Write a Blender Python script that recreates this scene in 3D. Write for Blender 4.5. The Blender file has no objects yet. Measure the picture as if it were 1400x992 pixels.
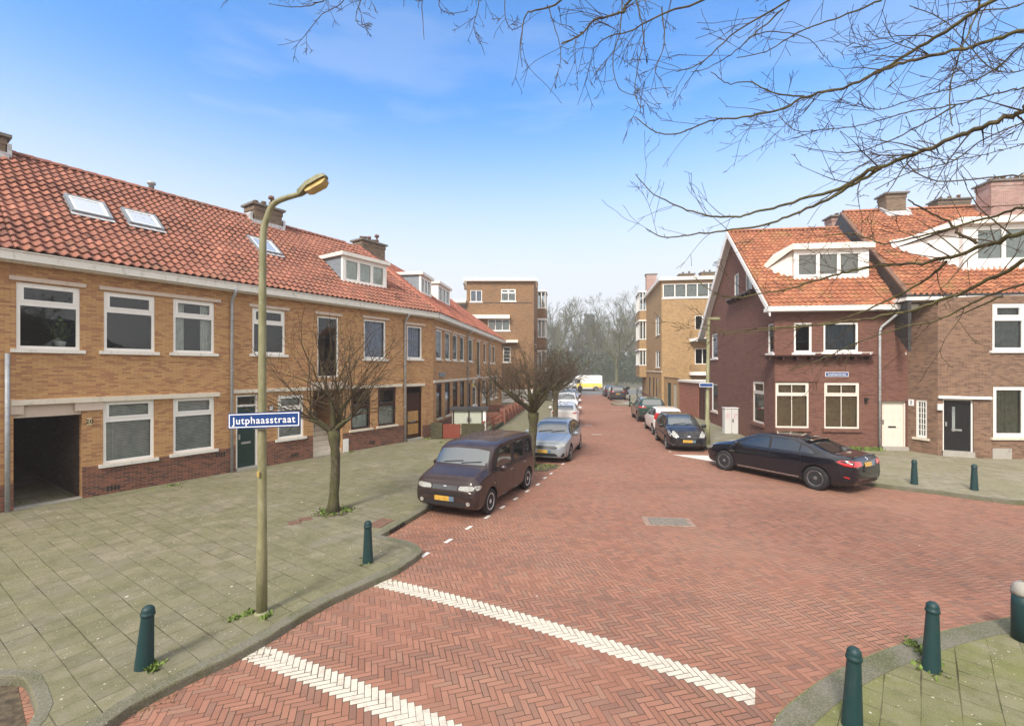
import bpy, bmesh, math, random
from mathutils import Vector, Matrix
from mathutils.bvhtree import BVHTree
scene = bpy.context.scene
COL = scene.collection
R = math.radians
F_PX, CX, HY, CAMZ = 622.0, 700.0, 505.0, 3.5

# ------------------------------------------------------------------ survey helpers (picture position -> point in the place)
def g(x, y, z=0.0):
    Y = F_PX*(CAMZ-z)/(y-HY)
    return Vector(((x-CX)/F_PX*Y, Y, z))
def at(x, y, Y):
    return Vector(((x-CX)/F_PX*Y, Y, CAMZ-(y-HY)*Y/F_PX))
def V3(a, z=0.0): return Vector((a[0], a[1], z))

# ------------------------------------------------------------------ tagging
def tag(o, label=None, cat=None, group=None, kind=None):
    if label: o['label'] = label
    if cat: o['category'] = cat
    if group: o['group'] = group
    if kind: o['kind'] = kind
    return o
def empty(name, loc, rz=0.0, label=None, cat=None, group=None):
    o = bpy.data.objects.new(name, None); COL.objects.link(o)
    o.location = loc; o.rotation_euler = (0, 0, rz); o.empty_display_size = 0.2
    return tag(o, label, cat, group)
def copy_tree(o, parent=None):
    c = o.copy(); COL.objects.link(c); c.parent = parent
    for ch in list(o.children): copy_tree(ch, c)
    return c

# ------------------------------------------------------------------ mesh builder
class MB:
    def __init__(s): s.v=[]; s.f=[]; s.m=[]; s.uv=[]; s.sm=[]
    def face(s, pts, m=0, uv=None, sm=False):
        i=len(s.v); s.v += [tuple(p) for p in pts]; s.f.append(tuple(range(i,i+len(pts)))); s.m.append(m); s.uv.append(uv); s.sm.append(sm)
    def hexa(s, b, t, m=0):            # b,t four points each (same winding, b bottom)
        i=len(s.v); s.v += [tuple(p) for p in b]+[tuple(p) for p in t]
        for f in ((3,2,1,0),(4,5,6,7),(0,1,5,4),(1,2,6,5),(2,3,7,6),(3,0,4,7)):
            s.f.append(tuple(i+k for k in f)); s.m.append(m); s.uv.append(None); s.sm.append(False)
    def box(s, x0,x1,y0,y1,z0,z1, m=0, M=None):
        b=[Vector(p) for p in ((x0,y0,z0),(x1,y0,z0),(x1,y1,z0),(x0,y1,z0))]
        t=[Vector(p) for p in ((x0,y0,z1),(x1,y0,z1),(x1,y1,z1),(x0,y1,z1))]
        if M is not None: b=[M@p for p in b]; t=[M@p for p in t]
        s.hexa(b,t,m)
    def fbox(s, F, s0,s1,z0,z1,d0,d1, m=0):  # box in facade space; d0<d1 outward
        b=[F.p(s0,z0,d1),F.p(s1,z0,d1),F.p(s1,z0,d0),F.p(s0,z0,d0)]
        t=[F.p(s0,z1,d1),F.p(s1,z1,d1),F.p(s1,z1,d0),F.p(s0,z1,d0)]
        s.hexa(b,t,m)
    def prism(s, poly, z0, z1, m=0, mside=None):  # poly ccw from above
        n=len(poly); i=len(s.v)
        s.v += [(p[0],p[1],z0) for p in poly]+[(p[0],p[1],z1) for p in poly]
        ms = m if mside is None else mside
        s.f.append(tuple(i+n+k for k in range(n))); s.m.append(m); s.uv.append(None); s.sm.append(False)
        for k in range(n):
            j=(k+1)%n
            s.f.append((i+k,i+j,i+n+j,i+n+k)); s.m.append(ms); s.uv.append(None); s.sm.append(False)
    def tube(s, pts, rad, n=6, m=0, cap=True):
        pts=[Vector(p) for p in pts]; L=len(pts)
        if L<2: return
        base=len(s.v); up=None
        for k,p in enumerate(pts):
            t=(pts[min(k+1,L-1)]-pts[max(k-1,0)])
            if t.length<1e-9: t=Vector((0,0,1))
            t.normalize()
            if up is None:
                a=Vector((0,0,1)) if abs(t.z)<0.9 else Vector((1,0,0))
                up=(a-t*a.dot(t)).normalized()
            else:
                up=up-t*up.dot(t)
                up = up.normalized() if up.length>1e-6 else Vector((1,0,0))
            w=t.cross(up); r=rad[k] if hasattr(rad,'__len__') else rad
            for j in range(n):
                a=2*math.pi*j/n
                s.v.append(tuple(p+(up*math.cos(a)+w*math.sin(a))*r))
        for k in range(L-1):
            for j in range(n):
                a=base+k*n+j; b=base+k*n+(j+1)%n
                s.f.append((a,b,b+n,a+n)); s.m.append(m); s.uv.append(None); s.sm.append(True)
        if cap and n>3:
            s.f.append(tuple(base+j for j in reversed(range(n)))); s.m.append(m); s.uv.append(None); s.sm.append(False)
            s.f.append(tuple(base+(L-1)*n+j for j in range(n))); s.m.append(m); s.uv.append(None); s.sm.append(False)
    def lathe(s, prof, n=20, m=0, M=None, sm=True):  # prof list of (r,z)
        i=len(s.v)
        for r,z in prof:
            for j in range(n):
                a=2*math.pi*j/n; p=Vector((r*math.cos(a),r*math.sin(a),z))
                s.v.append(tuple(M@p if M is not None else p))
        for k in range(len(prof)-1):
            for j in range(n):
                a=i+k*n+j; b=i+k*n+(j+1)%n
                s.f.append((a,b,b+n,a+n)); s.m.append(m); s.uv.append(None); s.sm.append(sm)
        if prof[0][0]>1e-4: s.f.append(tuple(i+j for j in reversed(range(n)))); s.m.append(m); s.uv.append(None); s.sm.append(False)
        if prof[-1][0]>1e-4:
            b=i+(len(prof)-1)*n; s.f.append(tuple(b+j for j in range(n))); s.m.append(m); s.uv.append(None); s.sm.append(False)
    def build(s, name, mats, parent=None, clip=None, local=False, bevel=0):
        us=sorted({i for f in s.f for i in f})
        if len(us)<len(s.v):
            mp={a:k for k,a in enumerate(us)}; s.v=[s.v[a] for a in us]; s.f=[tuple(mp[i] for i in f) for f in s.f]
        me=bpy.data.meshes.new(name)
        off=Vector((0,0,0))
        if parent is not None and not local:
            r=parent
            while r.parent: r=r.parent
            off=Vector(r.location)
        me.from_pydata([tuple(Vector(p)-off) for p in s.v] if off.length else s.v, [], s.f)
        mats = mats if isinstance(mats,(list,tuple)) else [mats]
        for mt in mats: me.materials.append(mt)
        uvl=me.uv_layers.new(name='UVMap').data
        for p in me.polygons:
            p.material_index=min(s.m[p.index],len(mats)-1); p.use_smooth=s.sm[p.index]
            u=s.uv[p.index]
            if u is not None:
                for li,c in zip(p.loop_indices,u): uvl[li].uv=c
            else:
                n=p.normal
                h=math.hypot(n.x,n.y)
                if h<0.3: t=Vector((1,0,0)); b=Vector((0,1,0))
                else: t=Vector((-n.y/h,n.x/h,0)); b=n.cross(t)
                for li in p.loop_indices:
                    c=me.vertices[me.loops[li].vertex_index].co+off
                    uvl[li].uv=(c.dot(t),c.dot(b))
        if clip:
            bm=bmesh.new(); bm.from_mesh(me)
            for co,no in clip:   # keep the side the normal points away from
                bmesh.ops.bisect_plane(bm, geom=bm.verts[:]+bm.edges[:]+bm.faces[:], plane_co=Vector(co)-off, plane_no=no, clear_outer=True)
            bm.to_mesh(me); bm.free()
        me.validate(); me.update()
        o=bpy.data.objects.new(name, me); COL.objects.link(o)
        if parent is not None: o.parent=parent
        if bevel:
            md=o.modifiers.new('bevel','BEVEL'); md.width=bevel; md.segments=2; md.limit_method='ANGLE'
        return o

class Fac:
    """a vertical facade: origin, direction left->right as seen from outside"""
    def __init__(s, o, u):
        s.o=Vector((o[0],o[1])); s.u=Vector((u[0],u[1])).normalized(); s.n=Vector((s.u.y,-s.u.x))
    def p(s, a, z, d=0.0):
        q=s.o+s.u*a+s.n*d; return Vector((q.x,q.y,z))
    def s_at(s, x, d=0.0):
        r=(x-CX)/F_PX; o=s.o+s.n*d
        return (r*o.y-o.x)/(s.u.x-r*s.u.y)
    def sz(s, x, y, d=0.0):
        a=s.s_at(x,d); q=s.p(a,0,d)
        return a, CAMZ-(y-HY)*q.y/F_PX
    def rect(s, x0,x1,yt,yb,d=0.0):
        a,z1=s.sz(x0,yt,d); _,z0=s.sz(x0,yb,d); b=s.s_at(x1,d)
        return [a,b,z0,z1]

def line_pt(P, Dr, x):   # plan point of line P+t*Dr seen at picture column x
    f=Fac(P,Dr); q=f.p(f.s_at(x),0); return Vector((q.x,q.y))
# ------------------------------------------------------------------ materials
class NT:
    def __init__(s, name):
        s.mat=bpy.data.materials.new(name); s.mat.use_nodes=True
        s.t=s.mat.node_tree; s.t.nodes.clear()
        s.out=s.t.nodes.new('ShaderNodeOutputMaterial')
        s.b=s.t.nodes.new('ShaderNodeBsdfPrincipled'); s.t.links.new(s.b.outputs[0],s.out.inputs[0])
    def n(s, typ, **kw):
        nd=s.t.nodes.new(typ)
        for k,v in kw.items(): setattr(nd,k,v)
        return nd
    def L(s,a,b): s.t.links.new(a,b)
    def inp(s, sock, val):
        if isinstance(val, bpy.types.NodeSocket): s.L(val, sock)
        elif isinstance(val,(tuple,list)) and len(val)==3 and sock.type=='RGBA': sock.default_value=(*val,1)
        else: sock.default_value=val
    def math(s, op, a, b=0.0, c=0.0, clamp=False):
        nd=s.n('ShaderNodeMath', operation=op, use_clamp=clamp)
        s.inp(nd.inputs[0],a); s.inp(nd.inputs[1],b); s.inp(nd.inputs[2],c); return nd.outputs[0]
    def mix(s, f, a, b, blend='MIX'):
        nd=s.n('ShaderNodeMix', data_type='RGBA', blend_type=blend)
        s.inp(nd.inputs[0],f); s.inp(nd.inputs[6],a); s.inp(nd.inputs[7],b); return nd.outputs[2]
    def ramp(s, f, stops, interp='LINEAR'):
        nd=s.n('ShaderNodeValToRGB'); nd.color_ramp.interpolation=interp
        cr=nd.color_ramp.elements
        while len(cr)<len(stops): cr.new(0.5)
        for e,(p,c) in zip(cr,stops): e.position=p; e.color=(*c,1) if not isinstance(c,float) else (c,c,c,1)
        s.inp(nd.inputs[0],f); return nd.outputs[0]
    def sstep(s, f, a, b):
        nd=s.n('ShaderNodeMapRange', interpolation_type='SMOOTHSTEP'); s.inp(nd.inputs[0],f)
        nd.inputs[1].default_value=a; nd.inputs[2].default_value=b; return nd.outputs[0]
    def uv(s): return s.n('ShaderNodeUVMap', uv_map='UVMap').outputs[0]
    def pos(s): return s.n('ShaderNodeNewGeometry').outputs['Position']
    def noise(s, vec, scale, detail=4, rough=0.55, dist=0.0):
        nd=s.n('ShaderNodeTexNoise'); s.inp(nd.inputs['Vector'],vec); nd.inputs['Scale'].default_value=scale
        nd.inputs['Detail'].default_value=detail; nd.inputs['Roughness'].default_value=rough; nd.inputs['Distortion'].default_value=dist
        return nd.outputs[0]
    def white(s, vec):
        nd=s.n('ShaderNodeTexWhiteNoise'); s.inp(nd.inputs[0],vec); return nd.outputs
    def xyz(s, x, y, z=0.0):
        nd=s.n('ShaderNodeCombineXYZ'); s.inp(nd.inputs[0],x); s.inp(nd.inputs[1],y); s.inp(nd.inputs[2],z); return nd.outputs[0]
    def sep(s, v):
        nd=s.n('ShaderNodeSeparateXYZ'); s.inp(nd.inputs[0],v); return nd.outputs
    def mapping(s, v, rot=0.0, scale=(1,1,1), loc=(0,0,0)):
        nd=s.n('ShaderNodeMapping'); s.inp(nd.inputs[0],v); nd.inputs['Rotation'].default_value=(0,0,rot); nd.inputs['Scale'].default_value=scale; nd.inputs['Location'].default_value=loc
        return nd.outputs[0]
    def bump(s, h, strength=0.4, dist=0.01):
        nd=s.n('ShaderNodeBump'); s.inp(nd.inputs['Height'],h); nd.inputs['Strength'].default_value=strength; nd.inputs['Distance'].default_value=dist
        s.L(nd.outputs[0], s.b.inputs['Normal'])
    def set(s, color=None, rough=None, metal=None, spec=None, coat=None):
        if color is not None: s.inp(s.b.inputs['Base Color'],color)
        if rough is not None: s.inp(s.b.inputs['Roughness'],rough)
        if metal is not None: s.inp(s.b.inputs['Metallic'],metal)
        if spec is not None: s.inp(s.b.inputs['Specular IOR Level'],spec)
        if coat is not None: s.inp(s.b.inputs['Coat Weight'],coat); s.b.inputs['Coat Roughness'].default_value=0.04
        return s.mat

def plain(name, c, rough=0.6, metal=0.0, spec=0.5, var=0.12, vs=6.0, coat=None):
    m=NT(name); nz=m.noise(m.pos(), vs, 5)
    k=m.sstep(nz,0.3,0.7)
    col=m.mix(k, tuple(x*(1-var) for x in c), tuple(min(1,x*(1+var)) for x in c))
    return m.set(col, rough, metal, spec, coat)

def brick_mat(name, c1, c2, c3, mortar, bw=0.185, bh=0.052, mort=0.009, stain=(0.1,0.09,0.07), stain_amt=0.35, runs=True):
    m=NT(name); uv=m.uv(); sp=m.sep(uv)
    row=m.math('FLOOR', m.math('DIVIDE', sp[1], bh))
    odd=m.math('MULTIPLY', m.math('MODULO', m.math('ABSOLUTE',row), 2.0), 0.5)
    xs=m.math('ADD', m.math('DIVIDE', sp[0], bw), odd); colx=m.math('FLOOR', xs)
    fx=m.math('SUBTRACT', xs, colx); fy=m.math('SUBTRACT', m.math('DIVIDE', sp[1], bh), row)
    ex=m.math('MULTIPLY', m.math('MINIMUM', fx, m.math('SUBTRACT',1.0,fx)), bw)
    ey=m.math('MULTIPLY', m.math('MINIMUM', fy, m.math('SUBTRACT',1.0,fy)), bh)
    e=m.math('MINIMUM', ex, ey)
    mm=m.sstep(e, mort*0.3, mort*0.75)
    r=m.white(m.xyz(colx,row))
    c=m.ramp(r[0], [(0.0,c1),(0.3,c2),(0.5,c1),(0.72,c3),(0.85,tuple(x*.8 for x in c3)),(1.0,c2)])
    fine=m.noise(uv, 60, 3); c=m.mix(m.math('MULTIPLY',fine,0.22), c, tuple(x*0.55 for x in c2))
    big=m.sstep(m.noise(m.pos(), 0.7, 5, 0.6), 0.5, 0.75)
    c=m.mix(m.math('MULTIPLY',big,stain_amt), c, stain)
    col=m.mix(mm, mortar, c)
    m.bump(m.math('ADD', mm, m.math('MULTIPLY',fine,0.4)), 0.5, 0.006)
    return m.set(col, 0.88, spec=0.25)

def make_mats():
    M={}
    M['brick_yellow']=brick_mat('yellow_brown_brick',(0.50,0.275,0.115),(0.56,0.33,0.145),(0.41,0.19,0.095),(0.27,0.185,0.115),stain=(0.34,0.18,0.095),stain_amt=0.4)
    M['brick_plinth']=brick_mat('dark_red_brick',(0.16,0.06,0.04),(0.26,0.09,0.055),(0.09,0.04,0.035),(0.26,0.2,0.15))
    M['brick_ochre']=brick_mat('ochre_brick',(0.40,0.25,0.11),(0.47,0.30,0.14),(0.33,0.20,0.09),(0.3,0.24,0.16))
    M['brick_brown']=brick_mat('brown_brick',(0.25,0.14,0.065),(0.31,0.17,0.08),(0.20,0.11,0.055),(0.2,0.15,0.1))
    M['brick_purple']=brick_mat('painted_maroon_brick',(0.19,0.092,0.068),(0.215,0.105,0.078),(0.165,0.078,0.059),(0.09,0.042,0.033),stain=(0.22,0.115,0.085),stain_amt=0.3)
    M['brick_dark']=brick_mat('dark_brown_brick',(0.20,0.115,0.078),(0.26,0.155,0.10),(0.13,0.072,0.052),(0.24,0.18,0.13),stain_amt=0.4,stain=(0.08,0.05,0.04))
    M['brick_red']=brick_mat('red_brick',(0.32,0.11,0.07),(0.38,0.14,0.09),(0.26,0.09,0.06),(0.3,0.22,0.17))
    M['brick_chimney']=brick_mat('weathered_chimney_brick',(0.17,0.12,0.08),(0.22,0.15,0.1),(0.12,0.085,0.06),(0.2,0.17,0.13))
    M['brick_chimney_pink']=brick_mat('weathered_pink_chimney_brick',(0.30,0.17,0.14),(0.36,0.2,0.17),(0.24,0.14,0.11),(0.42,0.36,0.33),stain=(0.55,0.48,0.45),stain_amt=0.5)
    M['brick_moss']=brick_mat('mossy_dark_brick',(0.06,0.055,0.035),(0.09,0.07,0.045),(0.04,0.04,0.025),(0.08,0.09,0.04),stain=(0.07,0.09,0.03),stain_amt=0.7)
    M['tunnel']=brick_mat('shaded_passage_brick',(0.09,0.055,0.045),(0.12,0.07,0.055),(0.06,0.04,0.035),(0.12,0.1,0.08))  # shade of the covered passage put into the brick colour
    # pantiles
    def tile(name, a, b, c, moss, amt):
        m=NT(name); uv=m.uv(); sp=m.sep(uv)
        r=m.white(m.xyz(m.math('FLOOR',sp[0]), m.math('FLOOR',sp[1])))
        col=m.ramp(r[0], [(0.0,a),(0.3,b),(0.6,a),(0.85,c),(0.93,tuple(x*.55 for x in b)),(1.0,tuple(min(1,x*1.25) for x in c))])
        nz=m.sstep(m.noise(m.pos(), 5.0, 6, 0.7), 0.45, 0.7); col=m.mix(m.math('MULTIPLY',nz,0.6), col, (0.13,0.07,0.052))
        n2=m.sstep(m.noise(m.pos(), 0.9, 6, 0.75), 0.52, 0.68); n3=m.sstep(m.noise(m.pos(), 14, 3), 0.4,0.6)
        col=m.mix(m.math('MULTIPLY', m.math('MULTIPLY',n2,n3), amt), col, moss)
        m.bump(m.noise(m.pos(), 90, 3), 0.25, 0.004)
        return m.set(col, 0.75, spec=0.3)
    M['tile_old']=tile('weathered_pantile',(0.30,0.122,0.080),(0.235,0.10,0.072),(0.37,0.155,0.105),(0.12,0.09,0.06),0.85)
    M['tile_new']=tile('orange_pantile',(0.40,0.155,0.078),(0.31,0.12,0.068),(0.47,0.21,0.11),(0.22,0.18,0.055),0.9)
    M['tile_red']=tile('bright_red_pantile',(0.36,0.13,0.083),(0.30,0.108,0.075),(0.41,0.155,0.105),(0.2,0.1,0.06),0.3)
    # paintwork with dirt
    def paint(name, c, dirt, amt=0.35, rough=0.45, sc=3.0):
        m=NT(name); p=m.pos(); st=m.mapping(p, 0, (1,1,0.35))
        nz=m.sstep(m.noise(st, sc*3, 6, 0.75), 0.5, 0.75)
        col=m.mix(m.math('MULTIPLY',nz,amt), c, dirt)
        return m.set(col, rough, spec=0.4)
    M['white']=paint('white_paint',(0.80,0.79,0.75),(0.55,0.52,0.44),0.35)
    M['white_dirty']=paint('peeling_white_paint',(0.72,0.70,0.64),(0.33,0.31,0.25),0.7)
    M['cream']=paint('cream_paint',(0.72,0.66,0.58),(0.5,0.44,0.36),0.35)
    M['concrete']=paint('pink_concrete',(0.58,0.48,0.40),(0.36,0.31,0.24),0.6,0.85)
    M['concrete_pale']=paint('pale_concrete',(0.64,0.58,0.48),(0.36,0.34,0.24),0.6,0.85)
    M['step']=paint('grey_stone_step',(0.36,0.34,0.30),(0.18,0.17,0.14),0.6,0.85)
    M['zinc']=plain('zinc',(0.36,0.38,0.40),0.5,0.2,var=0.15)
    M['lead']=plain('lead_flashing',(0.42,0.43,0.44),0.6,0.1,var=0.25,vs=9)
    M['slate']=plain('black_slate',(0.035,0.034,0.035),0.6,var=0.4,vs=8)
    M['greypanel']=plain('grey_panel',(0.20,0.23,0.26),0.6)
    M['green_door']=plain('dark_green_paint',(0.008,0.035,0.032),0.3)
    M['brown_door']=plain('dark_brown_paint',(0.045,0.014,0.010),0.35)
    M['tan_glass']=plain('tan_door_glass',(0.42,0.24,0.09),0.25)
    M['black_door']=plain('black_paint',(0.010,0.010,0.012),0.25)
    M['darkframe']=plain('dark_brown_frame',(0.035,0.014,0.010),0.4)
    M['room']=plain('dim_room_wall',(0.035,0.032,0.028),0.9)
    M['blind']=plain('pale_blind',(0.78,0.78,0.74),0.6)
    M['woodblind']=plain('tan_blind',(0.85,0.58,0.33),0.6)
    M['net']=plain('net_curtain',(0.74,0.76,0.70),0.9)
    M['bluecurtain']=plain('blue_grey_curtain',(0.55,0.60,0.72),0.9)
    M['greencurtain']=plain('green_beige_curtain',(0.45,0.43,0.30),0.9)
    M['metal']=plain('brushed_metal',(0.5,0.5,0.5),0.35,0.8)
    M['brass']=plain('house_number_plate',(0.55,0.45,0.25),0.5)
    M['black']=plain('black_plastic',(0.015,0.015,0.016),0.5)
    M['rubber']=plain('tyre_rubber',(0.016,0.016,0.017),0.85,var=0.25)
    M['signblue']=plain('sign_blue_enamel',(0.015,0.055,0.20),0.3,var=0.05)
    M['signwhite']=plain('sign_white_enamel',(0.82,0.83,0.85),0.3,var=0.03)
    # glass for houses: see-through, mirror at grazing angles
    m=NT('window_glass'); m.t.nodes.remove(m.b)
    gl=m.n('ShaderNodeBsdfGlossy'); gl.inputs['Roughness'].default_value=0.01; gl.inputs['Color'].default_value=(0.9,0.95,1,1)
    tr=m.n('ShaderNodeBsdfTransparent'); tr.inputs['Color'].default_value=(0.78,0.82,0.82,1)
    fr=m.n('ShaderNodeFresnel'); fr.inputs[0].default_value=1.58
    nb=m.n('ShaderNodeBump'); nb.inputs['Strength'].default_value=0.10; nb.inputs['Distance'].default_value=0.02
    m.L(m.noise(m.pos(),2.2,1), nb.inputs['Height']); m.L(nb.outputs[0],gl.inputs['Normal'])
    mx=m.n('ShaderNodeMixShader'); m.L(fr.outputs[0],mx.inputs[0]); m.L(tr.outputs[0],mx.inputs[1]); m.L(gl.outputs[0],mx.inputs[2]); m.L(mx.outputs[0],m.out.inputs[0])
    M['glass']=m.mat
    m=NT('roof_window_glass'); M['skyglass']=m.set((0.6,0.66,0.72),0.08,metal=0.75)
    m=NT('car_glass'); m.b.inputs['IOR'].default_value=2.0; M['carglass']=m.set((0.016,0.02,0.02),0.02,spec=0.5)
    m=NT('windscreen_glass'); m.b.inputs['IOR'].default_value=2.7; M['screenglass']=m.set((0.05,0.062,0.06),0.03,spec=0.5)
    # bark
    def bark(name, a, b, moss, amt, sc=30):
        m=NT(name); p=m.pos(); st=m.mapping(p,0,(1,1,0.25)); nz=m.noise(st,sc,5,0.7)
        col=m.mix(m.sstep(nz,0.35,0.65),a,b)
        col=m.mix(m.math('MULTIPLY', m.sstep(m.noise(p,3.5,5,0.7),0.42,0.62), amt), col, moss)
        m.bump(nz,0.7,0.015); return m.set(col,0.9,spec=0.2)
    M['bark']=bark('mossy_bark',(0.05,0.042,0.028),(0.12,0.10,0.068),(0.075,0.085,0.022),0.7)
    M['twig']=bark('brown_twig',(0.055,0.038,0.026),(0.10,0.07,0.047),(0.09,0.085,0.038),0.5)
    M['twig_red']=bark('reddish_twig',(0.070,0.048,0.036),(0.13,0.095,0.07),(0.095,0.09,0.04),0.5)
    M['limb']=bark('greenish_limb_bark',(0.06,0.05,0.027),(0.13,0.108,0.055),(0.12,0.12,0.045),0.5,12)
    M['fartwig']=bark('grey_green_far_bark',(0.085,0.082,0.045),(0.15,0.14,0.085),(0.10,0.12,0.045),0.5,3)
    M['needles']=plain('dark_evergreen_leaf',(0.035,0.052,0.016),0.8,var=0.5,vs=1.5)
    M['ivy']=plain('ivy_leaf',(0.055,0.07,0.028),0.7,var=0.5,vs=3)
    M['weed']=plain('green_weed',(0.13,0.19,0.035),0.8,var=0.5,vs=15)
    M['deadleaf']=plain('dead_leaf',(0.16,0.10,0.05),0.9,var=0.5,vs=20)
    M['soil']=plain('dark_soil',(0.085,0.065,0.04),0.95,var=0.5,vs=12)
    M['bollard']=paint('bottle_green_bollard_paint',(0.009,0.040,0.043),(0.055,0.06,0.045),0.6,0.5,7)
    m=NT('mossy_lamp_pole_paint'); p=m.pos(); nz=m.noise(m.mapping(p,0,(1,1,0.3)),9,6,0.7)
    col=m.mix(m.sstep(nz,0.35,0.65),(0.17,0.165,0.075),(0.25,0.245,0.14)); 
    col=m.mix(m.sstep(m.noise(p,55,3),0.66,0.7),col,(0.35,0.35,0.3)); M['pole']=m.set(col,0.6)
    M['amber']=plain('aged_lamp_cover',(0.50,0.37,0.13),0.2,var=0.2,coat=0.5)
    M['cover']=plain('cover_plate',(0.19,0.165,0.135),0.8,var=0.25,vs=15)
    M['coverframe']=plain('cover_frame',(0.27,0.19,0.145),0.85,var=0.2,vs=9)
    M['iron']=plain('cast_iron',(0.16,0.145,0.12),0.7,0.2,var=0.3,vs=20)
    M['ironred']=plain('rusty_iron',(0.16,0.09,0.06),0.8,0.1,var=0.3,vs=20)
    M['cabinet']=paint('grey_white_cabinet_paint',(0.62,0.62,0.60),(0.45,0.45,0.42),0.3)
    M['graffiti']=plain('pink_spray_paint',(0.65,0.30,0.42),0.5,var=0.2)
    M['storegrey']=paint('grey_green_store_panel',(0.44,0.46,0.38),(0.3,0.33,0.22),0.5)
    M['redwood']=paint('red_painted_wood',(0.20,0.045,0.028),(0.26,0.13,0.09),0.6)
    M['kerb']=plain('kerb_stone',(0.18,0.172,0.135),0.9,var=0.28,vs=7)
    m=NT('kerb_stone_mossy'); p=m.pos(); nz=m.noise(p,1.3,6,0.7); f=m.noise(p,70,3)
    col=m.mix(m.sstep(nz,0.4,0.65),(0.145,0.138,0.105),(0.085,0.092,0.042)); col=m.mix(m.math('MULTIPLY',m.sstep(f,0.4,0.7),0.5),col,(0.30,0.28,0.22)); m.bump(f,0.5,0.004); M['kerb']=m.set(col,0.92,spec=0.2)
    M['lampglow']=plain('headlamp_glass',(0.36,0.36,0.33),0.1,0.2,coat=1.0,var=0.2,vs=25)
    M['tail']=plain('red_tail_lamp',(0.45,0.01,0.012),0.12,coat=1.0)
    M['plate']=plain('amber_number_plate',(0.50,0.30,0.05),0.4,var=0.2,vs=12)
    M['plateblue']=plain('blue_plate_end',(0.10,0.16,0.22),0.4)
    M['chrome']=plain('chrome',(0.7,0.7,0.7),0.12,1.0,var=0.05)
    M['rim']=plain('silver_alloy',(0.58,0.58,0.58),0.35,0.35,var=0.1)
    M['rimblack']=plain('black_alloy',(0.15,0.15,0.16),0.25,0.4,var=0.1,coat=1.0)
    M['dullplastic']=plain('grey_bumper_plastic',(0.055,0.06,0.07),0.6)
    M['skin']=plain('skin',(0.45,0.28,0.2),0.6); M['cloth']=plain('black_cloth',(0.012,0.012,0.016),0.9); M['hair']=plain('dark_hair',(0.02,0.014,0.01),0.8)
    # ---- herringbone road
    m=NT('red_clay_pavers_herringbone'); sp=m.sep(m.pos())
    ca,sa=0.875,-0.485; ox,oy=-2.16,7.455
    dx=m.math('SUBTRACT',sp[0],ox); dy=m.math('SUBTRACT',sp[1],oy)
    t=m.math('ADD',m.math('MULTIPLY',dx,ca),m.math('MULTIPLY',dy,sa))
    nn=m.math('ADD',m.math('MULTIPLY',dx,-sa),m.math('MULTIPLY',dy,ca))
    tc=m.math('MINIMUM',m.math('MAXIMUM',m.math('SUBTRACT',t,2.74),-6.0),7.0)
    wob=m.math('MULTIPLY', m.math('SUBTRACT', m.noise(m.pos(),0.25,1),0.5), 0.9)
    n2=m.math('ADD', m.math('ADD',nn, m.math('MULTIPLY', m.math('MULTIPLY',tc,tc),0.019)), m.math('MULTIPLY',wob, m.sstep(m.math('ABSOLUTE',m.math('SUBTRACT',nn,-0.8)),1.6,5.0)))
    W=0.0715; k=1/(W*math.sqrt(2)); N=3.0
    # axis (1,1)/sqrt2 along t ; pattern x = (t+n')... x dir at -45 deg from the band
    X=m.math('MULTIPLY',m.math('SUBTRACT',t,n2),k); Y=m.math('MULTIPLY',m.math('ADD',t,n2),k)
    i=m.math('FLOOR',X); j=m.math('FLOOR',Y); fx=m.math('SUBTRACT',X,i); fy=m.math('SUBTRACT',Y,j)
    mo=m.math('FLOORED_MODULO', m.math('SUBTRACT',i,j), 2*N) if False else m.math('SUBTRACT', m.math('SUBTRACT',i,j), m.math('MULTIPLY', m.math('FLOOR', m.math('DIVIDE', m.math('ADD',m.math('SUBTRACT',i,j),0.5), 2*N)), 2*N))
    isH=m.math('LESS_THAN', mo, N-0.5)
    def sel(a,b):  # isH ? a : b
        return m.math('ADD', m.math('MULTIPLY',isH,a), m.math('MULTIPLY', m.math('SUBTRACT',1.0,isH), b))
    pv=m.math('SUBTRACT', 2*N-1, mo)
    U=sel(m.math('ADD',mo,fx), m.math('ADD',pv,fy)); Vv=sel(fy,fx)
    bi=sel(m.math('SUBTRACT',i,mo), i); bj=sel(j, m.math('SUBTRACT',j,pv))
    e=m.math('MINIMUM', m.math('MINIMUM',U,m.math('SUBTRACT',N,U)), m.math('MINIMUM',Vv,m.math('SUBTRACT',1.0,Vv)))
    e2=m.math('ADD', e, m.math('MULTIPLY', m.math('SUBTRACT',m.noise(m.pos(),40,2),0.5),0.08))
    jw=m.math('ADD',0.04,m.math('MULTIPLY',m.sstep(m.noise(m.pos(),0.7,4,0.6),0.35,0.7),0.09)); mrn=m.n('ShaderNodeMapRange'); mrn.interpolation_type='SMOOTHSTEP'; m.inp(mrn.inputs[0],e2); mrn.inputs[1].default_value=0.01; m.inp(mrn.inputs[2],jw); mm=mrn.outputs[0]
    rr=m.white(m.xyz(bi,bj,isH))
    col=m.ramp(rr[0],[(0.0,(0.245,0.112,0.075)),(0.3,(0.285,0.132,0.088)),(0.6,(0.33,0.158,0.106)),(0.85,(0.20,0.105,0.078)),(1.0,(0.30,0.165,0.112))])
    big=m.noise(m.pos(),0.35,6,0.65); col=m.mix(m.math('MULTIPLY',m.sstep(big,0.42,0.66),0.38),col,(0.37,0.215,0.148))
    col=m.mix(m.math('MULTIPLY',m.sstep(m.noise(m.pos(),2.1,6,0.7),0.52,0.72),0.35),col,(0.17,0.10,0.072))
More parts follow.
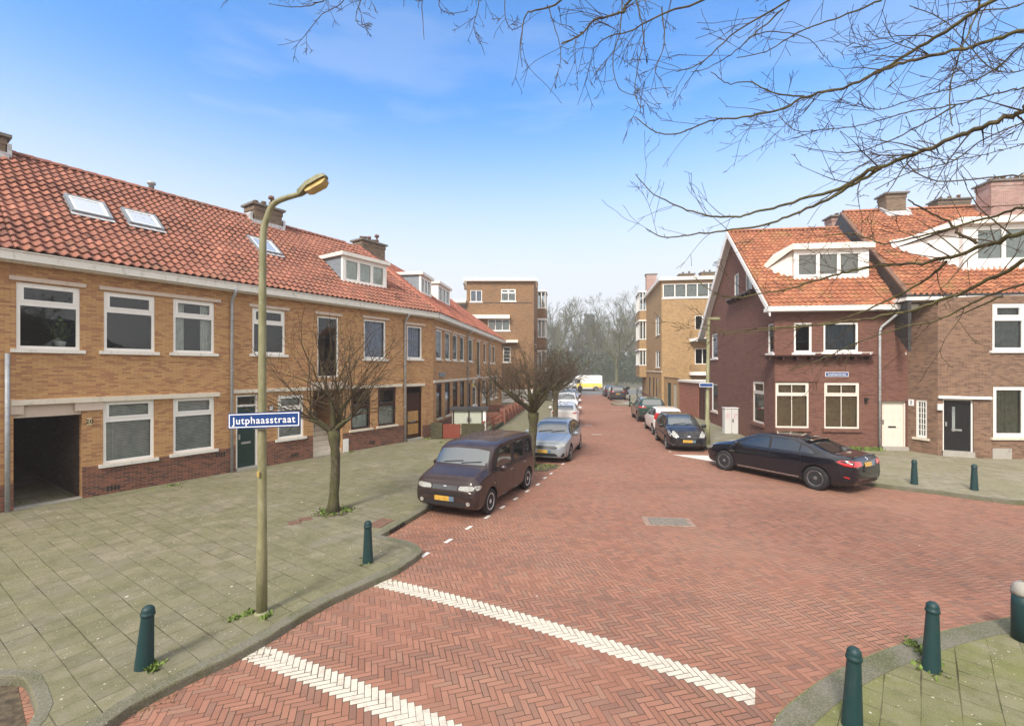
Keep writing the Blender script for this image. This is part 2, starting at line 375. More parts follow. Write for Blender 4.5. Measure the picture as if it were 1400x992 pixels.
    lane=m.noise(m.mapping(m.pos(),R(-70),(0.12,1.1,1)),1.0,4,0.6); col=m.mix(m.math('MULTIPLY',m.sstep(lane,0.5,0.7),0.28),col,(0.15,0.085,0.065))
    col=m.mix(m.math('MULTIPLY',m.sstep(m.noise(m.pos(),0.55,7,0.8),0.58,0.72),0.35),col,(0.16,0.14,0.075))
    col=m.mix(m.math('MULTIPLY',m.sstep(m.noise(m.pos(),90,3),0.45,0.75),0.25),col,(0.45,0.30,0.24))
    # white bricks: q index of the chevron row
    d_=m.math('SUBTRACT',bi,bj)
    q=sel(m.math('DIVIDE',d_,2*N), m.math('DIVIDE',m.math('SUBTRACT',d_,2*N-1),2*N))
    q=m.math('ROUND',q)
    per=2*N*W/math.sqrt(2)
    def band(qv,t0,t1):
        a=m.math('LESS_THAN', m.math('ABSOLUTE',m.math('SUBTRACT',q,qv)),0.5)
        return m.math('MULTIPLY', a, m.math('MULTIPLY', m.math('GREATER_THAN',t,t0), m.math('LESS_THAN',t,t1)))
    q2=-1; q1=6
    wm=m.math('MAXIMUM', band(float(q2),-0.12,5.42), band(float(q1),-0.35,5.6))
    wcol=m.mix(m.math('MULTIPLY',m.sstep(m.noise(m.pos(),8,6,0.8),0.45,0.68),0.65),(0.58,0.54,0.455),(0.36,0.30,0.235))
    wcol=m.mix(m.math('MULTIPLY',rr[0],0.18),wcol,(0.5,0.45,0.36))
    col=m.mix(wm,col,wcol)
    moss=m.sstep(m.noise(m.pos(),0.8,5,0.7),0.5,0.65)
    jc=m.mix(moss,(0.055,0.038,0.028),(0.06,0.055,0.022))
    col=m.mix(mm,jc,col)
    # white droppings / gum
    vo=m.n('ShaderNodeTexVoronoi'); m.inp(vo.inputs['Vector'],m.pos()); vo.inputs['Scale'].default_value=2.2
    spot=m.math('MULTIPLY', m.math('LESS_THAN',vo.outputs['Distance'],0.035), m.math('GREATER_THAN', m.sep(vo.outputs['Color'])[0],0.6))
    col=m.mix(m.math('MULTIPLY',spot,0.7),col,(0.6,0.55,0.5))
    m.bump(m.math('ADD',mm,m.math('MULTIPLY',m.noise(m.pos(),60,3),0.25)),0.6,0.006)
    M['road']=m.set(col,0.86,spec=0.25)
    # ---- pavement tiles
    def slabs(name, rot, a, b, mossc, mossamt, size=0.3, loc=(0,0,0)):
        m=NT(name); v=m.mapping(m.pos(),rot,(1,1,1),loc); sp=m.sep(v)
        wob=m.math('MULTIPLY',m.math('SUBTRACT',m.noise(m.pos(),0.6,1),0.5),0.06)
        row=m.math('FLOOR',m.math('DIVIDE',m.math('ADD',sp[1],wob),size))
        odd=m.math('MULTIPLY',m.math('MODULO',m.math('ABSOLUTE',row),2.0),0.5)
        xs=m.math('ADD',m.math('DIVIDE',m.math('ADD',sp[0],wob),size),odd); cx_=m.math('FLOOR',xs)
        fx=m.math('SUBTRACT',xs,cx_); fy=m.math('SUBTRACT',m.math('DIVIDE',m.math('ADD',sp[1],wob),size),row)
        e=m.math('MULTIPLY',m.math('MINIMUM',m.math('MINIMUM',fx,m.math('SUBTRACT',1.0,fx)),m.math('MULTIPLY',0.8,m.math('MINIMUM',fy,m.math('SUBTRACT',1.0,fy)))),size)
        r=m.white(m.xyz(cx_,row))
        crk=m.noise(m.pos(),1.1,4,0.6); wj=m.math('ADD',0.001,m.math('MULTIPLY',m.sstep(crk,0.3,0.75),0.009))
        nd=m.n('ShaderNodeMapRange'); nd.interpolation_type='SMOOTHSTEP'; m.inp(nd.inputs[0],e); m.inp(nd.inputs[1],m.math('MULTIPLY',wj,0.4)); m.inp(nd.inputs[2],wj); mm=nd.outputs[0]
        col=m.mix(r[0],a,b)
        mz=m.sstep(m.noise(m.pos(),0.5,8,0.8),0.38,0.58); col=m.mix(m.math('MULTIPLY',mz,mossamt),col,mossc)
        mz2=m.sstep(m.noise(m.pos(),3.2,6,0.75),0.42,0.66); col=m.mix(m.math('MULTIPLY',mz2,0.5),col,tuple(x*0.58 for x in mossc))
        f=m.noise(m.pos(),110,3); col=m.mix(m.math('MULTIPLY',m.sstep(f,0.45,0.72),0.4),col,(0.42,0.39,0.31))
        for sc,th,prob in ((5.0,0.065,0.40),(1.6,0.035,0.2),(11.0,0.08,0.55),(19.0,0.12,0.7)):
            vo=m.n('ShaderNodeTexVoronoi'); m.inp(vo.inputs['Vector'],m.pos()); vo.inputs['Scale'].default_value=sc
            dd=m.math('ADD',vo.outputs['Distance'],m.math('MULTIPLY',m.math('SUBTRACT',m.noise(m.pos(),sc*9,2),0.5),0.05))
            spot=m.math('MULTIPLY',m.math('LESS_THAN',dd,th),m.math('GREATER_THAN',m.sep(vo.outputs['Color'])[0],prob))
            col=m.mix(m.math('MULTIPLY',spot,0.7),col,(0.62,0.58,0.48))
        jn=m.mix(m.sstep(m.noise(m.pos(),1.7,4),0.45,0.6),(0.045,0.036,0.024),(0.05,0.055,0.014))
        jf=m.sstep(m.noise(m.pos(),0.9,5,0.7),0.35,0.62); col=m.mix(m.math('ADD',m.math('MULTIPLY',jf,0.55),m.math('MULTIPLY',mm,m.math('SUBTRACT',1.0,m.math('MULTIPLY',jf,0.55)))),jn,col)
        m.bump(m.math('ADD',mm,m.math('MULTIPLY',f,0.25)),0.5,0.006)
        return m.set(col,0.92,spec=0.2)
    M['pave_left']=slabs('mossy_concrete_slabs',R(33.7),(0.225,0.203,0.142),(0.165,0.152,0.108),(0.145,0.142,0.065),0.75)
    M['pave_near']=slabs('green_mossy_slabs',R(-48),(0.225,0.205,0.125),(0.165,0.162,0.085),(0.145,0.16,0.04),0.85)
    M['pave_right']=slabs('worn_concrete_slabs',R(8),(0.29,0.26,0.20),(0.23,0.21,0.16),(0.19,0.18,0.095),0.65)
    m=NT('asphalt'); f=m.noise(m.pos(),60,3); M['asphalt']=m.set(m.mix(f,(0.10,0.10,0.10),(0.17,0.17,0.165)),0.9)
    m=NT('grassy_ground'); f=m.noise(m.pos(),0.4,6,0.7); M['ground']=m.set(m.mix(f,(0.07,0.075,0.035),(0.13,0.11,0.07)),0.95)
    return M
M=make_mats()

def car_paint(name, c, metal=0.4, rough=0.28, dust=0.12, coat=0.75):
    m=NT(name); f=m.noise(m.pos(),2.5,6,0.7)
    col=m.mix(m.math('MULTIPLY',m.sstep(f,0.4,0.75),dust),c,(0.3,0.28,0.25))
    m.set(col,m.math('ADD',rough,m.math('MULTIPLY',f,0.1)),metal,0.35,coat); return m.mat
# ------------------------------------------------------------------ building blocks for houses
def wall(mb, F, s0,s1,z0,z1, holes, m=0, depth=0.12, mrev=None):
    hs=[h for h in holes if h[1]>s0 and h[0]<s1 and h[3]>z0 and h[2]<z1]
    xs=sorted(set([s0,s1]+[min(max(v,s0),s1) for h in hs for v in h[:2]]))
    zs=sorted(set([z0,z1]+[min(max(v,z0),z1) for h in hs for v in h[2:4]]))
    for a,b in zip(xs,xs[1:]):
        if b-a<1e-4: continue
        run=None
        for c,d in list(zip(zs,zs[1:]))+[(None,None)]:
            inside = c is None or d-c<1e-4 or any(h[0]<(a+b)/2<h[1] and h[2]<(c+d)/2<h[3] for h in hs)
            if not inside:
                run=[c,d] if run is None else [run[0],d]
            elif run is not None and not (c is not None and d-c<1e-4):
                mb.face([F.p(a,run[0]),F.p(b,run[0]),F.p(b,run[1]),F.p(a,run[1])],m); run=None
    for h in hs:
        a,b,c,d=h[:4]; dp=h[4] if len(h)>4 else depth; r=m if mrev is None else mrev
        mb.face([F.p(a,c),F.p(a,d),F.p(a,d,-dp),F.p(a,c,-dp)][::-1],r)
        mb.face([F.p(b,c),F.p(b,d),F.p(b,d,-dp),F.p(b,c,-dp)],r)
        mb.face([F.p(a,d),F.p(b,d),F.p(b,d,-dp),F.p(a,d,-dp)][::-1],r)
        mb.face([F.p(a,c),F.p(b,c),F.p(b,c,-dp),F.p(a,c,-dp)],r)

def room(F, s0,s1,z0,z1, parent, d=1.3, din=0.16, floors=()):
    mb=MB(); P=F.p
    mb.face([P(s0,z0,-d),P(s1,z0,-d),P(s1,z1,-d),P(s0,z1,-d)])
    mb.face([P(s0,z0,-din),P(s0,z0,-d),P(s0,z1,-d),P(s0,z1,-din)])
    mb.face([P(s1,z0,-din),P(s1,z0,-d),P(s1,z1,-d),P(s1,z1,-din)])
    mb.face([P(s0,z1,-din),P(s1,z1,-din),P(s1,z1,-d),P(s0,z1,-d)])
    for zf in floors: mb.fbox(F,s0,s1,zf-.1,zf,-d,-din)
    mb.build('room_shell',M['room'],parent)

def window(F, H, r, style='plain', frame='white', inner=None, sill='white_dirty', lintel=None, fw=0.07, split=0.27, dd=0.03, sill_over=0.10, cols=1, bars=0, pane_m='glass', vertical_bars=0):
    s0,s1,z0,z1=r[:4]
    fr=MB(); D0,D1=-dd-0.07,-dd
    fr.fbox(F,s0,s0+fw,z0,z1,D0,D1); fr.fbox(F,s1-fw,s1,z0,z1,D0,D1)
    fr.fbox(F,s0+fw,s1-fw,z0,z0+fw*1.1,D0,D1); fr.fbox(F,s0+fw,s1-fw,z1-fw,z1,D0,D1)
    panes=[]
    zi0,zi1=z0+fw*1.1,z1-fw
    zt=zi1-(z1-z0)*split
    xs=[s0+fw+(s1-s0-2*fw)*k/cols for k in range(cols+1)]
    for k in range(cols):
        a,b=xs[k],xs[k+1]
        if k>0: fr.fbox(F,a-fw*.5,a+fw*.5,zi0,zi1,D0,D1); a+=fw*.5
        if k<cols-1: b-=fw*.5
        if style=='transom':
            fr.fbox(F,a,b,zt-fw*.75,zt+fw*.75,D0,D1)
            # top light has its own thick sash
            q=fw*.85
            for (a_,b_,c_,d_) in ((a,a+q,zt+fw*.75,zi1),(b-q,b,zt+fw*.75,zi1),(a+q,b-q,zt+fw*.75,zt+fw*.75+q*.8),(a+q,b-q,zi1-q*.8,zi1)):
                fr.fbox(F,a_,b_,c_,d_,D0+.01,D1+.012)
            panes.append((a+q,b-q,zt+fw*.75+q*.8,zi1-q*.8)); panes.append((a,b,zi0,zt-fw*.75))
        else: panes.append((a,b,zi0,zi1))
        for v in range(vertical_bars):
            x=a+(b-a)*(v+1)/(vertical_bars+1); fr.fbox(F,x-.012,x+.012,zi0,zi1,D0+.03,D1-.01)
        for v in range(bars):
            z=zi0+(zi1-zi0)*(v+1)/(bars+1); fr.fbox(F,a,b,z-.012,z+.012,D0+.031,D1-.011)
    W=fr.build('window',M[frame],H)
    pm=MB()
    for a,b,c,d in panes: pm.face([F.p(a,c,D0+.035),F.p(b,c,D0+.035),F.p(b,d,D0+.035),F.p(a,d,D0+.035)])
    pm.build('pane',M[pane_m],W)
    if sill:
        sb=MB(); sb.fbox(F,s0-sill_over,s1+sill_over,z0-.09,z0-.002,D0,0.07); sb.build('sill',M[sill],W)
    if inner:
        kind,mat=inner[0],inner[1]; part=inner[2] if len(inner)>2 else 1.0
        im=MB(); di=D0-.05
        if kind=='slats':
            n=int((z1-z0)/.045); 
            for k in range(n):
                z=z1-.05-k*.045
                if z<z0+(1-part)*(z1-z0)+.03: break
                im.face([F.p(s0+.05,z,di-.012),F.p(s1-.05,z,di-.012),F.p(s1-.05,z-.036,di+.012),F.p(s0+.05,z-.036,di+.012)])
            for x in (.2,.5,.8):
                xx=s0+(s1-s0)*x; im.fbox(F,xx-.006,xx+.006,z0+.03,z1-.04,di+.013,di+.018)
            im.build('blind',M[mat],W)
        elif kind=='curtain':
            ht=z0+(z1-z0)*part; n=int((s1-s0)/.03)
            xs_=[s0+.03+(s1-s0-.06)*k/n for k in range(n+1)]
            rg=random.Random(int(s0*97)); ph=[rg.uniform(-.012,.012) for _ in xs_]
            for k in range(n):
                w0=.02*math.sin(k*1.3)+ph[k]; w1=.02*math.sin((k+1)*1.3)+ph[k+1]
                im.face([F.p(xs_[k],z0+.02,di+w0-.03),F.p(xs_[k+1],z0+.02,di+w1-.03),F.p(xs_[k+1],ht-.02,di+w1-.03),F.p(xs_[k],ht-.02,di+w0-.03)],0,None,True)
            im.build('curtain',M[mat],W)
        elif kind=='sides':
            for a,b in ((s0+.04,s0+(s1-s0)*.3),(s1-(s1-s0)*.3,s1-.04)):
                n=8
                for k in range(n):
                    x0=a+(b-a)*k/n; x1=a+(b-a)*(k+1)/n; w=(.03 if k%2 else 0)
                    im.face([F.p(x0,z0+.02,di-w-.02),F.p(x1,z0+.02,di-(.03-w)-.02),F.p(x1,z1-.02,di-(.03-w)-.02),F.p(x0,z1-.02,di-w-.02)],0,None,True)
            im.build('curtain',M[mat],W)
    return W

def slab(F, H, s0,s1,z0,z1,d=0.05,mat='concrete',name='lintel',din=-0.02):
    mb=MB(); mb.fbox(F,s0,s1,z0,z1,din,d); return mb.build(name,M[mat],H)

def door(F, H, r, mat='green_door', frame='white', transom=0.0, dd=0.08, slot=True, panels=None, step=True, glassm=None, label=None, fl=0.06):
    s0,s1,z0,z1=r
    fr=MB(); fr.fbox(F,s0,s0+fl,z0,z1,-dd-.08,-dd+.04); fr.fbox(F,s1-fl,s1,z0,z1,-dd-.08,-dd+.04); fr.fbox(F,s0+fl,s1-fl,z1-fl,z1,-dd-.08,-dd+.04)
    zt=z1-fl-transom
    if transom: fr.fbox(F,s0+fl,s1-fl,zt-.06,zt,-dd-.08,-dd+.04)
    fo=fr.build('door_frame',M[frame],H)
    if transom:
        t=MB(); t.face([F.p(s0+fl,zt,-dd-.03),F.p(s1-fl,zt,-dd-.03),F.p(s1-fl,z1-fl,-dd-.03),F.p(s0+fl,z1-fl,-dd-.03)]); t.build('pane',M['glass'],fo)
    top=zt-.06 if transom else zt
    mb=MB(); a,b,c,d=s0+fl+.005,s1-fl-.005,z0+.03,top-.005
    mb.fbox(F,a,b,c,d,-dd-.06,-dd-.02)
    if panels=='grid':
        nx,nz=2,5
        for i in range(nx):
            for j in range(nz):
                x0=a+.06+(b-a-.12)*i/nx+.02; x1=a+.06+(b-a-.12)*(i+1)/nx-.02
                z_0=c+.08+(d-c-.16)*j/nz+.02; z_1=c+.08+(d-c-.16)*(j+1)/nz-.02
                mb.fbox(F,x0,x1,z_0,z_1,-dd-.03,-dd-.008)
    elif panels=='diag':
        for k in range(5):
            zz=c+.25+(d-c-.4)*k/5
            b4=[F.p(a+.05,zz,-dd-.015),F.p(b-.05,zz+.16,-dd-.015),F.p(b-.05,zz+.16,-dd-.03),F.p(a+.05,zz,-dd-.03)]
            mb.hexa(b4,[p+Vector((0,0,.02)) for p in b4])
    elif panels=='three':
        for k in range(3):
            z_0=c+.15+(d-c-.3)*k/3+.05; z_1=c+.15+(d-c-.3)*(k+1)/3-.05
            mb.fbox(F,a+.1,b-.1,z_0,z_1,-dd-.04,-dd-.012,1 if k<2 else 0)
    elif panels=='slit':
        xm=(a+b)/2; mb.fbox(F,xm-.14,xm-.05,c+.75,d-.25,-dd-.03,-dd-.012,1)
        for xx in (xm-.3,xm+.14): mb.fbox(F,xx,xx+.025,c+.3,d-.2,-dd-.03,-dd-.012)
    o=mb.build('door',[M[mat],M[glassm or 'tan_glass']],H)
    hb=MB(); hb.fbox(F,a+.04,a+.09,c+.95,c+1.12,-dd-.02,-dd+.04) ; hb.build('handle',M['metal'],o)
    if slot:
        xm=(a+b)/2; sb=MB(); sb.fbox(F,xm-.15,xm+.15,c+.78,c+.85,-dd-.02,-dd+.0); sb.build('letter_slot',M['metal' if mat!='cream' else 'black'],o)
    if step:
        st=MB(); st.fbox(F,s0-.02,s1+.02,z0-.2,z0+.03,-dd-.1,.10); st.build('doorstep',M['step'],H)
    if label: o['label']=label
    return o

TW,TH=0.215,0.30
WAVE=[(0,0.0),(.12,.036),(.27,.056),(.43,.046),(.57,.014),(.72,-.006),(.88,-.008)]
def pantiles(o, ud, vd, width, length, name, mat, parent, clip=None, thick=0.02, under=True):
    """o eave-left corner, ud along the eave, vd up the slope"""
    o=Vector(o); ud=Vector(ud).normalized(); vd=Vector(vd).normalized(); nd=ud.cross(vd).normalized()
    if nd.z<0: nd=-nd
    nc=int(math.ceil(width/TW)); nr=int(math.ceil(length/TH)); mb=MB()
    rg=random.Random(int(width*100))
    cols=[]
    for c in range(nc):
        for f,h in WAVE:
            u=(c+f)*TW
            if u<width: cols.append((u,h,c+f))
    cols.append((width,0.0,width/TW))
    for r in range(nr):
        v0=r*TH-.02; v1=min((r+1)*TH+.015,length)
        lo=[];hi=[];lip=[]
        base=len(mb.v)
        for k,(u,h,tu) in enumerate(cols):
            jit=rg.uniform(-.007,.007)
            h+=.012*math.sin(u*.55+r*.4)+.008*math.sin(u*1.7-r*.9)
            mb.v.append(tuple(o+ud*u+vd*(v0+jit)+nd*(h+.062-.034)))
            mb.v.append(tuple(o+ud*u+vd*(v0+jit)+nd*(h+.062)))
            mb.v.append(tuple(o+ud*u+vd*v1+nd*(h+.008)))
        for k in range(len(cols)-1):
            a=base+k*3; b=a+3
            tu0,tu1=cols[k][2],cols[k+1][2]
            if tu1-math.floor(tu0)>1: tu1=math.floor(tu0)+.999
            for q,(t0,t1) in (((a,b,b+1,a+1),(.1,.2)),((a+1,b+1,b+2,a+2),(.2,.95))):
                mb.f.append(q); mb.m.append(0); mb.sm.append(False)
                mb.uv.append([(tu0,r+t0),(tu1,r+t0),(tu1,r+t1),(tu0,r+t1)])
    if under:
        L=length; b=[o-nd*.12,o+ud*width-nd*.12,o+ud*width+vd*L-nd*.12,o+vd*L-nd*.12]
        mb.hexa(b,[p+nd*.11 for p in b])
    return mb.build(name,M[mat],parent,clip)

def ridge_tiles(a,b,mat,parent,r=0.12,name='ridge'):
    a=Vector(a);b=Vector(b); d=b-a; n=max(1,int(d.length/.38)); mb=MB()
    up=Vector((0,0,1)); t=d.normalized(); w=t.cross(up).normalized(); up=w.cross(t)
    for k in range(n):
        p0=a+d*(k/n); p1=a+d*((k+1.06)/n)
        for rr,sgn in ((r,1),):
            ring0=[];ring1=[]
            for j in range(7):
                an=math.pi*j/6
                ring0.append(p0+w*math.cos(an)*rr*.92+up*(math.sin(an)*rr*.85-.02)); ring1.append(p1+w*math.cos(an)*rr*1.08+up*(math.sin(an)*rr*1.0-.02))
            u=k+.5
            for j in range(6): mb.face([ring0[j],ring0[j+1],ring1[j+1],ring1[j]],0,[(u,.1),(u,.2),(u+.2,.2),(u+.2,.1)])
            mb.face(ring1,0,[(u,.1)]*7)
    return mb.build(name,M[mat],parent)

def chimney(c, u, L, W, z0, z1, parent, mat='brick_chimney', pots=3, capd=0.12, label=None, cowl=False):
    """c plan centre, u long direction"""
    u=Vector((u[0],u[1],0)).normalized(); w=Vector((-u.y,u.x,0)); c=Vector((c[0],c[1],0))
    def bx(mb,l,k,a,b,m=0,off=0):
        q=c+u*off
        pts=[q-u*l/2-w*k/2,q+u*l/2-w*k/2,q+u*l/2+w*k/2,q-u*l/2+w*k/2]
        mb.hexa([p+Vector((0,0,a)) for p in pts],[p+Vector((0,0,b)) for p in pts],m)
    mb=MB(); bx(mb,L,W,z0,z1); bx(mb,L+.06,W+.06,z1-.22,z1-.06)
    o=mb.build('chimney',M[mat],parent)
    cb=MB(); bx(cb,L+2*capd,W+2*capd,z1,z1+.09); cb.build('chimney_cap',M['iron'],o)
    fb=MB(); bx(fb,L+.08,W+.08,z0,z0+.001); 
    fl=MB(); 
    for k in range(pots):
        off=(k-(pots-1)/2)*(L/max(pots,1))*.85
        pm=MB(); T=Matrix.Translation(c+u*off+Vector((0,0,z1+.09)))
        hgt=.22+.12*((k*7)%3)/2
        pm.lathe([(.10,0),(.09,hgt*.7),(.11,hgt*.75),(.11,hgt),(.07,hgt)],10,0,T)
        if cowl and k==pots-1: pm.lathe([(.05,hgt),(.05,hgt+.15),(.14,hgt+.16),(.12,hgt+.28),(.04,hgt+.32)],8,0,T)
        pm.build('chimney_pot',M['brick_chimney' if k%2 else 'ironred'],o)
    return o

def ray_plane(x,y,O,N):
    d=Vector(((x-CX)/F_PX,1,-(y-HY)/F_PX)); c=Vector((0,0,CAMZ))
    return c+d*((Vector(O)-c).dot(N)/d.dot(N))

def skylight(quadpx, O, N, parent):
    """roof window from its four picture corners tl,tr,br,bl on the roof plane"""
    P=[ray_plane(x,y,O,N) for x,y in quadpx]
    # rectangle along the roof axes
    h=Vector((N.x,N.y,0)).normalized(); ud=Vector((-h.y,h.x,0)); vd=N.cross(ud).normalized()
    if vd.z<0: vd=-vd
    c=sum(P,Vector())/4
    us=[abs((p-c).dot(ud)) for p in P]; vs=[abs((p-c).dot(vd)) for p in P]
    a=sum(us)/4; b=sum(vs)/4
    def ring(mb,a0,b0,a1,b1,h0,h1,m=0):
        for sx,sy,ex,ey in ((-a1,-b1,a1,-b0),(-a1,b0,a1,b1),(-a1,-b0,-a0,b0),(a0,-b0,a1,b0)):
            bb=[c+ud*x+vd*y+N*h0 for x,y in ((sx,sy),(ex,sy),(ex,ey),(sx,ey))]
            mb.hexa(bb,[p+N*(h1-h0) for p in bb],m)
    mb=MB(); ring(mb,a,b,a+.07,b+.07,-.05,.17)
    o=mb.build('roof_window',M['greypanel'],parent)
    i=MB(); ring(i,a-.06,b-.06,a-.002,b-.002,-.02,.155); i.build('inner_frame',M['white'],o)
    gm=MB(); gm.face([c+ud*x+vd*y+N*.14 for x,y in ((-a,-b),(a,-b),(a,b),(-a,b))]); gm.build('pane',M['skyglass'],o)
    ap=MB(); bb=[c+ud*x+vd*y+N*.095 for x,y in ((-a-.1,-b-.22),(a+.1,-b-.22),(a+.1,-b-.07),(-a-.1,-b-.07))]; ap.hexa(bb,[p+N*.015 for p in bb]); ap.build('apron',M['lead'],o)
    return o

def drainpipe(F, H, s, z0, z1, zelb=None, mat='zinc', r=0.045, d=0.08, gut_d=0.35):
    mb=MB(); pts=[F.p(s,z1,gut_d),F.p(s,z1-.12,gut_d-.02),F.p(s,z1-.35,d+.03),F.p(s,z1-.5,d),F.p(s,z0,d)]
    mb.tube(pts,r,10)
    z=z1-1.0
    while z>z0+.3: mb.lathe([(r+.012,-.02),(r+.012,.02)],10,0,Matrix.Translation(F.p(s,z,d))); z-=1.7
    return mb.build('drainpipe',M[mat],H)

def gutter(F, H, s0,s1,z,d0=0.0,d1=0.38,h=0.2,mat='white_dirty',name='gutter'):
    mb=MB(); mb.fbox(F,s0,s1,z-h,z,d0,d1); mb.fbox(F,s0,s1,z,z+.03,d1-.03,d1+.03); mb.fbox(F,s0,s1,z-h-.04,z-h,d0,d1-.12)
    return mb.build(name,M[mat],H)

def dormer(F, H, s0,s1,zb,zt,d_front,d_back,cols,parent_name='dormer',over=.12,slab_h=.16,cheek='greypanel',frame='white',inner=None,wz=(.12,.10),side=0.12,splay=0.0,panel=None):
    """flat roofed dormer; d negative = behind the facade. front plane at d_front"""
    G=Fac((F.p(0,0,d_front).x,F.p(0,0,d_front).y),F.u)
    mb=MB(); dep=d_front-d_back
    # cheeks and back as a closed body
    b=[G.p(s0,zb,-.10),G.p(s1,zb,-.10),G.p(s1+splay,zb,-dep),G.p(s0-splay,zb,-dep)]
    mb.hexa(b,[p+Vector((0,0,zt-zb)) for p in b])
    o=mb.build('dormer',M[cheek],H)
    fr=MB()
    a,c,z0,z1=s0,s1,zb+wz[0],zt-wz[1]
    fr.fbox(G,a,a+side,zb,zt,-.09,.03); fr.fbox(G,c-(panel or side),c,zb,zt,-.09,.03)
    fr.fbox(G,a+side,c-(panel or side),zb,z0,-.09,.03); fr.fbox(G,a+side,c-(panel or side),z1,zt,-.09,.03)
    x0,x1=a+side,c-(panel or side)
    pm=MB()
    for k in range(cols):
        p=x0+(x1-x0)*k/cols; q=x0+(x1-x0)*(k+1)/cols
        fr.fbox(G,p,p+.07,z0,z1,-.06,.015); fr.fbox(G,q-.07,q,z0,z1,-.06,.015); fr.fbox(G,p+.07,q-.07,z0,z0+.07,-.06,.015); fr.fbox(G,p+.07,q-.07,z1-.07,z1,-.06,.015)
        pm.face([G.p(p+.07,z0+.07,-.03),G.p(q-.07,z0+.07,-.03),G.p(q-.07,z1-.07,-.03),G.p(p+.07,z1-.07,-.03)])
    w=fr.build('window',M[frame],o); pm.build('pane',M['glass'],w)
    if inner:
        im=MB(); im.face([G.p(x0,z0,-.075),G.p(x1,z0,-.075),G.p(x1,z1,-.075),G.p(x0,z1,-.075)]); im.build('curtain',M[inner],w)
    rf=MB(); b=[G.p(s0-over,zt,over+.05),G.p(s1+over,zt,over+.05),G.p(s1+over+splay,zt,-dep),G.p(s0-over-splay,zt,-dep)]
    rf.hexa(b,[p+Vector((0,0,slab_h)) for p in b]); rf.build('dormer_roof',M['white_dirty'],o)
    return o

def text(body, F, s, z, d, size, mat, parent, width=None, name='lettering', ext=0.003):
    cu=bpy.data.curves.new(name,'FONT'); cu.body=body; cu.size=size; cu.extrude=ext; cu.align_x='CENTER'; cu.align_y='CENTER'; cu.offset=0.0012*size/0.15; cu.space_character=1.12
    cu.materials.append(M[mat])
    o=bpy.data.objects.new(name,cu); COL.objects.link(o); o.parent=parent
    X=Vector((F.u.x,F.u.y,0)); Z=Vector((0,0,1)); Nn=Vector((F.n.x,F.n.y,0))
    Mx=Matrix((X,Z,Nn)).transposed().to_4x4(); Mx.translation=F.p(s,z,d)
    bpy.context.view_layer.update()
    r=parent
    while r.parent: r=r.parent
    Mx.translation=Mx.translation-Vector(r.location)
    if width:
        w=o.dimensions.x
        if w>0: Mx=Mx@Matrix.Diagonal((width/w,1,1,1))
    o.matrix_local=Mx; bpy.context.view_layer.update()
    me=bpy.data.meshes.new_from_object(o.evaluated_get(bpy.context.evaluated_depsgraph_get())); me.name=name
    bpy.data.objects.remove(o); o=bpy.data.objects.new(name,me); COL.objects.link(o); o.parent=parent; o.matrix_local=Mx
    return o
HAZE=0.0013; SKYMUL=(0.62,1.36,1.9); VEIL=(5.1,5.3,5.55); FILL_CLOUD=(9.6,9.1,8.6); SKYSTR=0.09; SUNSTR=2.4; EXPO=1.0
# ================================================================== LEFT ROW
PZ=0.1
P0=g(118,680,PZ); FA=Fac((P0.x,P0.y),(0.667,1.0))
sC=FA.s_at(592); PC=FA.p(sC,0); FB=Fac((PC.x,PC.y),(0.14,1.0))
def A(x): return FA.s_at(x)
ZE=6.30   # gutter top
ZR,SB=10.1,4.5     # ridge height and setback
OV=0.36
QR=None
def row_house(F, s0, s1, label, name='brick_row_house'):
    p=F.p((s0+s1)/2,0.1)
    return empty(name,(p.x,p.y,0.1),0,label,'house','row houses with pantiled roof on the left')
H0=row_house(FA,-9.0,A(14),'end of the brick row left of the second drainpipe, beyond the dark passage')
H1=row_house(FA,A(14),A(316),'yellow brick row house with dark covered passage and five white windows')
H2=row_house(FA,A(316),A(552.6),'yellow brick row house with dark green door, open stair porch and dormer')
H3=row_house(FA,A(552.6),sC,'yellow brick corner row house with brown panelled door where the row bends')
b1=FB.s_at(638.4); b2=FB.s_at(668); b3=FB.s_at(686)
H4=row_house(FB,b1,b2,'narrow brick row house behind the red garden posts, third from the far end')
H4['label']='narrow brick row house past the bend, behind the timber garden rails'
H5=row_house(FB,b2,b3,'last brick row house before the tall flat roofed apartment block')
zc=ZE-.18
# --- H1
up=[FA.rect(22.2,109.4,384.7,476.4),FA.rect(142,211.7,398,479.3),FA.rect(236.8,293,407.6,481.7)]
gr=[FA.rect(141,210.7,548,634.5),FA.rect(236.8,293,543.5,620.4)]
ps0,ps1=A(18.3),A(112.2); pz=FA.sz(112,561)[1]
passage=[ps0,ps1,PZ-.1,FA.sz(142,545)[1]-.072,0.25]
mb=MB(); wall(mb,FA,A(14),A(316),PZ-.1,zc,up+gr+[passage]); mb.build('wall',M['brick_yellow'],H1)
zp=0.72
def pbox(H,F,a,b,top=.75):
    m_=MB(); m_.fbox(F,a,b,PZ-.1,top,-.02,.012); m_.build('plinth',M['brick_plinth'],H)
def plinth(H,F,s0,s1,z1,wins,step=.25):
    """low dark brick zone, stepping up between the windows; 12 mm proud"""
    edges=[s0]+[v for w in wins for v in (w[0]-.10,w[1]+.10)]+[s1]
    for k,(a,b) in enumerate(zip(edges,edges[1:])):
        if b-a<.02: continue
        under = k%2==1
        top=(wins[k//2][2]-.095) if under else z1
        pbox(H,F,a,b,top)
plinth(H1,FA,ps1,A(316),gr[0][2]-.05+.04,gr)
mb=MB(); mb.fbox(FA,A(14),ps0,PZ-.1,.75,-.02,.012); mb.build('plinth',M['brick_plinth'],H1)
for k,w in enumerate(up): window(FA,H1,w,'transom',inner=('sides','net') if k==2 else None)
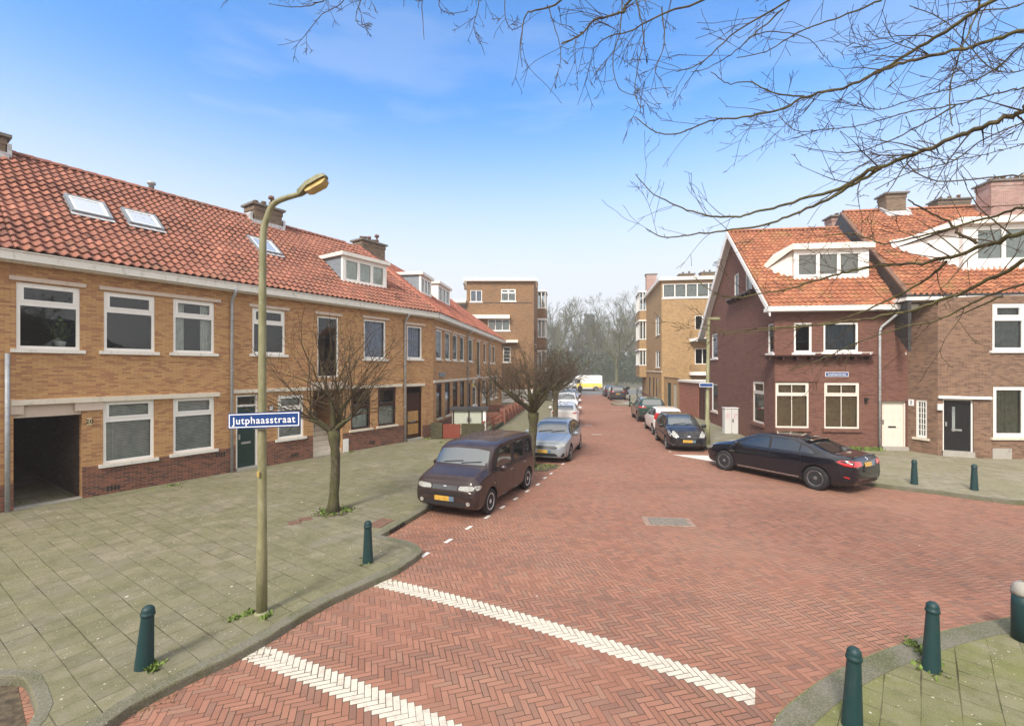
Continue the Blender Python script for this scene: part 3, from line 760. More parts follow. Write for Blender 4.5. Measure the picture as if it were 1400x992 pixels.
for w in gr: window(FA,H1,w,'transom',inner=('slats','blind',1.0))
def lint(F,H,x0,x1,y,h=.10,mat='concrete',d=.06):
    a,z=F.sz(x0,y); slab(F,H,a,F.s_at(x1),z-h/2,z+h/2,d,mat)
lint(FA,H1,12,117,379,.1); lint(FA,H1,135,301,393,.1)
zb=FA.sz(142,545)[1]
slab(FA,H1,A(14.5),A(299.5),zb-.07,zb+.06,.08,'concrete_pale')
slab(FA,H1,A(14.5),A(32),pz-.005,zb-.07,.045,'concrete'); slab(FA,H1,A(102),A(141),pz-.005,zb-.07,.045,'concrete')
slab(FA,H1,ps0,ps1,pz-.10,zb-.08,-.05,'concrete',din=-.25)
# passage tunnel
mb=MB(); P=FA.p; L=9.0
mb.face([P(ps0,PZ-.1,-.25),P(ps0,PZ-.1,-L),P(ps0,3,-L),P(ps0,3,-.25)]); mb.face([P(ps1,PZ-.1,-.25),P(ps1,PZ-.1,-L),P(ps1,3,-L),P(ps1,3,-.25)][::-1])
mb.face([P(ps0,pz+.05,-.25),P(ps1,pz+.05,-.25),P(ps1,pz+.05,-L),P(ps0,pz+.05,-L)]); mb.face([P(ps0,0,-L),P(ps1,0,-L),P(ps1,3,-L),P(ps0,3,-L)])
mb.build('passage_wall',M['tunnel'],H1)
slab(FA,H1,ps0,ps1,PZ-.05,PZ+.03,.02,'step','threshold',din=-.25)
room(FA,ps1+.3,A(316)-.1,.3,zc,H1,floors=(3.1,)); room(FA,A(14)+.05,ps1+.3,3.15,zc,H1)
slab(FA,H1,A(118.5),A(125.5),FA.sz(121,581)[1],FA.sz(121,571)[1],.02,'brass','house_number')
text('20',FA,A(121.9),FA.sz(121,576)[1],.024,.15,'black',H1.children[-1],name='number')
# air bricks
for H,F,x,y in ((H1,FA,146,668),(H1,FA,295,622),(H2,FA,398,622),(H2,FA,505,605)):
    a,z=F.sz(x,y); mb=MB()
    for k in range(4): mb.fbox(F,a+k*.075,a+k*.075+.045,z-.07,z+.07,.012,.016)
    mb.build('air_brick',M['black'],H)
# --- H0
s00=-9.0
mb=MB(); h0=[[-7.6,-6.2,.95,2.6],[-7.6,-6.2,3.95,5.6],[-4.9,-3.4,3.95,5.6]]
wall(mb,FA,s00,A(14)-.001,PZ-.1,zc,h0); mb.build('wall',M['brick_yellow'],H0)
for w in h0: window(FA,H0,w,'transom')
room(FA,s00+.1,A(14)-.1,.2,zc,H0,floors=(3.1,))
mb=MB(); z=FA.sz(6,350+0)[1]
mb.tube([FA.p(A(9),FA.sz(9,483)[1],.08),FA.p(A(9),PZ,.08)],.045,10); mb.build('drainpipe',M['zinc'],H0)
mb=MB(); mb.fbox(FA,s00,A(8),PZ-.1,.75,-.02,.012); mb.build('plinth',M['brick_plinth'],H0)
# --- H2
dz=PZ+.06
gdoor=FA.rect(322.6,353,540,641.6); gdoor[2]=dz
gw=FA.rect(379.7,415,540.6,600.6)
uw=[FA.rect(345,389.7,420,483.5)]
tall=FA.rect(433.9,463,431.3,516)
porch=FA.rect(428,468,533,624); porch[2]=PZ
uw2=FA.rect(497.4,527.4,435.8,490)
dk=[FA.rect(480,506.5,532,587.7),FA.rect(516.8,541.3,530,582.6)]
mb=MB(); wall(mb,FA,A(316),A(552.6),PZ-.1,zc,[gdoor,gw,tall,porch+[.9],uw2]+uw+dk); mb.build('wall',M['brick_yellow'],H2)
mb=MB(); pl=dk[0][2]-.1
plinth(H2,FA,gdoor[1]+.02,porch[0]-.01,gw[2]-.02,[gw]); plinth(H2,FA,porch[1]+.01,A(552.6),pl,dk)
pbox(H2,FA,A(316),gdoor[0]-.02,gw[2]-.02)
door(FA,H2,gdoor,'green_door','white',transom=.28,panels='diag')
window(FA,H2,gw,'transom',inner=('slats','blind',1.0))
window(FA,H2,uw[0],'transom'); window(FA,H2,tall,'plain',sill=None,fw=.06); window(FA,H2,uw2,'plain',inner=('curtain','bluecurtain',1.0))
for w in dk: window(FA,H2,w,'transom',frame='darkframe',inner=('curtain','net',.62),split=.42,sill='concrete_pale')
for (x0,x1,y) in ((340,395,417),(430,467,427),(495,531,432.5)): lint(FA,H2,x0,x1,y)
zb=FA.sz(322,535)[1]; slab(FA,H2,A(318),A(424),zb-.06,zb+.06,.06,'concrete_pale'); slab(FA,H2,A(474),A(549),zb-.06,zb+.06,.06,'concrete_pale')
slab(FA,H2,A(424.5),A(473.5),porch[3]-.0,porch[3]+.30,.05,'concrete')
# porch stairs rising inside
mb=MB(); a,b=porch[0],porch[1]
for k in range(11): mb.fbox(FA,a+.002,b-.002,PZ+.17*k,PZ+.17*(k+1),-3.2,-.05-.25*k)
mb.build('stairs',M['concrete_pale'],H2)
mb=MB()
for a_ in (porch[0]-.02,porch[1]+.02): mb.face([FA.p(a_,0,-.9),FA.p(a_,0,-3.3),FA.p(a_,3.2,-3.3),FA.p(a_,3.2,-.9)])
mb.face([FA.p(porch[0],0,-3.3),FA.p(porch[1],0,-3.3),FA.p(porch[1],3.3,-3.3),FA.p(porch[0],3.3,-3.3)]); mb.build('porch_wall',M['brick_yellow'],H2)
slab(FA,H2,porch[1]+.02,porch[1]+.28,PZ,PZ+.55,.03,'white','porch_pier')
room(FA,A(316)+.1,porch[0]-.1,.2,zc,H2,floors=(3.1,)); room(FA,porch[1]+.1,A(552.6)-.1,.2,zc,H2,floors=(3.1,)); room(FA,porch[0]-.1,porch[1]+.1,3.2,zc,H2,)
o=slab(FA,H2,A(367),A(374),FA.sz(370,561.5)[1],FA.sz(370,553.5)[1],.02,'ironred','house_number')
mb=MB(); mb.fbox(FA,A(368.2),A(372.8),FA.sz(370,560)[1],FA.sz(370,555)[1],.021,.026); mb.build('number_plate',M['signwhite'],o)
# --- H3 (one facade piece on each side of the bend)
u3=FA.rect(556.5,576.8,444.8,490); d3=FA.rect(555.8,576.8,528.7,598); d3[2]=dz
mb=MB(); wall(mb,FA,A(552.6),sC,PZ-.1,zc,[u3,d3])
B=lambda x: FB.s_at(x)
u3b=[FB.rect(x0,x1,yt,yb) for x0,x1,yt,yb in ((596,604.4,449.6,490.5),(608.6,615.6,453,492),(619,625.6,456,493),(628.8,634.8,459,495))]
g3b=[FB.rect(x0,x1,yt,yb) for x0,x1,yt,yb in ((596.8,604,527.7,571),(608.6,615.6,526.6,567),(619,625.6,525.5,563),(628.8,634.8,525,559))]
g3b=[[a,b,.95,2.78] for a,b,c,d in g3b]; zu0,zu1=u3b[0][2],u3b[0][3]; u3b=[[a,b,zu0,zu1] for a,b,c,d in u3b]
wall(mb,FB,0,b1,PZ-.1,zc,u3b+g3b); mb.build('wall',M['brick_yellow'],H3)
pbox(H3,FA,A(552.6),d3[0]-.02); pbox(H3,FA,d3[1]+.02,sC+.01); pbox(H3,FB,.013,b1)
window(FA,H3,u3,'plain',inner=('curtain','bluecurtain',1.0)); lint(FA,H3,553,580,441.5)
door(FA,H3,d3,'brown_door','darkframe',transom=.25,panels='three')
slab(FA,H3,A(554),A(580),d3[3]+.02,d3[3]+.14,.06,'concrete_pale')
for w in u3b: window(FB,H3,w,'plain',sill='concrete_pale',sill_over=.02)
for k,w in enumerate(g3b): window(FB,H3,w,'plain',frame='darkframe' if k<2 else 'darkframe',inner=('curtain','net' ,.7) if k<2 else None,sill='concrete_pale',sill_over=.02)
slab(FB,H3,u3b[0][0]-.1,u3b[1][1]+.1,zu1+.03,zu1+.13,.05); slab(FB,H3,u3b[2][0]-.1,u3b[3][1]+.1,zu1+.03,zu1+.13,.05)
slab(FB,H3,.05,b1-.05,2.82,2.94,.06,'concrete_pale')
o=slab(FB,H3,B(599.6),B(606.3),3.12,3.34,.1,'greypanel','vent_box')
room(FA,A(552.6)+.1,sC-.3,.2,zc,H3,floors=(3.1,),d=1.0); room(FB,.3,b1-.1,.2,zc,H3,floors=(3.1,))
# --- H4 / H5
def bwin(xs, z0,z1): return [[B(a),B(b),z0,z1] for a,b in xs]
u4=bwin(((641,646.5),(661,664.8)),zu0,zu1)+[[B(652.3),B(656.8),2.95,zu1+.02]]
g4=[[B(640.2),B(643.4),PZ+.05,2.6],[B(646),B(651.5),.95,2.75],[B(653),B(656.5),PZ+.05,2.6],[B(659),B(664.5),.95,2.75]]
mb=MB(); wall(mb,FB,b1,b2,PZ-.1,zc,u4+g4); mb.build('wall',M['brick_yellow'],H4)
for w in u4: window(FB,H4,w,'plain',sill='concrete_pale',sill_over=.03)
window(FB,H4,g4[1],'plain',frame='white'); window(FB,H4,g4[3],'plain',frame='white')
door(FB,H4,g4[0],'black_door','darkframe'); door(FB,H4,g4[2],'brown_door','darkframe')
slab(FB,H4,b1+.05,b2-.05,2.82,2.94,.06,'concrete_pale'); room(FB,b1+.1,b2-.1,.2,zc,H4,floors=(3.1,))
for (x0,x1) in ((640,647.5),(651.5,657.5),(660,666)): slab(FB,H4,B(x0),B(x1),zu1+.04,zu1+.13,.05)
u5=bwin(((669.3,672.3),(673.6,677)),zu0,zu1); g5=bwin(((670,674),(676,680)),.95,2.75)
mb=MB(); wall(mb,FB,b2,b3,PZ-.1,zc,u5+g5); mb.face([FB.p(b3,0),FB.p(b3,0,-9),FB.p(b3,zc,-9),FB.p(b3,zc)]); mb.build('wall',M['brick_yellow'],H5)
for w in u5+g5: window(FB,H5,w,'plain',sill='concrete_pale',sill_over=.03)
slab(FB,H5,b2+.05,b3-.05,2.82,2.94,.06,'concrete_pale'); room(FB,b2+.1,b3-.1,.2,zc,H5,floors=(3.1,))
# --- gutters and pipes
for H,F,a,b in ((H0,FA,s00,A(14)),(H1,FA,A(14)+.002,A(316)),(H2,FA,A(316)+.002,A(552.6)),(H3,FA,A(552.6)+.002,sC+OV*.115),(H3,FB,-OV*.115,b1),(H4,FB,b1+.002,b2),(H5,FB,b2+.002,b3+.3)):
    gutter(F,H,a,b,ZE,d1=OV)
drainpipe(FA,H1,A(315.5),PZ,ZE-.15); drainpipe(FA,H2,A(552.4),PZ,ZE-.15); drainpipe(FB,H3,b1,PZ,ZE-.15); drainpipe(FB,H5,b2,PZ,ZE-.15)
# --- roofs
def slope_dir(F): # up the slope
    inw=-F.n; return Vector((inw.x*(SB+OV),inw.y*(SB+OV),ZR-ZE-.0))
SL=slope_dir(FA).length
cornerE=FA.p(sC,ZE)      # bend at the eaves
bis=(FA.u+FB.u).normalized(); cutN=Vector((bis.x,bis.y,0))
NA=Vector((FA.u.x,FA.u.y,0)).cross(slope_dir(FA)).normalized();
if NA.z<0: NA=-NA
NBv=Vector((FB.u.x,FB.u.y,0)).cross(slope_dir(FB)).normalized()
if NBv.z<0: NBv=-NBv
EA=FA.p(0,ZE,OV); EB=FB.p(0,ZE,OV)
def roofA(H,a,b,clip=None,mat='tile_old'):
    return pantiles(FA.p(a,ZE+.03,OV),FA.u.to_3d(),slope_dir(FA),b-a,SL,'roof',M and mat,H,clip)
roofA(H0,s00,A(14)); roofA(H1,A(14),A(316)); rf2=roofA(H2,A(316),A(552.6))
roofA(H3,A(552.6),sC+.3,[(cornerE,cutN)])
def roofB(H,a,b,clip=None): return pantiles(FB.p(a,ZE+.03,OV),FB.u.to_3d(),slope_dir(FB),b-a,SL,'roof','tile_red',H,clip)
hipB=[(FB.p(b3+.3,ZE,OV),Vector((FB.u.x-FB.n.x*-1*.0,FB.u.y,0)).normalized())]
hd=(Vector((FB.u.x,FB.u.y,0))*1.0+Vector((-FB.n.x,-FB.n.y,0))*1.0).normalized()
roofB(H3,-2.2,b1,[(cornerE,-cutN)]); roofB(H4,b1,b2); roofB(H5,b2,b3+.3,[(FB.p(b3+.3,ZE,OV),hd)])
# back slopes close the roofs
def back(F,H,a,b,m,clip=None):
    mb=MB(); rb=[F.p(a,ZR,-SB),F.p(b,ZR,-SB),F.p(b,ZE,-9),F.p(a,ZE,-9)]; mb.face(rb)
    mb.face([F.p(a,0,-9),F.p(b,0,-9),F.p(b,ZE,-9),F.p(a,ZE,-9)]); mb.build('roof_back',M[m],H,clip)
for H,F,a,b,m in ((H0,FA,s00,A(14),'tile_old'),(H1,FA,A(14),A(316),'tile_old'),(H2,FA,A(316),A(552.6),'tile_old'),(H4,FB,b1,b2,'tile_red'),(H5,FB,b2,b3-4,'tile_red')): back(F,H,a,b,m)
back(FA,H3,A(552.6),sC,'tile_old',[(cornerE,cutN)]); back(FB,H3,-2.2,b1,'tile_red',[(cornerE,-cutN)])
# ridges
den=cutN.dot(Vector((FA.u.x,FA.u.y,0))); 
def hit_cut(F,d):   # s where the line at depth d meets the bend plane
    q=F.p(0,0,d); return (cornerE-q).dot(cutN)/cutN.dot(Vector((F.u.x,F.u.y,0)))
sra=hit_cut(FA,-SB); QR=FA.p(sra,ZR+.06,-SB)
for H,a,b in ((H0,s00,A(14)),(H1,A(14),A(316)),(H2,A(316),min(A(552.6),sra))): ridge_tiles(FA.p(a,ZR+.06,-SB),FA.p(b,ZR+.06,-SB),'tile_old',H)
ridge_tiles(cornerE+Vector((FA.n.x+FB.n.x,FA.n.y+FB.n.y,0)).normalized()*OV+Vector((0,0,.1)),QR,'tile_red',H3,name='hip_ridge')
srb=hit_cut(FB,-SB); ridge_tiles(FB.p(srb,ZR+.06,-SB),FB.p(b1,ZR+.06,-SB),'tile_red',H3); ridge_tiles(FB.p(b1,ZR+.06,-SB),FB.p(b2,ZR+.06,-SB),'tile_red',H4)
ridge_tiles(FB.p(b2,ZR+.06,-SB),FB.p(b3+.3-SB-OV,ZR+.06,-SB),'tile_red',H5)
# hip end of the last roof
mb=MB(); mb.face([FB.p(b3+.3,ZE,OV),FB.p(b3+.3,ZE,-9),FB.p(b3+.3-SB-OV,ZR,-SB)]); mb.build('roof_hip',M['tile_red'],H5)
# chimneys
def ridge_at(F,x): return F.s_at(x,-SB)
def chim(F,H,x0,x1,ytop,yb,w=.75,mat='brick_chimney',pots=3,cowl=False,dd=0.0):
    a,b=F.s_at(x0,-SB+dd),F.s_at(x1,-SB+dd); c=F.p((a+b)/2,0,-SB+dd); z1=CAMZ-(ytop-HY)*c.y/F_PX
    return chimney((c.x,c.y),F.u,abs(b-a),w,ZR-.7,z1,H,mat,pots,cowl=cowl)
chim(FA,H0,-70,4,183,210,pots=2,cowl=True)
chim(FA,H1,341,379,288,308,w=.8,pots=3,cowl=True) if False else chim(FA,H2,341,379,287,308,w=.8,pots=3,cowl=True)
chim(FA,H3,489,520,334,352,w=.8,pots=5,cowl=True,dd=-.3)
for x in (341,):
    pass
# flashing round the chimney
for F,H,x0,x1 in ((FA,H0,-72,6),(FA,H2,339,381)):
    a,b=F.s_at(x0,-SB),F.s_at(x1,-SB); mb=MB(); mb.fbox(F,a-.03,b+.03,ZR-.38,ZR-.10,-SB+.36,-SB+.46); mb.fbox(F,b,b+.1,ZR-.25,ZR+.2,-SB-.4,-SB+.4); mb.fbox(F,a-.1,a,ZR-.25,ZR+.2,-SB-.4,-SB+.4); mb.build('flashing',M['lead'],H)
a=FA.s_at(207,-SB-.5); c=FA.p(a,0,-SB-.5); mb=MB(); mb.lathe([(.09,ZR-.6),(.09,ZR+.45),(.14,ZR+.47),(.14,ZR+.55),(.02,ZR+.6)],12,0,Matrix.Translation(c)); mb.build('flue_pipe',M['zinc'],H1)
mb=MB(); mb.fbox(FA,a-.5,a+.5,ZR-.4,ZR+.17,-SB-.9,-SB-.35); mb.build('flue_base',M['ironred'],H1)
# roof windows
skylight([(92.6,272.7),(138.3,284),(148.7,303),(98.8,292.4)],EA,NA,H1)
skylight([(168.5,291),(207.5,300.3),(219.6,317),(178.4,309.3)],EA,NA,H1)
skylight([(340,327),(370,335.5),(380,350),(352,345)],EA,NA,H2)
# dormers
def on_roof(F,E,N,x,y):
    p=ray_plane(x,y,E,N); q=p-F.p(0,0,0); return Vector((q.x,q.y)).dot(F.u), p.z, Vector((q.x,q.y)).dot(F.n)
s_,z_,d_=on_roof(FA,EA,NA,467,385); s2=FA.s_at(527,d_); zt=CAMZ-(346-HY)*FA.p(s_,0,d_).y/F_PX
dormer(FA,H2,s_,s2,z_-.02,zt-.1,d_+.05,-SB-.2,3,inner='net')
s_,z_,d_=on_roof(FB,EB,NBv,573.7,401); zt=CAMZ-(373-HY)*FB.p(s_,0,d_).y/F_PX; s2=FB.s_at(588,d_)
dormer(FB,H3,s_,s2,z_-.02,zt-.1,d_+.05,-SB-.2,3,inner='net')
s_,z_,d_=on_roof(FB,EB,NBv,597.5,412); zt=CAMZ-(385.5-HY)*FB.p(s_,0,d_).y/F_PX; s2=FB.s_at(613.5,d_)
dormer(FB,H4,s_,s2,z_-.02,zt-.1,d_+.05,-SB-.2,3,cheek='white',inner='net')
chim(FB,H4,566,582,381,388,w=.6,pots=3,dd=-1.0)

# ================================================================== APARTMENT BLOCK (end of the left row)
HC=empty('apartment_building',(0.2,46.5,0),0,'tall brown brick apartment block with flat roof beyond the left row','building')
YC=47.0
cx0=(640-CX)/F_PX*YC; cx1=(729.8-CX)/F_PX*YC
FC=Fac((cx0-6,YC),(1,0)); FCs=Fac((cx1,YC),(0.14,1.0))
def Cs(x): return FC.s_at(x)
ztC=CAMZ+(505-384)*YC/F_PX
wc=[FC.rect(643,659,396.5,412.5),FC.rect(685,705,395,411.5),FC.rect(667,697,436.5,452),FC.rect(688,698,474,495)]
sL=FC.s_at(638)
mb=MB(); wall(mb,FC,sL,FC.s_at(729.8),0,ztC,wc)
zm=CAMZ+(505-413)*YC/F_PX
mb.face([FC.p(0,0,-.3),FC.p(sL,0,-.3),FC.p(sL,zm-1.2,-.3),FC.p(0,zm-1.2,-.3)])
ws=[[6.2,8.0,9.0,10.6],[1.0,2.2,6.2,7.8]]
wall(mb,FCs,0,20,0,ztC,ws)
mb.face([FC.p(sL,0,0),FC.p(sL,0,-14),FC.p(sL,ztC,-14),FC.p(sL,ztC,0)])
mb.build('wall',M['brick_brown'],HC)
window(FC,HC,wc[0],'plain',cols=2,sill='white',inner=('curtain','bluecurtain',1)); window(FC,HC,wc[1],'transom',cols=2,sill='white',inner=('curtain','net',1)); window(FC,HC,wc[2],'plain',cols=3,sill='white',inner=('curtain','net',.8)); window(FC,HC,wc[3],'plain',cols=1,bars=3,frame='white')
window(FCs,HC,ws[1],'plain',frame='darkframe',cols=2)
room(FC,sL+.2,FC.s_at(729)-.3,.2,ztC-.3,HC,floors=(3.2,6.4,9.4))
mb=MB(); mb.fbox(FC,sL-.3,FC.s_at(729.8)+.3,ztC-.05,ztC+.28,-14,.35); mb.build('cornice',M['white_dirty'],HC)
mb=MB(); zs=FC.sz(700,412.5)[1]; mb.fbox(FC,sL,FC.s_at(727),zs-.1,zs,-.02,.06); mb.build('string_course',M['brick_chimney'],HC)
slab(FC,HC,FC.s_at(643),FC.s_at(697),FC.sz(690,436)[1]+.0,FC.sz(690,431)[1],.6,'white_dirty','awning_slab'); slab(FC,HC,FC.s_at(672),FC.s_at(708),FC.sz(690,468.5)[1],FC.sz(690,465)[1],.7,'white_dirty','awning_slab')
# street bays
mb=MB(); fr=MB(); pn=MB()
for k,(zb_,zt_) in enumerate(((3.2,5.5),(7.1,9.1),(10.4,12.3))):
    mb.fbox(FCs,4.6,7.4,zb_-1.2,zb_,0,.9); 
    for a,b in ((4.6,4.7),(5.55,5.65),(6.4,6.5),(7.3,7.4)): fr.fbox(FCs,a,b,zb_,zt_,.8,.9)
    for d in (0.02,.4,.8): fr.fbox(FCs,4.6,4.68,zb_,zt_,d,d+.09)
    fr.fbox(FCs,4.5,7.5,zt_,zt_+.18,0,1.0); fr.fbox(FCs,4.55,7.45,zb_,zb_+.1,0,.95)
    pn.fbox(FCs,4.65,7.35,zb_+.1,zt_,.05,.85)
mb.fbox(FCs,4.62,7.38,0,2.0,0,.88); mb.build('bay',M['brick_brown'],HC); w=fr.build('window',M['white'],HC); pn.build('pane',M['glass'],w)
for (x,n) in ((648,4),): 
    c=at(x,378,52); chimney((c.x,c.y),(1,0),2.2,.7,ztC,ztC+.55,HC,pots=5)
chimney((FCs.p(6.4,0,-.6).x,FCs.p(6.4,0,-.6).y),FCs.u,.9,.9,ztC,ztC+1.0,HC,'brick_brown',pots=0,capd=.04)
mb=MB(); mb.fbox(FC,Cs(630)-3,sL-.05,zm-1.2,zm-.9,-5,.15); mb.fbox(FC,Cs(630)-3,sL-.05,zm-.1,zm+.2,-5,0.5); mb.fbox(FC,Cs(630)-3,sL-.05,zm-.9,zm-.1,-5,-2.5); mb.build('roof_terrace',M['white_dirty'],HC)
mb=MB()
for k in range(22): mb.fbox(FC,sL-.2-k*.16,sL-.17-k*.16,zm-2.2,zm-1.3,.16,.19)
mb.fbox(FC,sL-4,sL-.05,zm-1.3,zm-1.24,.14,.21); mb.build('railing',M['ironred'],HC)
mb=MB(); mb.fbox(FC,sL,FC.s_at(728.5),0,1.45,.0,.02); mb.build('rendered_base',M['white'],HC)

# ================================================================== RIGHT: gable house
S1=g(973,578,PZ); S2=g(988,584,PZ); sd=Vector((S2.x-S1.x,S2.y-S1.y)).normalized()
sd=Vector((-0.143,-1.0)).normalized()
cor=line_pt((S1.x,S1.y),(0.143,1.0),1059)
FS=Fac((cor.x,cor.y),sd)           # street side wall, s negative = farther away
FE=Fac((cor.x,cor.y),(1.0,-0.115)) # front wall
ZG=6.15; ZGR=11.0
sfar=FS.s_at(966.5)                 # far end of the gable wall
HE=empty('gable_house',(cor.x+3,cor.y+4,.1),0,'maroon painted brick corner house with pointed gable and orange roof','house')
sEe=FE.s_at(1241)
gd=FE.rect(1206,1240,548,608.5); gd[2]=PZ+.12
bw=[FE.rect(1059.5,1106,522.6,582),FE.rect(1127,1175,522.6,585)]
bw[1][2]=bw[0][2]=.98; bw[0][3]=bw[1][3]=FE.rect(1127,1175,522.6,585)[3]; bw[0][0]=.04
uwE=[FE.rect(1085.5,1110,441,482),FE.rect(1126,1173.5,441,481)]
sw=[FS.rect(1029,1044.5,521,580)]; sw[0][2]=.98; sw[0][3]=bw[1][3]
usw=FS.rect(1049.5,1057.2,445,484); usw[1]=-.12; usw[2]=uwE[0][2]; usw[3]=uwE[0][3]
lw=FS.rect(973,981,457,490)
lw2=[lw[0],lw[1],.9,2.6]
gw1=[FS.rect(1003.5,1010,376.5,408),FS.rect(1019,1028,368,400)]
for w in gw1: w[2]=7.45; w[3]=8.65
mb=MB(); wall(mb,FE,0,sEe,PZ-.1,ZG-.05,bw+uwE+[gd+[.25]])
wall(mb,FS,sfar,0,PZ-.1,ZG-.05,sw+[usw,lw,lw2])
# gable triangle
sm=(sfar+0)/2
def gtri(mb,z0):
    zs=[z0,7.3,8.8,ZGR]
    def half(z): return (0-sfar)/2*(ZGR-z)/(ZGR-(ZG-.05))
    for c,d in zip(zs,zs[1:]):
        pts=[(sm-half(c),c),(sm+half(c),c),(sm+half(d),d),(sm-half(d),d)]
        if c==7.3:
            xs=[sm-half(c)]+sorted([v for w in gw1 for v in w[:2]])+[sm+half(c)]
            mb.face([FS.p(pts[0][0],c),FS.p(gw1[0][0],c),FS.p(gw1[0][0],d),FS.p(pts[3][0],d)])
            mb.face([FS.p(gw1[0][1],c),FS.p(gw1[1][0],c),FS.p(gw1[1][0],d),FS.p(gw1[0][1],d)])
            mb.face([FS.p(gw1[1][1],c),FS.p(pts[1][0],c),FS.p(pts[2][0],d),FS.p(gw1[1][1],d)])
            for w in gw1:
                mb.face([FS.p(w[0],c),FS.p(w[1],c),FS.p(w[1],7.45),FS.p(w[0],7.45)]); mb.face([FS.p(w[0],8.65),FS.p(w[1],8.65),FS.p(w[1],d),FS.p(w[0],d)])
                for a in w[:2]: mb.face([FS.p(a,7.45),FS.p(a,8.65),FS.p(a,8.65,-.12),FS.p(a,7.45,-.12)])
        else:
            mb.face([FS.p(*p) for p in (pts if d<ZGR else pts[:3])])
gtri(mb,ZG-.05)
mb.build('wall',M['brick_purple'],HE)
for w in bw: window(FE,HE,w,'transom',inner=('slats','woodblind',1.0),sill=None,fw=.065,split=.24,vertical_bars=1,frame='cream')
slab(FE,HE,bw[0][0]-.0,bw[0][1]+.08,.84,.97,.09,'brick_purple','sill_course'); slab(FE,HE,bw[1][0]-.08,bw[1][1]+.1,.84,.97,.09,'brick_purple','sill_course'); slab(FS,HE,sw[0][0]-.1,sw[0][1]+.1,.84,.97,.09,'brick_purple','sill_course')
window(FS,HE,sw[0],'transom',inner=('slats','woodblind',1.0),sill=None,split=.24,frame='cream')
window(FE,HE,uwE[0],'plain',sill='white',frame='white',fw=.085); window(FE,HE,uwE[1],'plain',sill='white',frame='white',fw=.08,inner=('curtain','greypanel',1.0)); window(FS,HE,usw,'plain',sill='white',fw=.06)
window(FS,HE,lw,'plain',sill='white'); window(FS,HE,lw2,'plain',sill='concrete')
for w in gw1: window(FS,HE,w,'plain',sill=None,fw=.06,inner=('curtain','net',1))
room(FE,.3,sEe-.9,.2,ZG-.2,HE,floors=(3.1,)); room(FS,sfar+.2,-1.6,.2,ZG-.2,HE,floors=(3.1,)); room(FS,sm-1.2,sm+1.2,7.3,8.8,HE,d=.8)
door(FE,HE,gd,'cream','cream',panels='grid',step=True,fl=.05,dd=.14)
# lintel band and overhang
zl=bw[1][3]; slab(FE,HE,.0,bw[1][0]-.25,zl+.03,zl+.15,.05,'brick_purple','brick_band')
zband=FE.sz(1180,538)[1]; slab(FE,HE,bw[0][1]+.03,bw[1][0]-.03,zband-.03,zband+.05,.02,'brick_purple','brick_band'); slab(FE,HE,bw[1][1]+.03,gd[0]-.25,zband-.03,zband+.05,.02,'brick_purple','brick_band')
# plant shelf with brackets under the upper windows
za=FE.sz(1150,487)[1]; mb=MB(); a,b=-.62,FE.s_at(1190.6)
mb.fbox(FE,a,b,za-.0,za+.06,-.0,.36)
for k in range(8):
    x=a+.25+(b-a-.5)*k/7; mb.fbox(FE,x,x+.09,za-.14,za-.001,0,.3)
mb.fbox(FS,-.5,.36,za-.001,za+.055,0,.34); mb.build('shelf',M['brown_door'],HE)
mb=MB(); mb.fbox(FE,.9,b-.1,za+.14,za+.165,.28,.31)
for k in range(4): mb.fbox(FE,.95+k*1.35,.98+k*1.35,za+.06,za+.14,.28,.31)
mb.build('shelf_rail',M['white'],HE)
zl2=7.27; mb=MB(); mb.fbox(FS,gw1[0][0]-.6,gw1[1][1]+.5,zl2,zl2+.1,0,.3)
for k in range(6): x=gw1[0][0]-.45+k*(gw1[1][1]-gw1[0][0]+.8)/5; mb.fbox(FS,x,x+.09,zl2-.13,zl2-.001,0,.25)
mb.build('gable_shelf',M['brown_door'],HE)
# roof
Wd=-sfar; half=Wd/2; ang=math.atan2(ZGR-ZG,half)
ov=.38
OG=FE.p(-.32,ZG+.0,ov)
inE=Vector((-sd.x,-sd.y,0))      # away from the street corner (towards the far side)
vE=Vector((inE.x*(half+ov),inE.y*(half+ov),(ZGR-ZG)+.02))
ridW=sEe+.32
rE=pantiles(OG,Vector((FE.u.x,FE.u.y,0)),vE,ridW,vE.length,'roof','tile_new',HE)
mb=MB(); p=FS.p(sm,ZGR+.02,.34); q=p+Vector((FE.u.x,FE.u.y,0))*ridW; rr=FS.p(sfar-.3,ZG,.34); r2=rr+Vector((FE.u.x,FE.u.y,0))*ridW; mb.face([p,q,r2,rr]); mb.build('roof_back',M['tile_new'],HE)
ridge_tiles(p+Vector((0,0,.04)),q+Vector((0,0,.04)),'tile_new',HE)
# barge boards (white) on both verges
mb=MB()
def barge(mb,pa,pb,h=.26,th=.05,off=FS.n):
    o3=Vector((off.x,off.y,0)); b=[pa,pb,pb-o3*th,pa-o3*th]
    mb.hexa([p-Vector((0,0,h)) for p in b],b)
top=FS.p(sm,ZGR+.06,.38); barge(mb,FS.p(ov+.05,ZG-.12,.38),top); barge(mb,top,FS.p(sfar-ov-.3,ZG-.3,.38),.42)
bb=[FS.p(sm,ZGR-.12,.36),FS.p(sfar-ov-.3,ZG-.55,.36),FS.p(sfar-ov-.3,ZG-.55,-.0),FS.p(sm,ZGR-.12,-.0)]
mb.hexa([p-Vector((0,0,.05)) for p in bb],bb)
mb.build('barge_board',M['white'],HE)
mb=MB(); mb.fbox(FE,-.45,sEe+.1,ZG-.17,ZG-.02,.0,ov+.1); mb.fbox(FE,-.45,sEe+.1,ZG-.02,ZG+.03,ov+.04,ov+.12); mb.build('gutter',M['white'],HE)
mb=MB(); mb.fbox(FE,-.42,sEe+.1,ZG-.015,ZG+.06,ov-.08,ov+.03); mb.build('gutter_lining',M['slate'],HE)
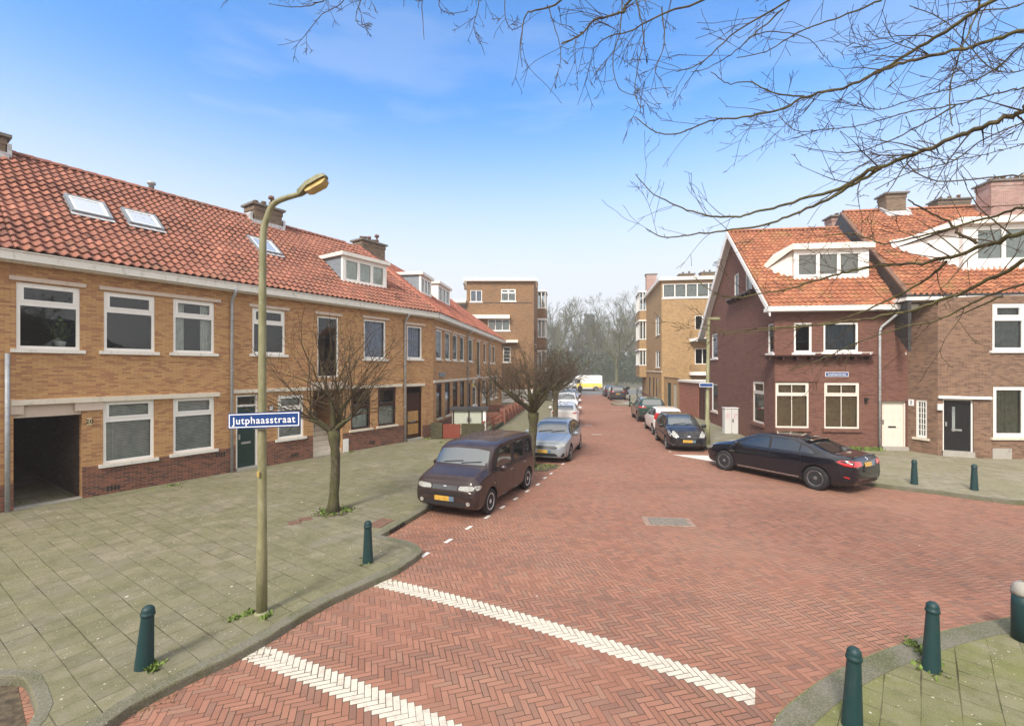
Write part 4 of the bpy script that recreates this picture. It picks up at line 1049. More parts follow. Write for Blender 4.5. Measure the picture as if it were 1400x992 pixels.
mb=MB(); mb.fbox(FS,sfar-.55,sfar-.1,ZG-.75,ZG-.6,0,.45); mb.build('corbel',M['slate'],HE)
sp=FE.s_at(1201); mb=MB(); mb.tube([FE.p(sp+.62,ZG-.15,ov),FE.p(sp+.58,ZG-.3,ov-.06),FE.p(sp+.06,ZG-.85,.11),FE.p(sp,ZG-1.0,.09),FE.p(sp,PZ,.09)],.05,10); mb.build('drainpipe',M['lead'],HE)
# dormer on the gable house
NE=Vector((FE.u.x,FE.u.y,0)).cross(vE).normalized(); NE=-NE if NE.z<0 else NE
s_,z_,d_=on_roof(FE,OG,NE,1085,382); s2=FE.s_at(1187,d_); zt=CAMZ-(341-HY)*FE.p(s_,0,d_).y/F_PX
dormer(FE,HE,s_,s2,z_-.02,zt-.05,d_+.02,-half+.2,3,cheek='cream',over=.16,slab_h=.26,side=.14,panel=.36,splay=.0,wz=(.16,.14),frame='white')
# sloping side roof of the dormer (left wing)
mb=MB(); Gd=Fac((FE.p(0,0,d_+.02).x,FE.p(0,0,d_+.02).y),FE.u)
l0=s_-.16; 
b=[Gd.p(l0-.85,z_+.55,-1.0),Gd.p(l0,zt-.05,.17),Gd.p(l0,zt-.05,-2.0),Gd.p(l0-.5,zt-.25,-2.0)]
mb.hexa(b,[p+Vector((0,0,.24)) for p in b]); 
b=[Gd.p(l0-.75,z_+.0,-.6),Gd.p(l0+.14,z_-.1,-.09),Gd.p(l0+.14,z_-.1,-1.8),Gd.p(l0-.5,z_+.4,-1.8)]
tp=[Gd.p(l0-.75,z_+.6,-.9),Gd.p(l0+.14,zt-.06,-.09),Gd.p(l0+.14,zt-.06,-1.8),Gd.p(l0-.5,zt-.3,-1.8)]
mb.hexa(b,tp); mb.build('dormer_wing',M['cream'],HE)
# the narrow chimney at the party wall
c=at(1144,300,26.5); chimney((c.x,c.y),(1,-.12),.9,.7,ZGR-.8,CAMZ+(505-299)*26.5/F_PX,HE,'brick_chimney_pink',pots=1)
c=at(1128,318,30); chimney((c.x,c.y),(1,-.12),.9,.7,ZGR-1.5,CAMZ+(505-317)*30/F_PX,HE,'brick_chimney',pots=2)
# wall lamp
a,z=FE.sz(1183,546); mb=MB(); mb.fbox(FE,a-.04,a+.04,z-.16,z+.08,0,.06); mb.fbox(FE,a-.06,a+.06,z+.0,z+.08,.06,.16); mb.build('wall_lamp',M['black'],HE); 
# street name sign on the house
a,z=FE.sz(1128,511.5); b=FE.s_at(1159.5); z0=FE.sz(1128,510.5)[1]; 
sg=empty('street_sign',FE.p((a+b)/2,z,.03),0,'blue street name sign on the maroon wall between upper and lower windows','sign')
mb=MB(); mb.fbox(FE,a,b,z-.10,z+.10,.003,.03); mb.fbox(FE,a+.02,b-.02,z-.08,z+.08,.03,.033,1); mb.fbox(FE,a+.035,b-.035,z-.065,z+.065,.033,.0345,0)
o=MB(); plate=mb.build('plate',[M['signwhite'],M['signblue']],sg); 
mb=MB(); mb.fbox(FE,a+.032,b-.032,z-.062,z+.062,.0345,.036); mb.build('panel',M['signblue'],sg)
text('Jutphaasstraat',FE,(a+b)/2,z,.037,.12,'signwhite',sg,width=(b-a)*.80)

# ================================================================== far right house
p0=FE.p(sEe,0); p1=g(1282,622,PZ); p2=g(1355,627,PZ); 
HF=empty('town_house',(p2.x+2,p2.y+3,.1),0,'dark brown brick house with black front door and wide white dormer','house')
F1=Fac((p0.x,p0.y),(p1.x-p0.x,p1.y-p0.y)); F2=Fac((p1.x,p1.y),(p2.x-p1.x,p2.y-p1.y)); F3=Fac((p2.x,p2.y),(1,-.03))
L1=(Vector((p1.x,p1.y))-Vector((p0.x,p0.y))).length; L2=(Vector((p2.x,p2.y))-Vector((p1.x,p1.y))).length; L3=7.0
ZF=6.42
sw1=F1.rect(1252,1267.5,546,597)
bd=F2.rect(1289,1331,545,612.5); bd[2]=PZ+.18
w3=[F3.rect(1358,1420,528,601)]; w3[0][2]=.92
w3u=[F3.rect(1357,1420,414.5,479)]
w3[0][1]=w3u[0][1]=w3[0][0]+2.3
w3b=[[4.0,6.3,w3[0][2],w3[0][3]],[4.0,6.3,w3u[0][2],w3u[0][3]]]
sh=F3.s_at(1344)
zb_=F2.sz(1300,544)[1]
mb=MB(); wall(mb,F1,0,L1,PZ-.1,ZF-.1,[sw1]); wall(mb,F2,0,L2,PZ-.1,ZF-.1,[bd+[.25]]); wall(mb,F3,0,L3,PZ-.1,ZF-.1,w3+w3u+w3b); mb.build('wall',M['brick_dark'],HF)
window(F1,HF,sw1,'plain',vertical_bars=2,bars=5,sill='concrete_pale',frame='white',fw=.08,inner=('curtain','net',.3))
door(F2,HF,bd,'black_door','white',panels='slit',glassm='skyglass',fl=.05,dd=.12)
slab(F2,HF,.0,L2+.0,bd[3]+.02,bd[3]+.12,.12,'white','canopy')
for w in w3+w3b[:1]: window(F3,HF,w,'plain',cols=2,fw=.14,sill='concrete_pale',inner=('curtain','greencurtain',1.0))
for w in w3u+w3b[1:]: window(F3,HF,w,'transom',cols=2,fw=.10,sill='white',inner=('slats','blind',1.0))
room(F3,.1,L3-.2,.2,ZF-.2,HF,floors=(3.1,),d=1.6); room(F1,.3,L1-.2,.4,2.8,HF,d=1.0)
zz=F2.sz(1300,546)[1]
mb=MB(); a,z=F2.sz(1284,556); mb.fbox(F2,a-.08,a+.10,z-.12,z+.12,0,.14); mb.build('wall_lamp',M['cabinet'],HF)
slab(F3,HF,.05,.75,PZ-.08,.50,.02,'step','render_patch')
a,z=F1.sz(1246,550); o=slab(F1,HF,a-.1,a+.1,z-.13,z+.13,.02,'signwhite','house_number')
text('2',F1,a,z,.024,.2,'black',o,name='number')
mb=MB(); a,z=F2.sz(1281,604)
# eaves line and roof
E0=Vector((p0.x-.1,p0.y+.2)); eu=Vector((1.0,-.20)).normalized(); 
FEv=Fac((16.05*.985,18.35),(1.0,-.30)) ; 
q0=at(1246,407.5,18.15); q1=at(1400,398.5,16.95); FEv=Fac((q0.x,q0.y),(1.0,-.13))
mb=MB(); mb.fbox(FEv,-.2,11,ZF-.16,ZF-.03,-.9,.05); mb.build('gutter',M['white'],HF); mb=MB(); mb.fbox(FEv,-.22,11,ZF-.025,ZF+.06,-.2,.06); mb.build('gutter_lining',M['slate'],HF)
r0=at(1152,291.5,25.0); ZFR=r0.z
FR=Fac((r0.x,r0.y),(1.0,-.13))
# roof plane through the eaves line and the ridge line (slightly warped -> use the eaves direction of the ridge)
eo=Vector((q0.x,q0.y,ZF)); ru=Vector((FR.u.x,FR.u.y,0)); dvec=Vector((r0.x,r0.y,ZFR))-eo
vdir=dvec-ru*dvec.dot(ru); EO=Vector((r0.x,r0.y,ZFR))-vdir
nF=ru.cross(vdir).normalized(); nF=-nF if nF.z<0 else nF
left_dir=(Vector((r0.x,r0.y,ZFR))-eo); cn=nF.cross(left_dir).normalized()
if cn.dot(ru)<0: cn=-cn
pantiles(EO-ru*3-vdir.normalized()*.9,ru,vdir,16,vdir.length+.9,'roof','tile_new',HF,[(eo,-cn),(FEv.p(0,ZF,.02),Vector((FEv.n.x,FEv.n.y,0)))])
Rr0=Vector((r0.x,r0.y,ZFR)); ridge_tiles(Rr0+Vector((0,0,.08)),Rr0+ru*13+Vector((0,0,.08)),'tile_new',HF)
mb=MB(); back_=Vector((-FR.n.x,-FR.n.y,0)); mb.face([Rr0,Rr0+ru*13,Rr0+ru*13+back_*6-Vector((0,0,5.6)),Rr0+back_*6-Vector((0,0,5.6))]); mb.build('roof_back',M['tile_new'],HF)
# exposed slate clad gable above the lower roof
mb=MB(); lo=Vector((0,0,-2.2)); d3_=Vector((-ru.x,-ru.y,0))*.12
for (pa,pb) in ((eo,Rr0),(Rr0,Rr0+back_*6-Vector((0,0,5.6)))):
    b=[pa+lo,pb+lo,pb+lo-d3_*0+d3_,pa+lo+d3_]; t_=[pa,pb,pb+d3_,pa+d3_]; mb.hexa(b,[p+Vector((0,0,.0)) for p in t_])
mb.build('gable_cladding',M['slate'],HF)
mb=MB(); b=[eo+d3_*1.3,Rr0+d3_*1.3,Rr0-d3_*.2,eo-d3_*.2]; mb.hexa(b,[p+nF*.075 for p in b]); mb.build('verge',M['ironred'],HF)
# chimneys
c=at(1219,283,24.6); chimney((c.x,c.y),FR.u,.95,.7,ZFR-.7,CAMZ+(505-268.5)*24.6/F_PX,HF,'brick_chimney',pots=0)
mb=MB(); cc=Vector((c.x,c.y,ZFR-.05)); 
for sx in (-.55,.55):
    b=[cc+ru*sx+ru*-.06-back_*.5-Vector((0,0,.25)),cc+ru*sx+ru*.06-back_*.5-Vector((0,0,.25)),cc+ru*sx+ru*.06+Vector((0,0,.1)),cc+ru*sx-ru*.06+Vector((0,0,.1))]; mb.hexa(b,[p+Vector((0,0,.14)) for p in b])
b=[cc-ru*.6-back_*.62-Vector((0,0,.5)),cc+ru*.6-back_*.62-Vector((0,0,.5)),cc+ru*.6-back_*.38-Vector((0,0,.25)),cc-ru*.6-back_*.38-Vector((0,0,.25))]; mb.hexa(b,[p+Vector((0,0,.16)) for p in b]); mb.build('flashing',M['lead'],HF)
c=at(1376,270,23.2); chimney((c.x,c.y),FR.u,2.1,.9,ZFR-1.4,CAMZ+(505-252)*23.2/F_PX,HF,'brick_chimney_pink',pots=6)
c=at(1298,276,30); chimney((c.x,c.y),FR.u,1.9,.8,ZFR-1.2,CAMZ+(505-276)*30/F_PX,HF,'brick_chimney',pots=3)
# wide dormer
def on_roof2(x,y,O,N,F):
    p=ray_plane(x,y,O,N); q=p-F.p(0,0,0); return Vector((q.x,q.y)).dot(F.u), p.z, Vector((q.x,q.y)).dot(F.n)
s_,z_,d_=on_roof2(1316,370,EO,nF,FR); zt=CAMZ-(308-HY)*FR.p(s_,0,d_).y/F_PX
dormer(FR,HF,s_,s_+5.2,z_,zt,d_,.2,4,cheek='white',over=.2,slab_h=.28,wz=(.42,.16),side=.5,inner='net')
mb=MB(); Gd=Fac((FR.p(0,0,d_).x,FR.p(0,0,d_).y),FR.u)
b=[Gd.p(s_-1.55,zt-.45,-1.9),Gd.p(s_-.2,zt,.25),Gd.p(s_-.2,zt,-2.6),Gd.p(s_-1.2,zt-.1,-2.6)]; mb.hexa(b,[p+Vector((0,0,.26)) for p in b])
b=[Gd.p(s_-1.4,z_+.9,-1.5),Gd.p(s_+.1,z_,-.09),Gd.p(s_+.1,z_,-2.4),Gd.p(s_-1.1,z_+1.2,-2.4)]; tp=[Gd.p(s_-1.4,zt-.45,-1.7),Gd.p(s_+.1,zt-.01,-.09),Gd.p(s_+.1,zt-.01,-2.4),Gd.p(s_-1.1,zt-.12,-2.4)]
mb.hexa(b,tp); mb.build('dormer_wing',M['white'],HF)

# ================================================================== far right apartment block and garden wall
cD=g(904.6,556,PZ); HD=empty('apartment_building',(cD.x+3,cD.y+4,0),0,'ochre brick apartment block with curved balconies and bay windows behind the garden wall','building')
FDs=Fac((cD.x,cD.y),(-0.16,-1.0)); FDf=Fac((cD.x,cD.y),(1.0,-0.14))
ztD=CAMZ+(505-384)*cD.y/F_PX
dw=[FDs.rect(896.3,902,434,457),FDs.rect(896.3,902,478,497)]
for w,(a,b) in zip(dw,((6.8,8.6),(3.7,5.3))): w[2],w[3]=a,b
rib=FDf.rect(905.9,986,388,407.5); rib[0]=.1
fw_=[FDf.rect(950,971,431,451),FDf.rect(950,971,476,498)]
low=[FDs.rect(x0,x1,517,548) for x0,x1 in ((886.8,889.2),(892.2,894.5),(896.5,898.8))]
for w in low: w[2],w[3]=.7,2.7
sf=FDs.s_at(877.8)
mb=MB(); wall(mb,FDf,0,9,0,ztD,[rib]+fw_); wall(mb,FDs,sf,0,0,ztD,dw+low); mb.build('wall',M['brick_ochre'],HD)
mb=MB(); mb.fbox(FDs,sf,0,0,.75,-.02,.02); mb.build('plinth',M['brick_plinth'],HD)
window(FDf,HD,rib,'plain',cols=5,sill='white',fw=.09,inner=('curtain','net',.9)); 
for w in fw_: window(FDf,HD,w,'plain',cols=2,sill=None)
for w in dw: window(FDs,HD,w,'plain',cols=2,sill='concrete_pale',inner=('curtain','net',.9))
for w in low: window(FDs,HD,w,'plain',frame='darkframe',sill=None)
room(FDf,.2,8.8,.2,ztD-.2,HD,floors=(3.2,6.4,9.4)); room(FDs,sf+.2,-1.5,.2,ztD-.2,HD,floors=(3.2,6.4,9.4))
mb=MB(); 
b=[FDf.p(-.3,ztD,.3),FDf.p(9,ztD,.3),FDf.p(9,ztD,-14),FDs.p(sf,ztD,.3)]; mb.hexa(b,[p+Vector((0,0,.3)) for p in b]); mb.build('cornice',M['white_dirty'],HD)
slab(FDs,HD,sf,0,3.25,3.35,.06,'concrete_pale','string_course')
for zt_,zb_ in ((CAMZ+(505-452)*cD.y/F_PX,CAMZ+(505-463)*cD.y/F_PX),(CAMZ+(505-498)*cD.y/F_PX,CAMZ+(505-508)*cD.y/F_PX)):
    a=FDf.s_at(943); mb=MB(); c0=FDf.p(a+.0,0); n=8; poly=[]
    pl=[FDf.p(a,0,0)]+[FDf.p(a+.9-.9*math.cos(math.pi/2*k/n),0,1.1*math.sin(math.pi/2*k/n)) for k in range(1,n+1)]+[FDf.p(a+4,0,1.1),FDf.p(a+4,0,0)]
    mb.prism([(p.x,p.y) for p in pl],zb_,zt_,0); mb.build('balcony',M['brick_ochre'],HD)
    mb=MB(); pl2=[FDf.p(a-.05,0,0)]+[FDf.p(a+.9-.97*math.cos(math.pi/2*k/n),0,1.17*math.sin(math.pi/2*k/n)) for k in range(1,n+1)]+[FDf.p(a+4,0,1.17),FDf.p(a+4,0,0)]
    mb.prism([(p.x,p.y) for p in pl2],zb_-.3,zb_-.001,0); mb.build('balcony_slab',M['white'],HD)
# bays on the street side
mb=MB(); fr=MB(); pn=MB(); s0b,s1b=sf+.2,FDs.s_at(893)-0.0
s1b=sf+3.9
for zb_,zt_ in ((3.95,5.7),(6.9,9.0),(10.2,12.3)):
    mb.fbox(FDs,s0b,s1b,zb_-1.3,zb_,0,.75)
    for k in range(5): x=s0b+(s1b-s0b-.1)*k/4; fr.fbox(FDs,x,x+.1,zb_,zt_,.66,.75)
    for d in (.02,.33,.66): fr.fbox(FDs,s1b-.09,s1b,zb_,zt_,d,d+.09)
    fr.fbox(FDs,s0b-.1,s1b+.1,zt_,zt_+.16,0,.85); fr.fbox(FDs,s0b-.05,s1b+.05,zb_,zb_+.1,0,.8); pn.fbox(FDs,s0b+.05,s1b-.05,zb_+.1,zt_,.03,.7)
mb.build('bay',M['brick_ochre'],HD); w=fr.build('window',M['white'],HD); pn.build('pane',M['glass'],w)
for x,y,Y,L in ((890,376,56,1.2),(938,376,47,1.4),(966.5,374,47,1.3)):
    c=at(x,y,Y); chimney((c.x,c.y),(1,-.14),L,.8,ztD+.1,c.z,HD,'brick_chimney_pink' if x==890 else 'brick_chimney',pots=2 if x>900 else 0)
# garden wall
ga=FS.s_at(966.5); gb=line_pt((S1.x,S1.y),(0.15,1.0),929); gc=line_pt((S1.x,S1.y),(0.15,1.0),906.5)
pA=FS.p(sfar+.0,0); FW=Fac((cD.x+.15,cD.y-.2),(pA.x-cD.x-.15,pA.y-cD.y+.2)); LW=(Vector((pA.x,pA.y))-Vector((cD.x+.15,cD.y-.2))).length
HW=empty('garden_wall',(FW.p(LW/2,0).x,FW.p(LW/2,0).y,.1),0,'long garden wall, ochre then red brick, between apartment block and maroon house','wall')
xw=lambda x: FW.s_at(x)
m1=xw(928.6)
gg=[xw(912.5),xw(917.3),PZ,2.35]; gd2=[xw(921),xw(925),PZ,2.3]; bdw=[xw(955),xw(966.3),PZ,2.35]
mb=MB(); wall(mb,FW,0,m1,0,2.8,[gg,gd2],depth=.12); mb.fbox(FW,0,m1,2.8,2.86,-.25,.05); mb.build('wall_panel',M['brick_ochre'],HW)
mb=MB(); wall(mb,FW,m1,LW,0,2.55,[bdw],depth=.12); mb.build('wall_panel',M['brick_red'],HW)
mb=MB(); mb.fbox(FW,m1,LW,2.55,2.7,-3,.12); mb.build('coping',M['white_dirty'],HW)
for r_,mt in ((gg,'bollard'),(gd2,'step'),(bdw,'brown_door')):
    d=MB(); d.fbox(FW,r_[0],r_[1],r_[2],r_[3],-.1,-.05)
    n=4
    for k in range(n+1): x=r_[0]+(r_[1]-r_[0]-.03)*k/n; d.fbox(FW,x,x+.03,r_[2],r_[3],-.05,-.035)
    d.build('door',M[mt],HW)
# ================================================================== ground, road, pavements, kerbs
def poly_obj(name, poly, z, mat, kind='structure', top=None, label=None):
    mb=MB(); mb.face([(p[0],p[1],z) for p in poly]); o=mb.build(name,M[mat])
    if o.data.polygons[0].normal.z<0: o.data.flip_normals()
    tag(o,label,None,None,kind); return o
mb=MB(); mb.face([(-900,-400,-.06),(900,-400,-.06),(900,1600,-.06),(-900,1600,-.06)]); tag(mb.build('ground',M['ground']),kind='structure')
mb=MB(); mb.face([(-60,-25,0),(70,-25,0),(70,63,0),(-60,63,0)]); tag(mb.build('road',M['road']),kind='structure')
mb=MB(); mb.face([(-200,63,.004),(200,63,.004),(200,80,.004),(-200,80,.004)]); tag(mb.build('cross_road',M['asphalt']),kind='structure')
def slab_poly(name, poly, mat, z=PZ):
    a=sum(poly[k][0]*poly[(k+1)%len(poly)][1]-poly[(k+1)%len(poly)][0]*poly[k][1] for k in range(len(poly)))
    if a<0: poly=poly[::-1]
    mb=MB(); mb.prism(poly,-.05,z); return tag(mb.build(name,M[mat]),kind='structure')
def smooth(pts, it=2):
    pts=[Vector((p[0],p[1])) for p in pts]
    for _ in range(it):
        q=[pts[0]]
        for a,b in zip(pts,pts[1:]): q += [a*.75+b*.25,a*.25+b*.75]
        q.append(pts[-1]); pts=q
    return pts
def kerb(line, side, w=0.16, name='kerb', z=PZ):
    """kerb stones along a line; side=+1 stones lie to the left of the direction"""
    mb=MB(); pts=[Vector((p[0],p[1])) for p in line]
    out=[];inn=[]
    for k,p in enumerate(pts):
        d=(pts[min(k+1,len(pts)-1)]-pts[max(k-1,0)]).normalized(); nrm=Vector((-d.y,d.x))*side
        out.append(p-nrm*.004); inn.append(p+nrm*w)
    for k in range(len(pts)-1):
        b=[out[k],out[k+1],inn[k+1],inn[k]]
        c=.02; nn=(inn[k]-out[k]).normalized()*c; n2=(inn[k+1]-out[k+1]).normalized()*c
        o0,o1=out[k].to_3d(),out[k+1].to_3d(); i0,i1=inn[k].to_3d(),inn[k+1].to_3d(); U=lambda v,h: Vector((v.x,v.y,h))
        mb.face([U(o0,-.05),U(o1,-.05),U(o1,z+.005-c),U(o0,z+.005-c)]); mb.face([U(o0,z+.005-c),U(o1,z+.005-c),U(o1+n2.to_3d(),z+.005),U(o0+nn.to_3d(),z+.005)])
        mb.face([U(o0+nn.to_3d(),z+.005),U(o1+n2.to_3d(),z+.005),U(i1,z+.005),U(i0,z+.005)]); mb.face([U(i0,z+.005),U(i1,z+.005),U(i1,0),U(i0,0)])
    return mb
# left pavement
near=[(-3.55,-12),(-3.75,0),(-3.95,3.3)]+[tuple(g(x,y,PZ)[:2]) for x,y in ((157,975),(236,933),(343,884),(436,826),(500,797),(544,777))]
tip=smooth([tuple(g(x,y,PZ)[:2]) for x,y in ((544,777),(571,759),(579,751),(566,741),(545,736),(520,731))],2)
bay=[tuple(g(x,y,PZ)[:2]) for x,y in ((520,731),(588,692))]+[(-1.25,13.9),(-.45,15.9),(.45,18.2),(1.15,21),(1.75,25),(4.0,41),(6.6,59),(6.9,61),(6.2,62.6)]
pit=smooth([(-30,5.15),tuple(g(0,925,PZ)[:2]),tuple(g(30,924,PZ)[:2]),tuple(g(40,935,PZ)[:2]),tuple(g(56,992,PZ)[:2]),(-4.62,3.0),(-4.5,-12)],2)
lineL=smooth(near,1)+[Vector(p) for p in tip[1:]]+smooth(bay,1)[1:]
polyL=[tuple(p) for p in lineL]+[(-30,62.6)]+[tuple(p) for p in pit]
slab_poly('pavement',polyL,'pave_left')
kb=kerb([tuple(p) for p in lineL],+1,.17); tag(kb.build('kerb',M['kerb']),kind='structure')
kb=kerb([tuple(p) for p in pit],+1,.12); tag(kb.build('kerb',M['kerb']),kind='structure')
# lowered strip behind the kerb at left (darker course)
# right near pavement
near2=[(1.45,-12),(1.6,0),(2.0,3.4)]+[tuple(g(x,y,PZ)[:2]) for x,y in ((1047,992),(1084,954),(1151,909),(1251,871),(1330,851),(1382,843.5))]+[(8.3,6.85),(10.5,7.35),(14,7.5),(20,6.8),(34,4.5)]
l2=smooth(near2,2); slab_poly('pavement',[tuple(p) for p in l2]+[(34,-12)],'pave_near')
tag(kerb([tuple(p) for p in l2],-1,.27).build('kerb',M['kerb']),kind='structure')
# far right pavement
pr=[(40,3.5),(24,8.8),(18,10.6)]+[tuple(g(x,y,PZ)[:2]) for x,y in ((1400,684),(1357,680),(1262,667),(1192,660))]+[(9.75,15.6),(9.05,17.6),(8.6,19.4),(8.75,21.0),(9.3,24.5),(12.0,43.0),(12.1,43.6),(10.2,44.2),(10.0,44.8),(10.3,47.2),(12.9,47.8),(14.6,60),(15.4,62),(17,62.6)]
l3=smooth(pr,2); slab_poly('pavement',[tuple(p) for p in l3]+[(60,62.6),(60,3)],'pave_right')
tag(kerb([tuple(p) for p in l3],+1,.15).build('kerb',M['kerb']),kind='structure')
slab_poly('pavement',[(-120,80),(120,80),(120,83),(-120,83)],'pave_right')
# painted marks: parking bay ticks and the white wedge by the dark saloon
mk=MB()
def quadmark(pts,z=.004): mk.face([(p[0],p[1],z) for p in pts])
def tick(x,y,ln=.22,w=.07,dx=.42,dy=.9):
    p=g(x,y); d=Vector((dx,dy,0)).normalized()*ln/2; n=Vector((-d.y,d.x,0)).normalized()*w/2
    quadmark([p-d-n,p+d-n,p+d+n,p-d+n])
for x,y in ((581,758),(613,739),(641,721),(666,706.5),(687,693),(705,681.5),(721,671),(735.4,662),(745,653),(753.5,647),(769.6,634)): tick(x,y,.24,.08)
for x,y in ((905,602),(916,617),(898,593),(889,586),(880,578),(910,611)): tick(x,y,.2,.07,.14,1)
quadmark([g(919,621.2),g(968,629.5),g(988,633),g(988,625.5),g(966,622.5)])
for Y,x0,x1 in ((24.5,4.3,4.8),(28.5,4.2,5.0),(39.5,8.6,9.6)): quadmark([(x0,Y),(x1,Y-.08),(x1,Y+.02),(x0,Y+.10)])
for Y in (45.2,46,46.8,49,50,51): quadmark([(11.2,Y),(12.6,Y-.1),(12.6,Y+.2),(11.2,Y+.3)],PZ+.012)
for p in mk.face and []: pass
tag(mk.build('road_marking',M['white_dirty']),kind='structure')
# soil patches around the street trees
def soil(c, rx, ry, rot, z, seed):
    rg=random.Random(seed); mb=MB(); n=22; pts=[]
    for k in range(n):
        a=2*math.pi*k/n; r=1+rg.uniform(-.12,.12); x=rx*r*math.cos(a); y=ry*r*math.sin(a)
        pts.append((c[0]+x*math.cos(rot)-y*math.sin(rot),c[1]+x*math.sin(rot)+y*math.cos(rot)))
    mb.face([(p[0],p[1],z) for p in pts]); tag(mb.build('soil',M['soil']),kind='structure')
T1=g(457,699,PZ); T2=g(726,638,0); 
soil(T1,.45,.38,.6,PZ+.006,1); soil((T2.x+.35,T2.y-.1),.75,.55,.5,.006,2)
def weeds(name, centers, label, seed, h=.09, n=60, mat='weed', lobed=True):
    rg=random.Random(seed); mb=MB()
    for (cx_,cy_,cz_,r_) in centers:
        for k in range(n):
            a=rg.uniform(0,6.28); rr=r_*abs(rg.gauss(0,.75)); x=cx_+rr*math.cos(a); y=cy_+rr*math.sin(a)
            b=rg.uniform(0,6.28); w=rg.uniform(.008,.022); hh=h*rg.uniform(.4,1.2); l=rg.uniform(.01,.05)
            p=Vector((x,y,cz_)); d=Vector((math.cos(b),math.sin(b),0)); t=p+d*l+Vector((0,0,hh)); s=Vector((-d.y,d.x,0))*w
            mb.face([p-s,p+s,p+s*1.2+(t-p)*.6,t,p-s*1.2+(t-p)*.6])
    return tag(mb.build(name,M[mat]),label,'weeds',None,'stuff')
LP=g(358,838,PZ)
ws_=[(T1.x+math.cos(k)*.3,T1.y+math.sin(k)*.25,PZ,.16) for k in range(6)]
ws_+=[(T2.x+.35+math.cos(k)*.45,T2.y+math.sin(k)*.3,.0,.2) for k in range(5)]
bl=g(197,911,PZ); ws_+=[(bl.x+math.cos(k)*.13,bl.y-.05+math.sin(k)*.09,PZ,.05) for k in range(3)]
ws_+=[(LP.x-.16,LP.y+.02,PZ,.07),(LP.x-.3,LP.y-.12,PZ,.06),(LP.x+.12,LP.y-.1,PZ,.06)]
for x,y,r_ in ((235,664,.25),(480,618,.35),(495,612,.3),(1135,611,.3),(1155,612,.35),(1175,613,.35),(1190,613.5,.2),(1000,592,.3),(960,585,.4),(945,580,.5),(935,572,.6),(584,600,.15),(605,605,.2),(1245,880,.12),(1262,893,.1),(1272,915,.12),(503,768,.12),(740,640,.25),(1382,624,.2)):
    p=g(x,y,PZ); ws_.append((p.x,p.y,PZ,r_))
weeds('weeds',ws_,'small green weeds growing at wall feet, posts and tree pits',5,h=.05,n=45)
bw_=[]
for x,y in ((1105,609),(1120,609),(1137,610),(1150,611),(1160,612),(1170,612),(1182,612.5),(1194,613)):
    p=FE.p(FE.s_at(x),PZ,.18); bw_.append((p.x,p.y,PZ,.22))
weeds('weeds',bw_,'leafy weeds growing along the foot of the maroon house wall',7,h=.17,n=70)
# inspection covers
c=g(913,713); mh=MB()
M0=Matrix.Translation((c.x,c.y,0))@Matrix.Rotation(R(-6),4,'Z')
mc=empty('inspection_cover',(c.x,c.y,0),0,'rectangular cast iron cover set in the middle of the brick road','cover')
mh.box(-.55,.55,-.30,.30,-.02,.008,0,M0); mh.build('frame',M['coverframe'],mc)
mh=MB(); mh.box(-.42,-.01,-.24,.24,.0,.013,0,M0); mh.box(.01,.42,-.24,.24,.0,.013,0,M0); mh.box(-.08,-.03,-.03,.03,.0,.017,0,M0); mh.box(.15,.2,-.03,.03,.0,.017,0,M0); mh.build('lid',M['cover'],mc)
c=g(530,716,PZ); dr=empty('street_drain',(c.x,c.y,PZ),0,'rusty drain cover with black kerb inlet beside the purple-brown car','drain')
d=(g(588,693,PZ)-g(521,731,PZ)).normalized(); ang=math.atan2(d.y,d.x); M0=Matrix.Translation((c.x,c.y,PZ))@Matrix.Rotation(ang,4,'Z')
mh=MB(); mh.box(-.28,.28,.0,.36,-.02,.012,0,M0); mh.build('lid',M['ironred'],dr)
e=g(543,717.5,PZ); M1=Matrix.Translation((e.x,e.y,0))@Matrix.Rotation(ang,4,'Z'); mh=MB()
for k in range(3): mh.box(-.3+k*.2,-.14+k*.2,-.03,.02,.015,.09,0,M1)
mh.build('inlet',M['black'],dr)
c=g(410,711,PZ); c2=g(428,704,PZ); pc=MB()
for c,a in ((g(403,714,PZ),.5),(g(418,709,PZ),.5)):
    pc.box(-.13,.13,-.13,.13,-.01,.006,0,Matrix.Translation(c)@Matrix.Rotation(R(33),4,'Z'))
tag(pc.build('slab_patch',M['ironred']),kind='structure')
# pit strip by the left edge: debris on the road inside it

# dead leaves and twigs lying about
rg=random.Random(21); mb=MB()
def leaf(x,y,z,s):
    a=rg.uniform(0,6.28); u=Vector((math.cos(a),math.sin(a),rg.uniform(-.15,.25))); v=Vector((-math.sin(a),math.cos(a),rg.uniform(-.2,.2))); p=Vector((x,y,z+.008))
    mb.face([p-u*s,p-v*s*.5,p+u*s,p+v*s*.5])
for _ in range(260):
    t=rg.random(); i=rg.randint(0,len(near)-2); a,b=Vector(near[i]),Vector(near[i+1]); q=a.lerp(b,t); leaf(q.x+abs(rg.gauss(0,.10))+.02,q.y-rg.uniform(0,.05),.0,rg.uniform(.008,.02))
for _ in range(160): leaf(rg.uniform(-9,-5.6),rg.uniform(3.8,5.0),0,rg.uniform(.01,.03))
for _ in range(420):
    x=rg.uniform(-11,-2.5); y=rg.uniform(4.5,14); leaf(x,y,PZ,rg.uniform(.006,.018)) if y>-x*.0+5.6 and x< -3.6-(6-y)*.3 and (x<-3.2 or y>9) else None
for _ in range(260):
    x=rg.uniform(3.6,8); y=rg.uniform(3.2,6.0)
    if y<4.9+.32*(x-3.6): leaf(x,y-.3,PZ,rg.uniform(.006,.016))
tag(mb.build('leaf_litter',M['deadleaf']),'small dead leaves and twig bits scattered over paving and gutter','leaf litter',None,'stuff')

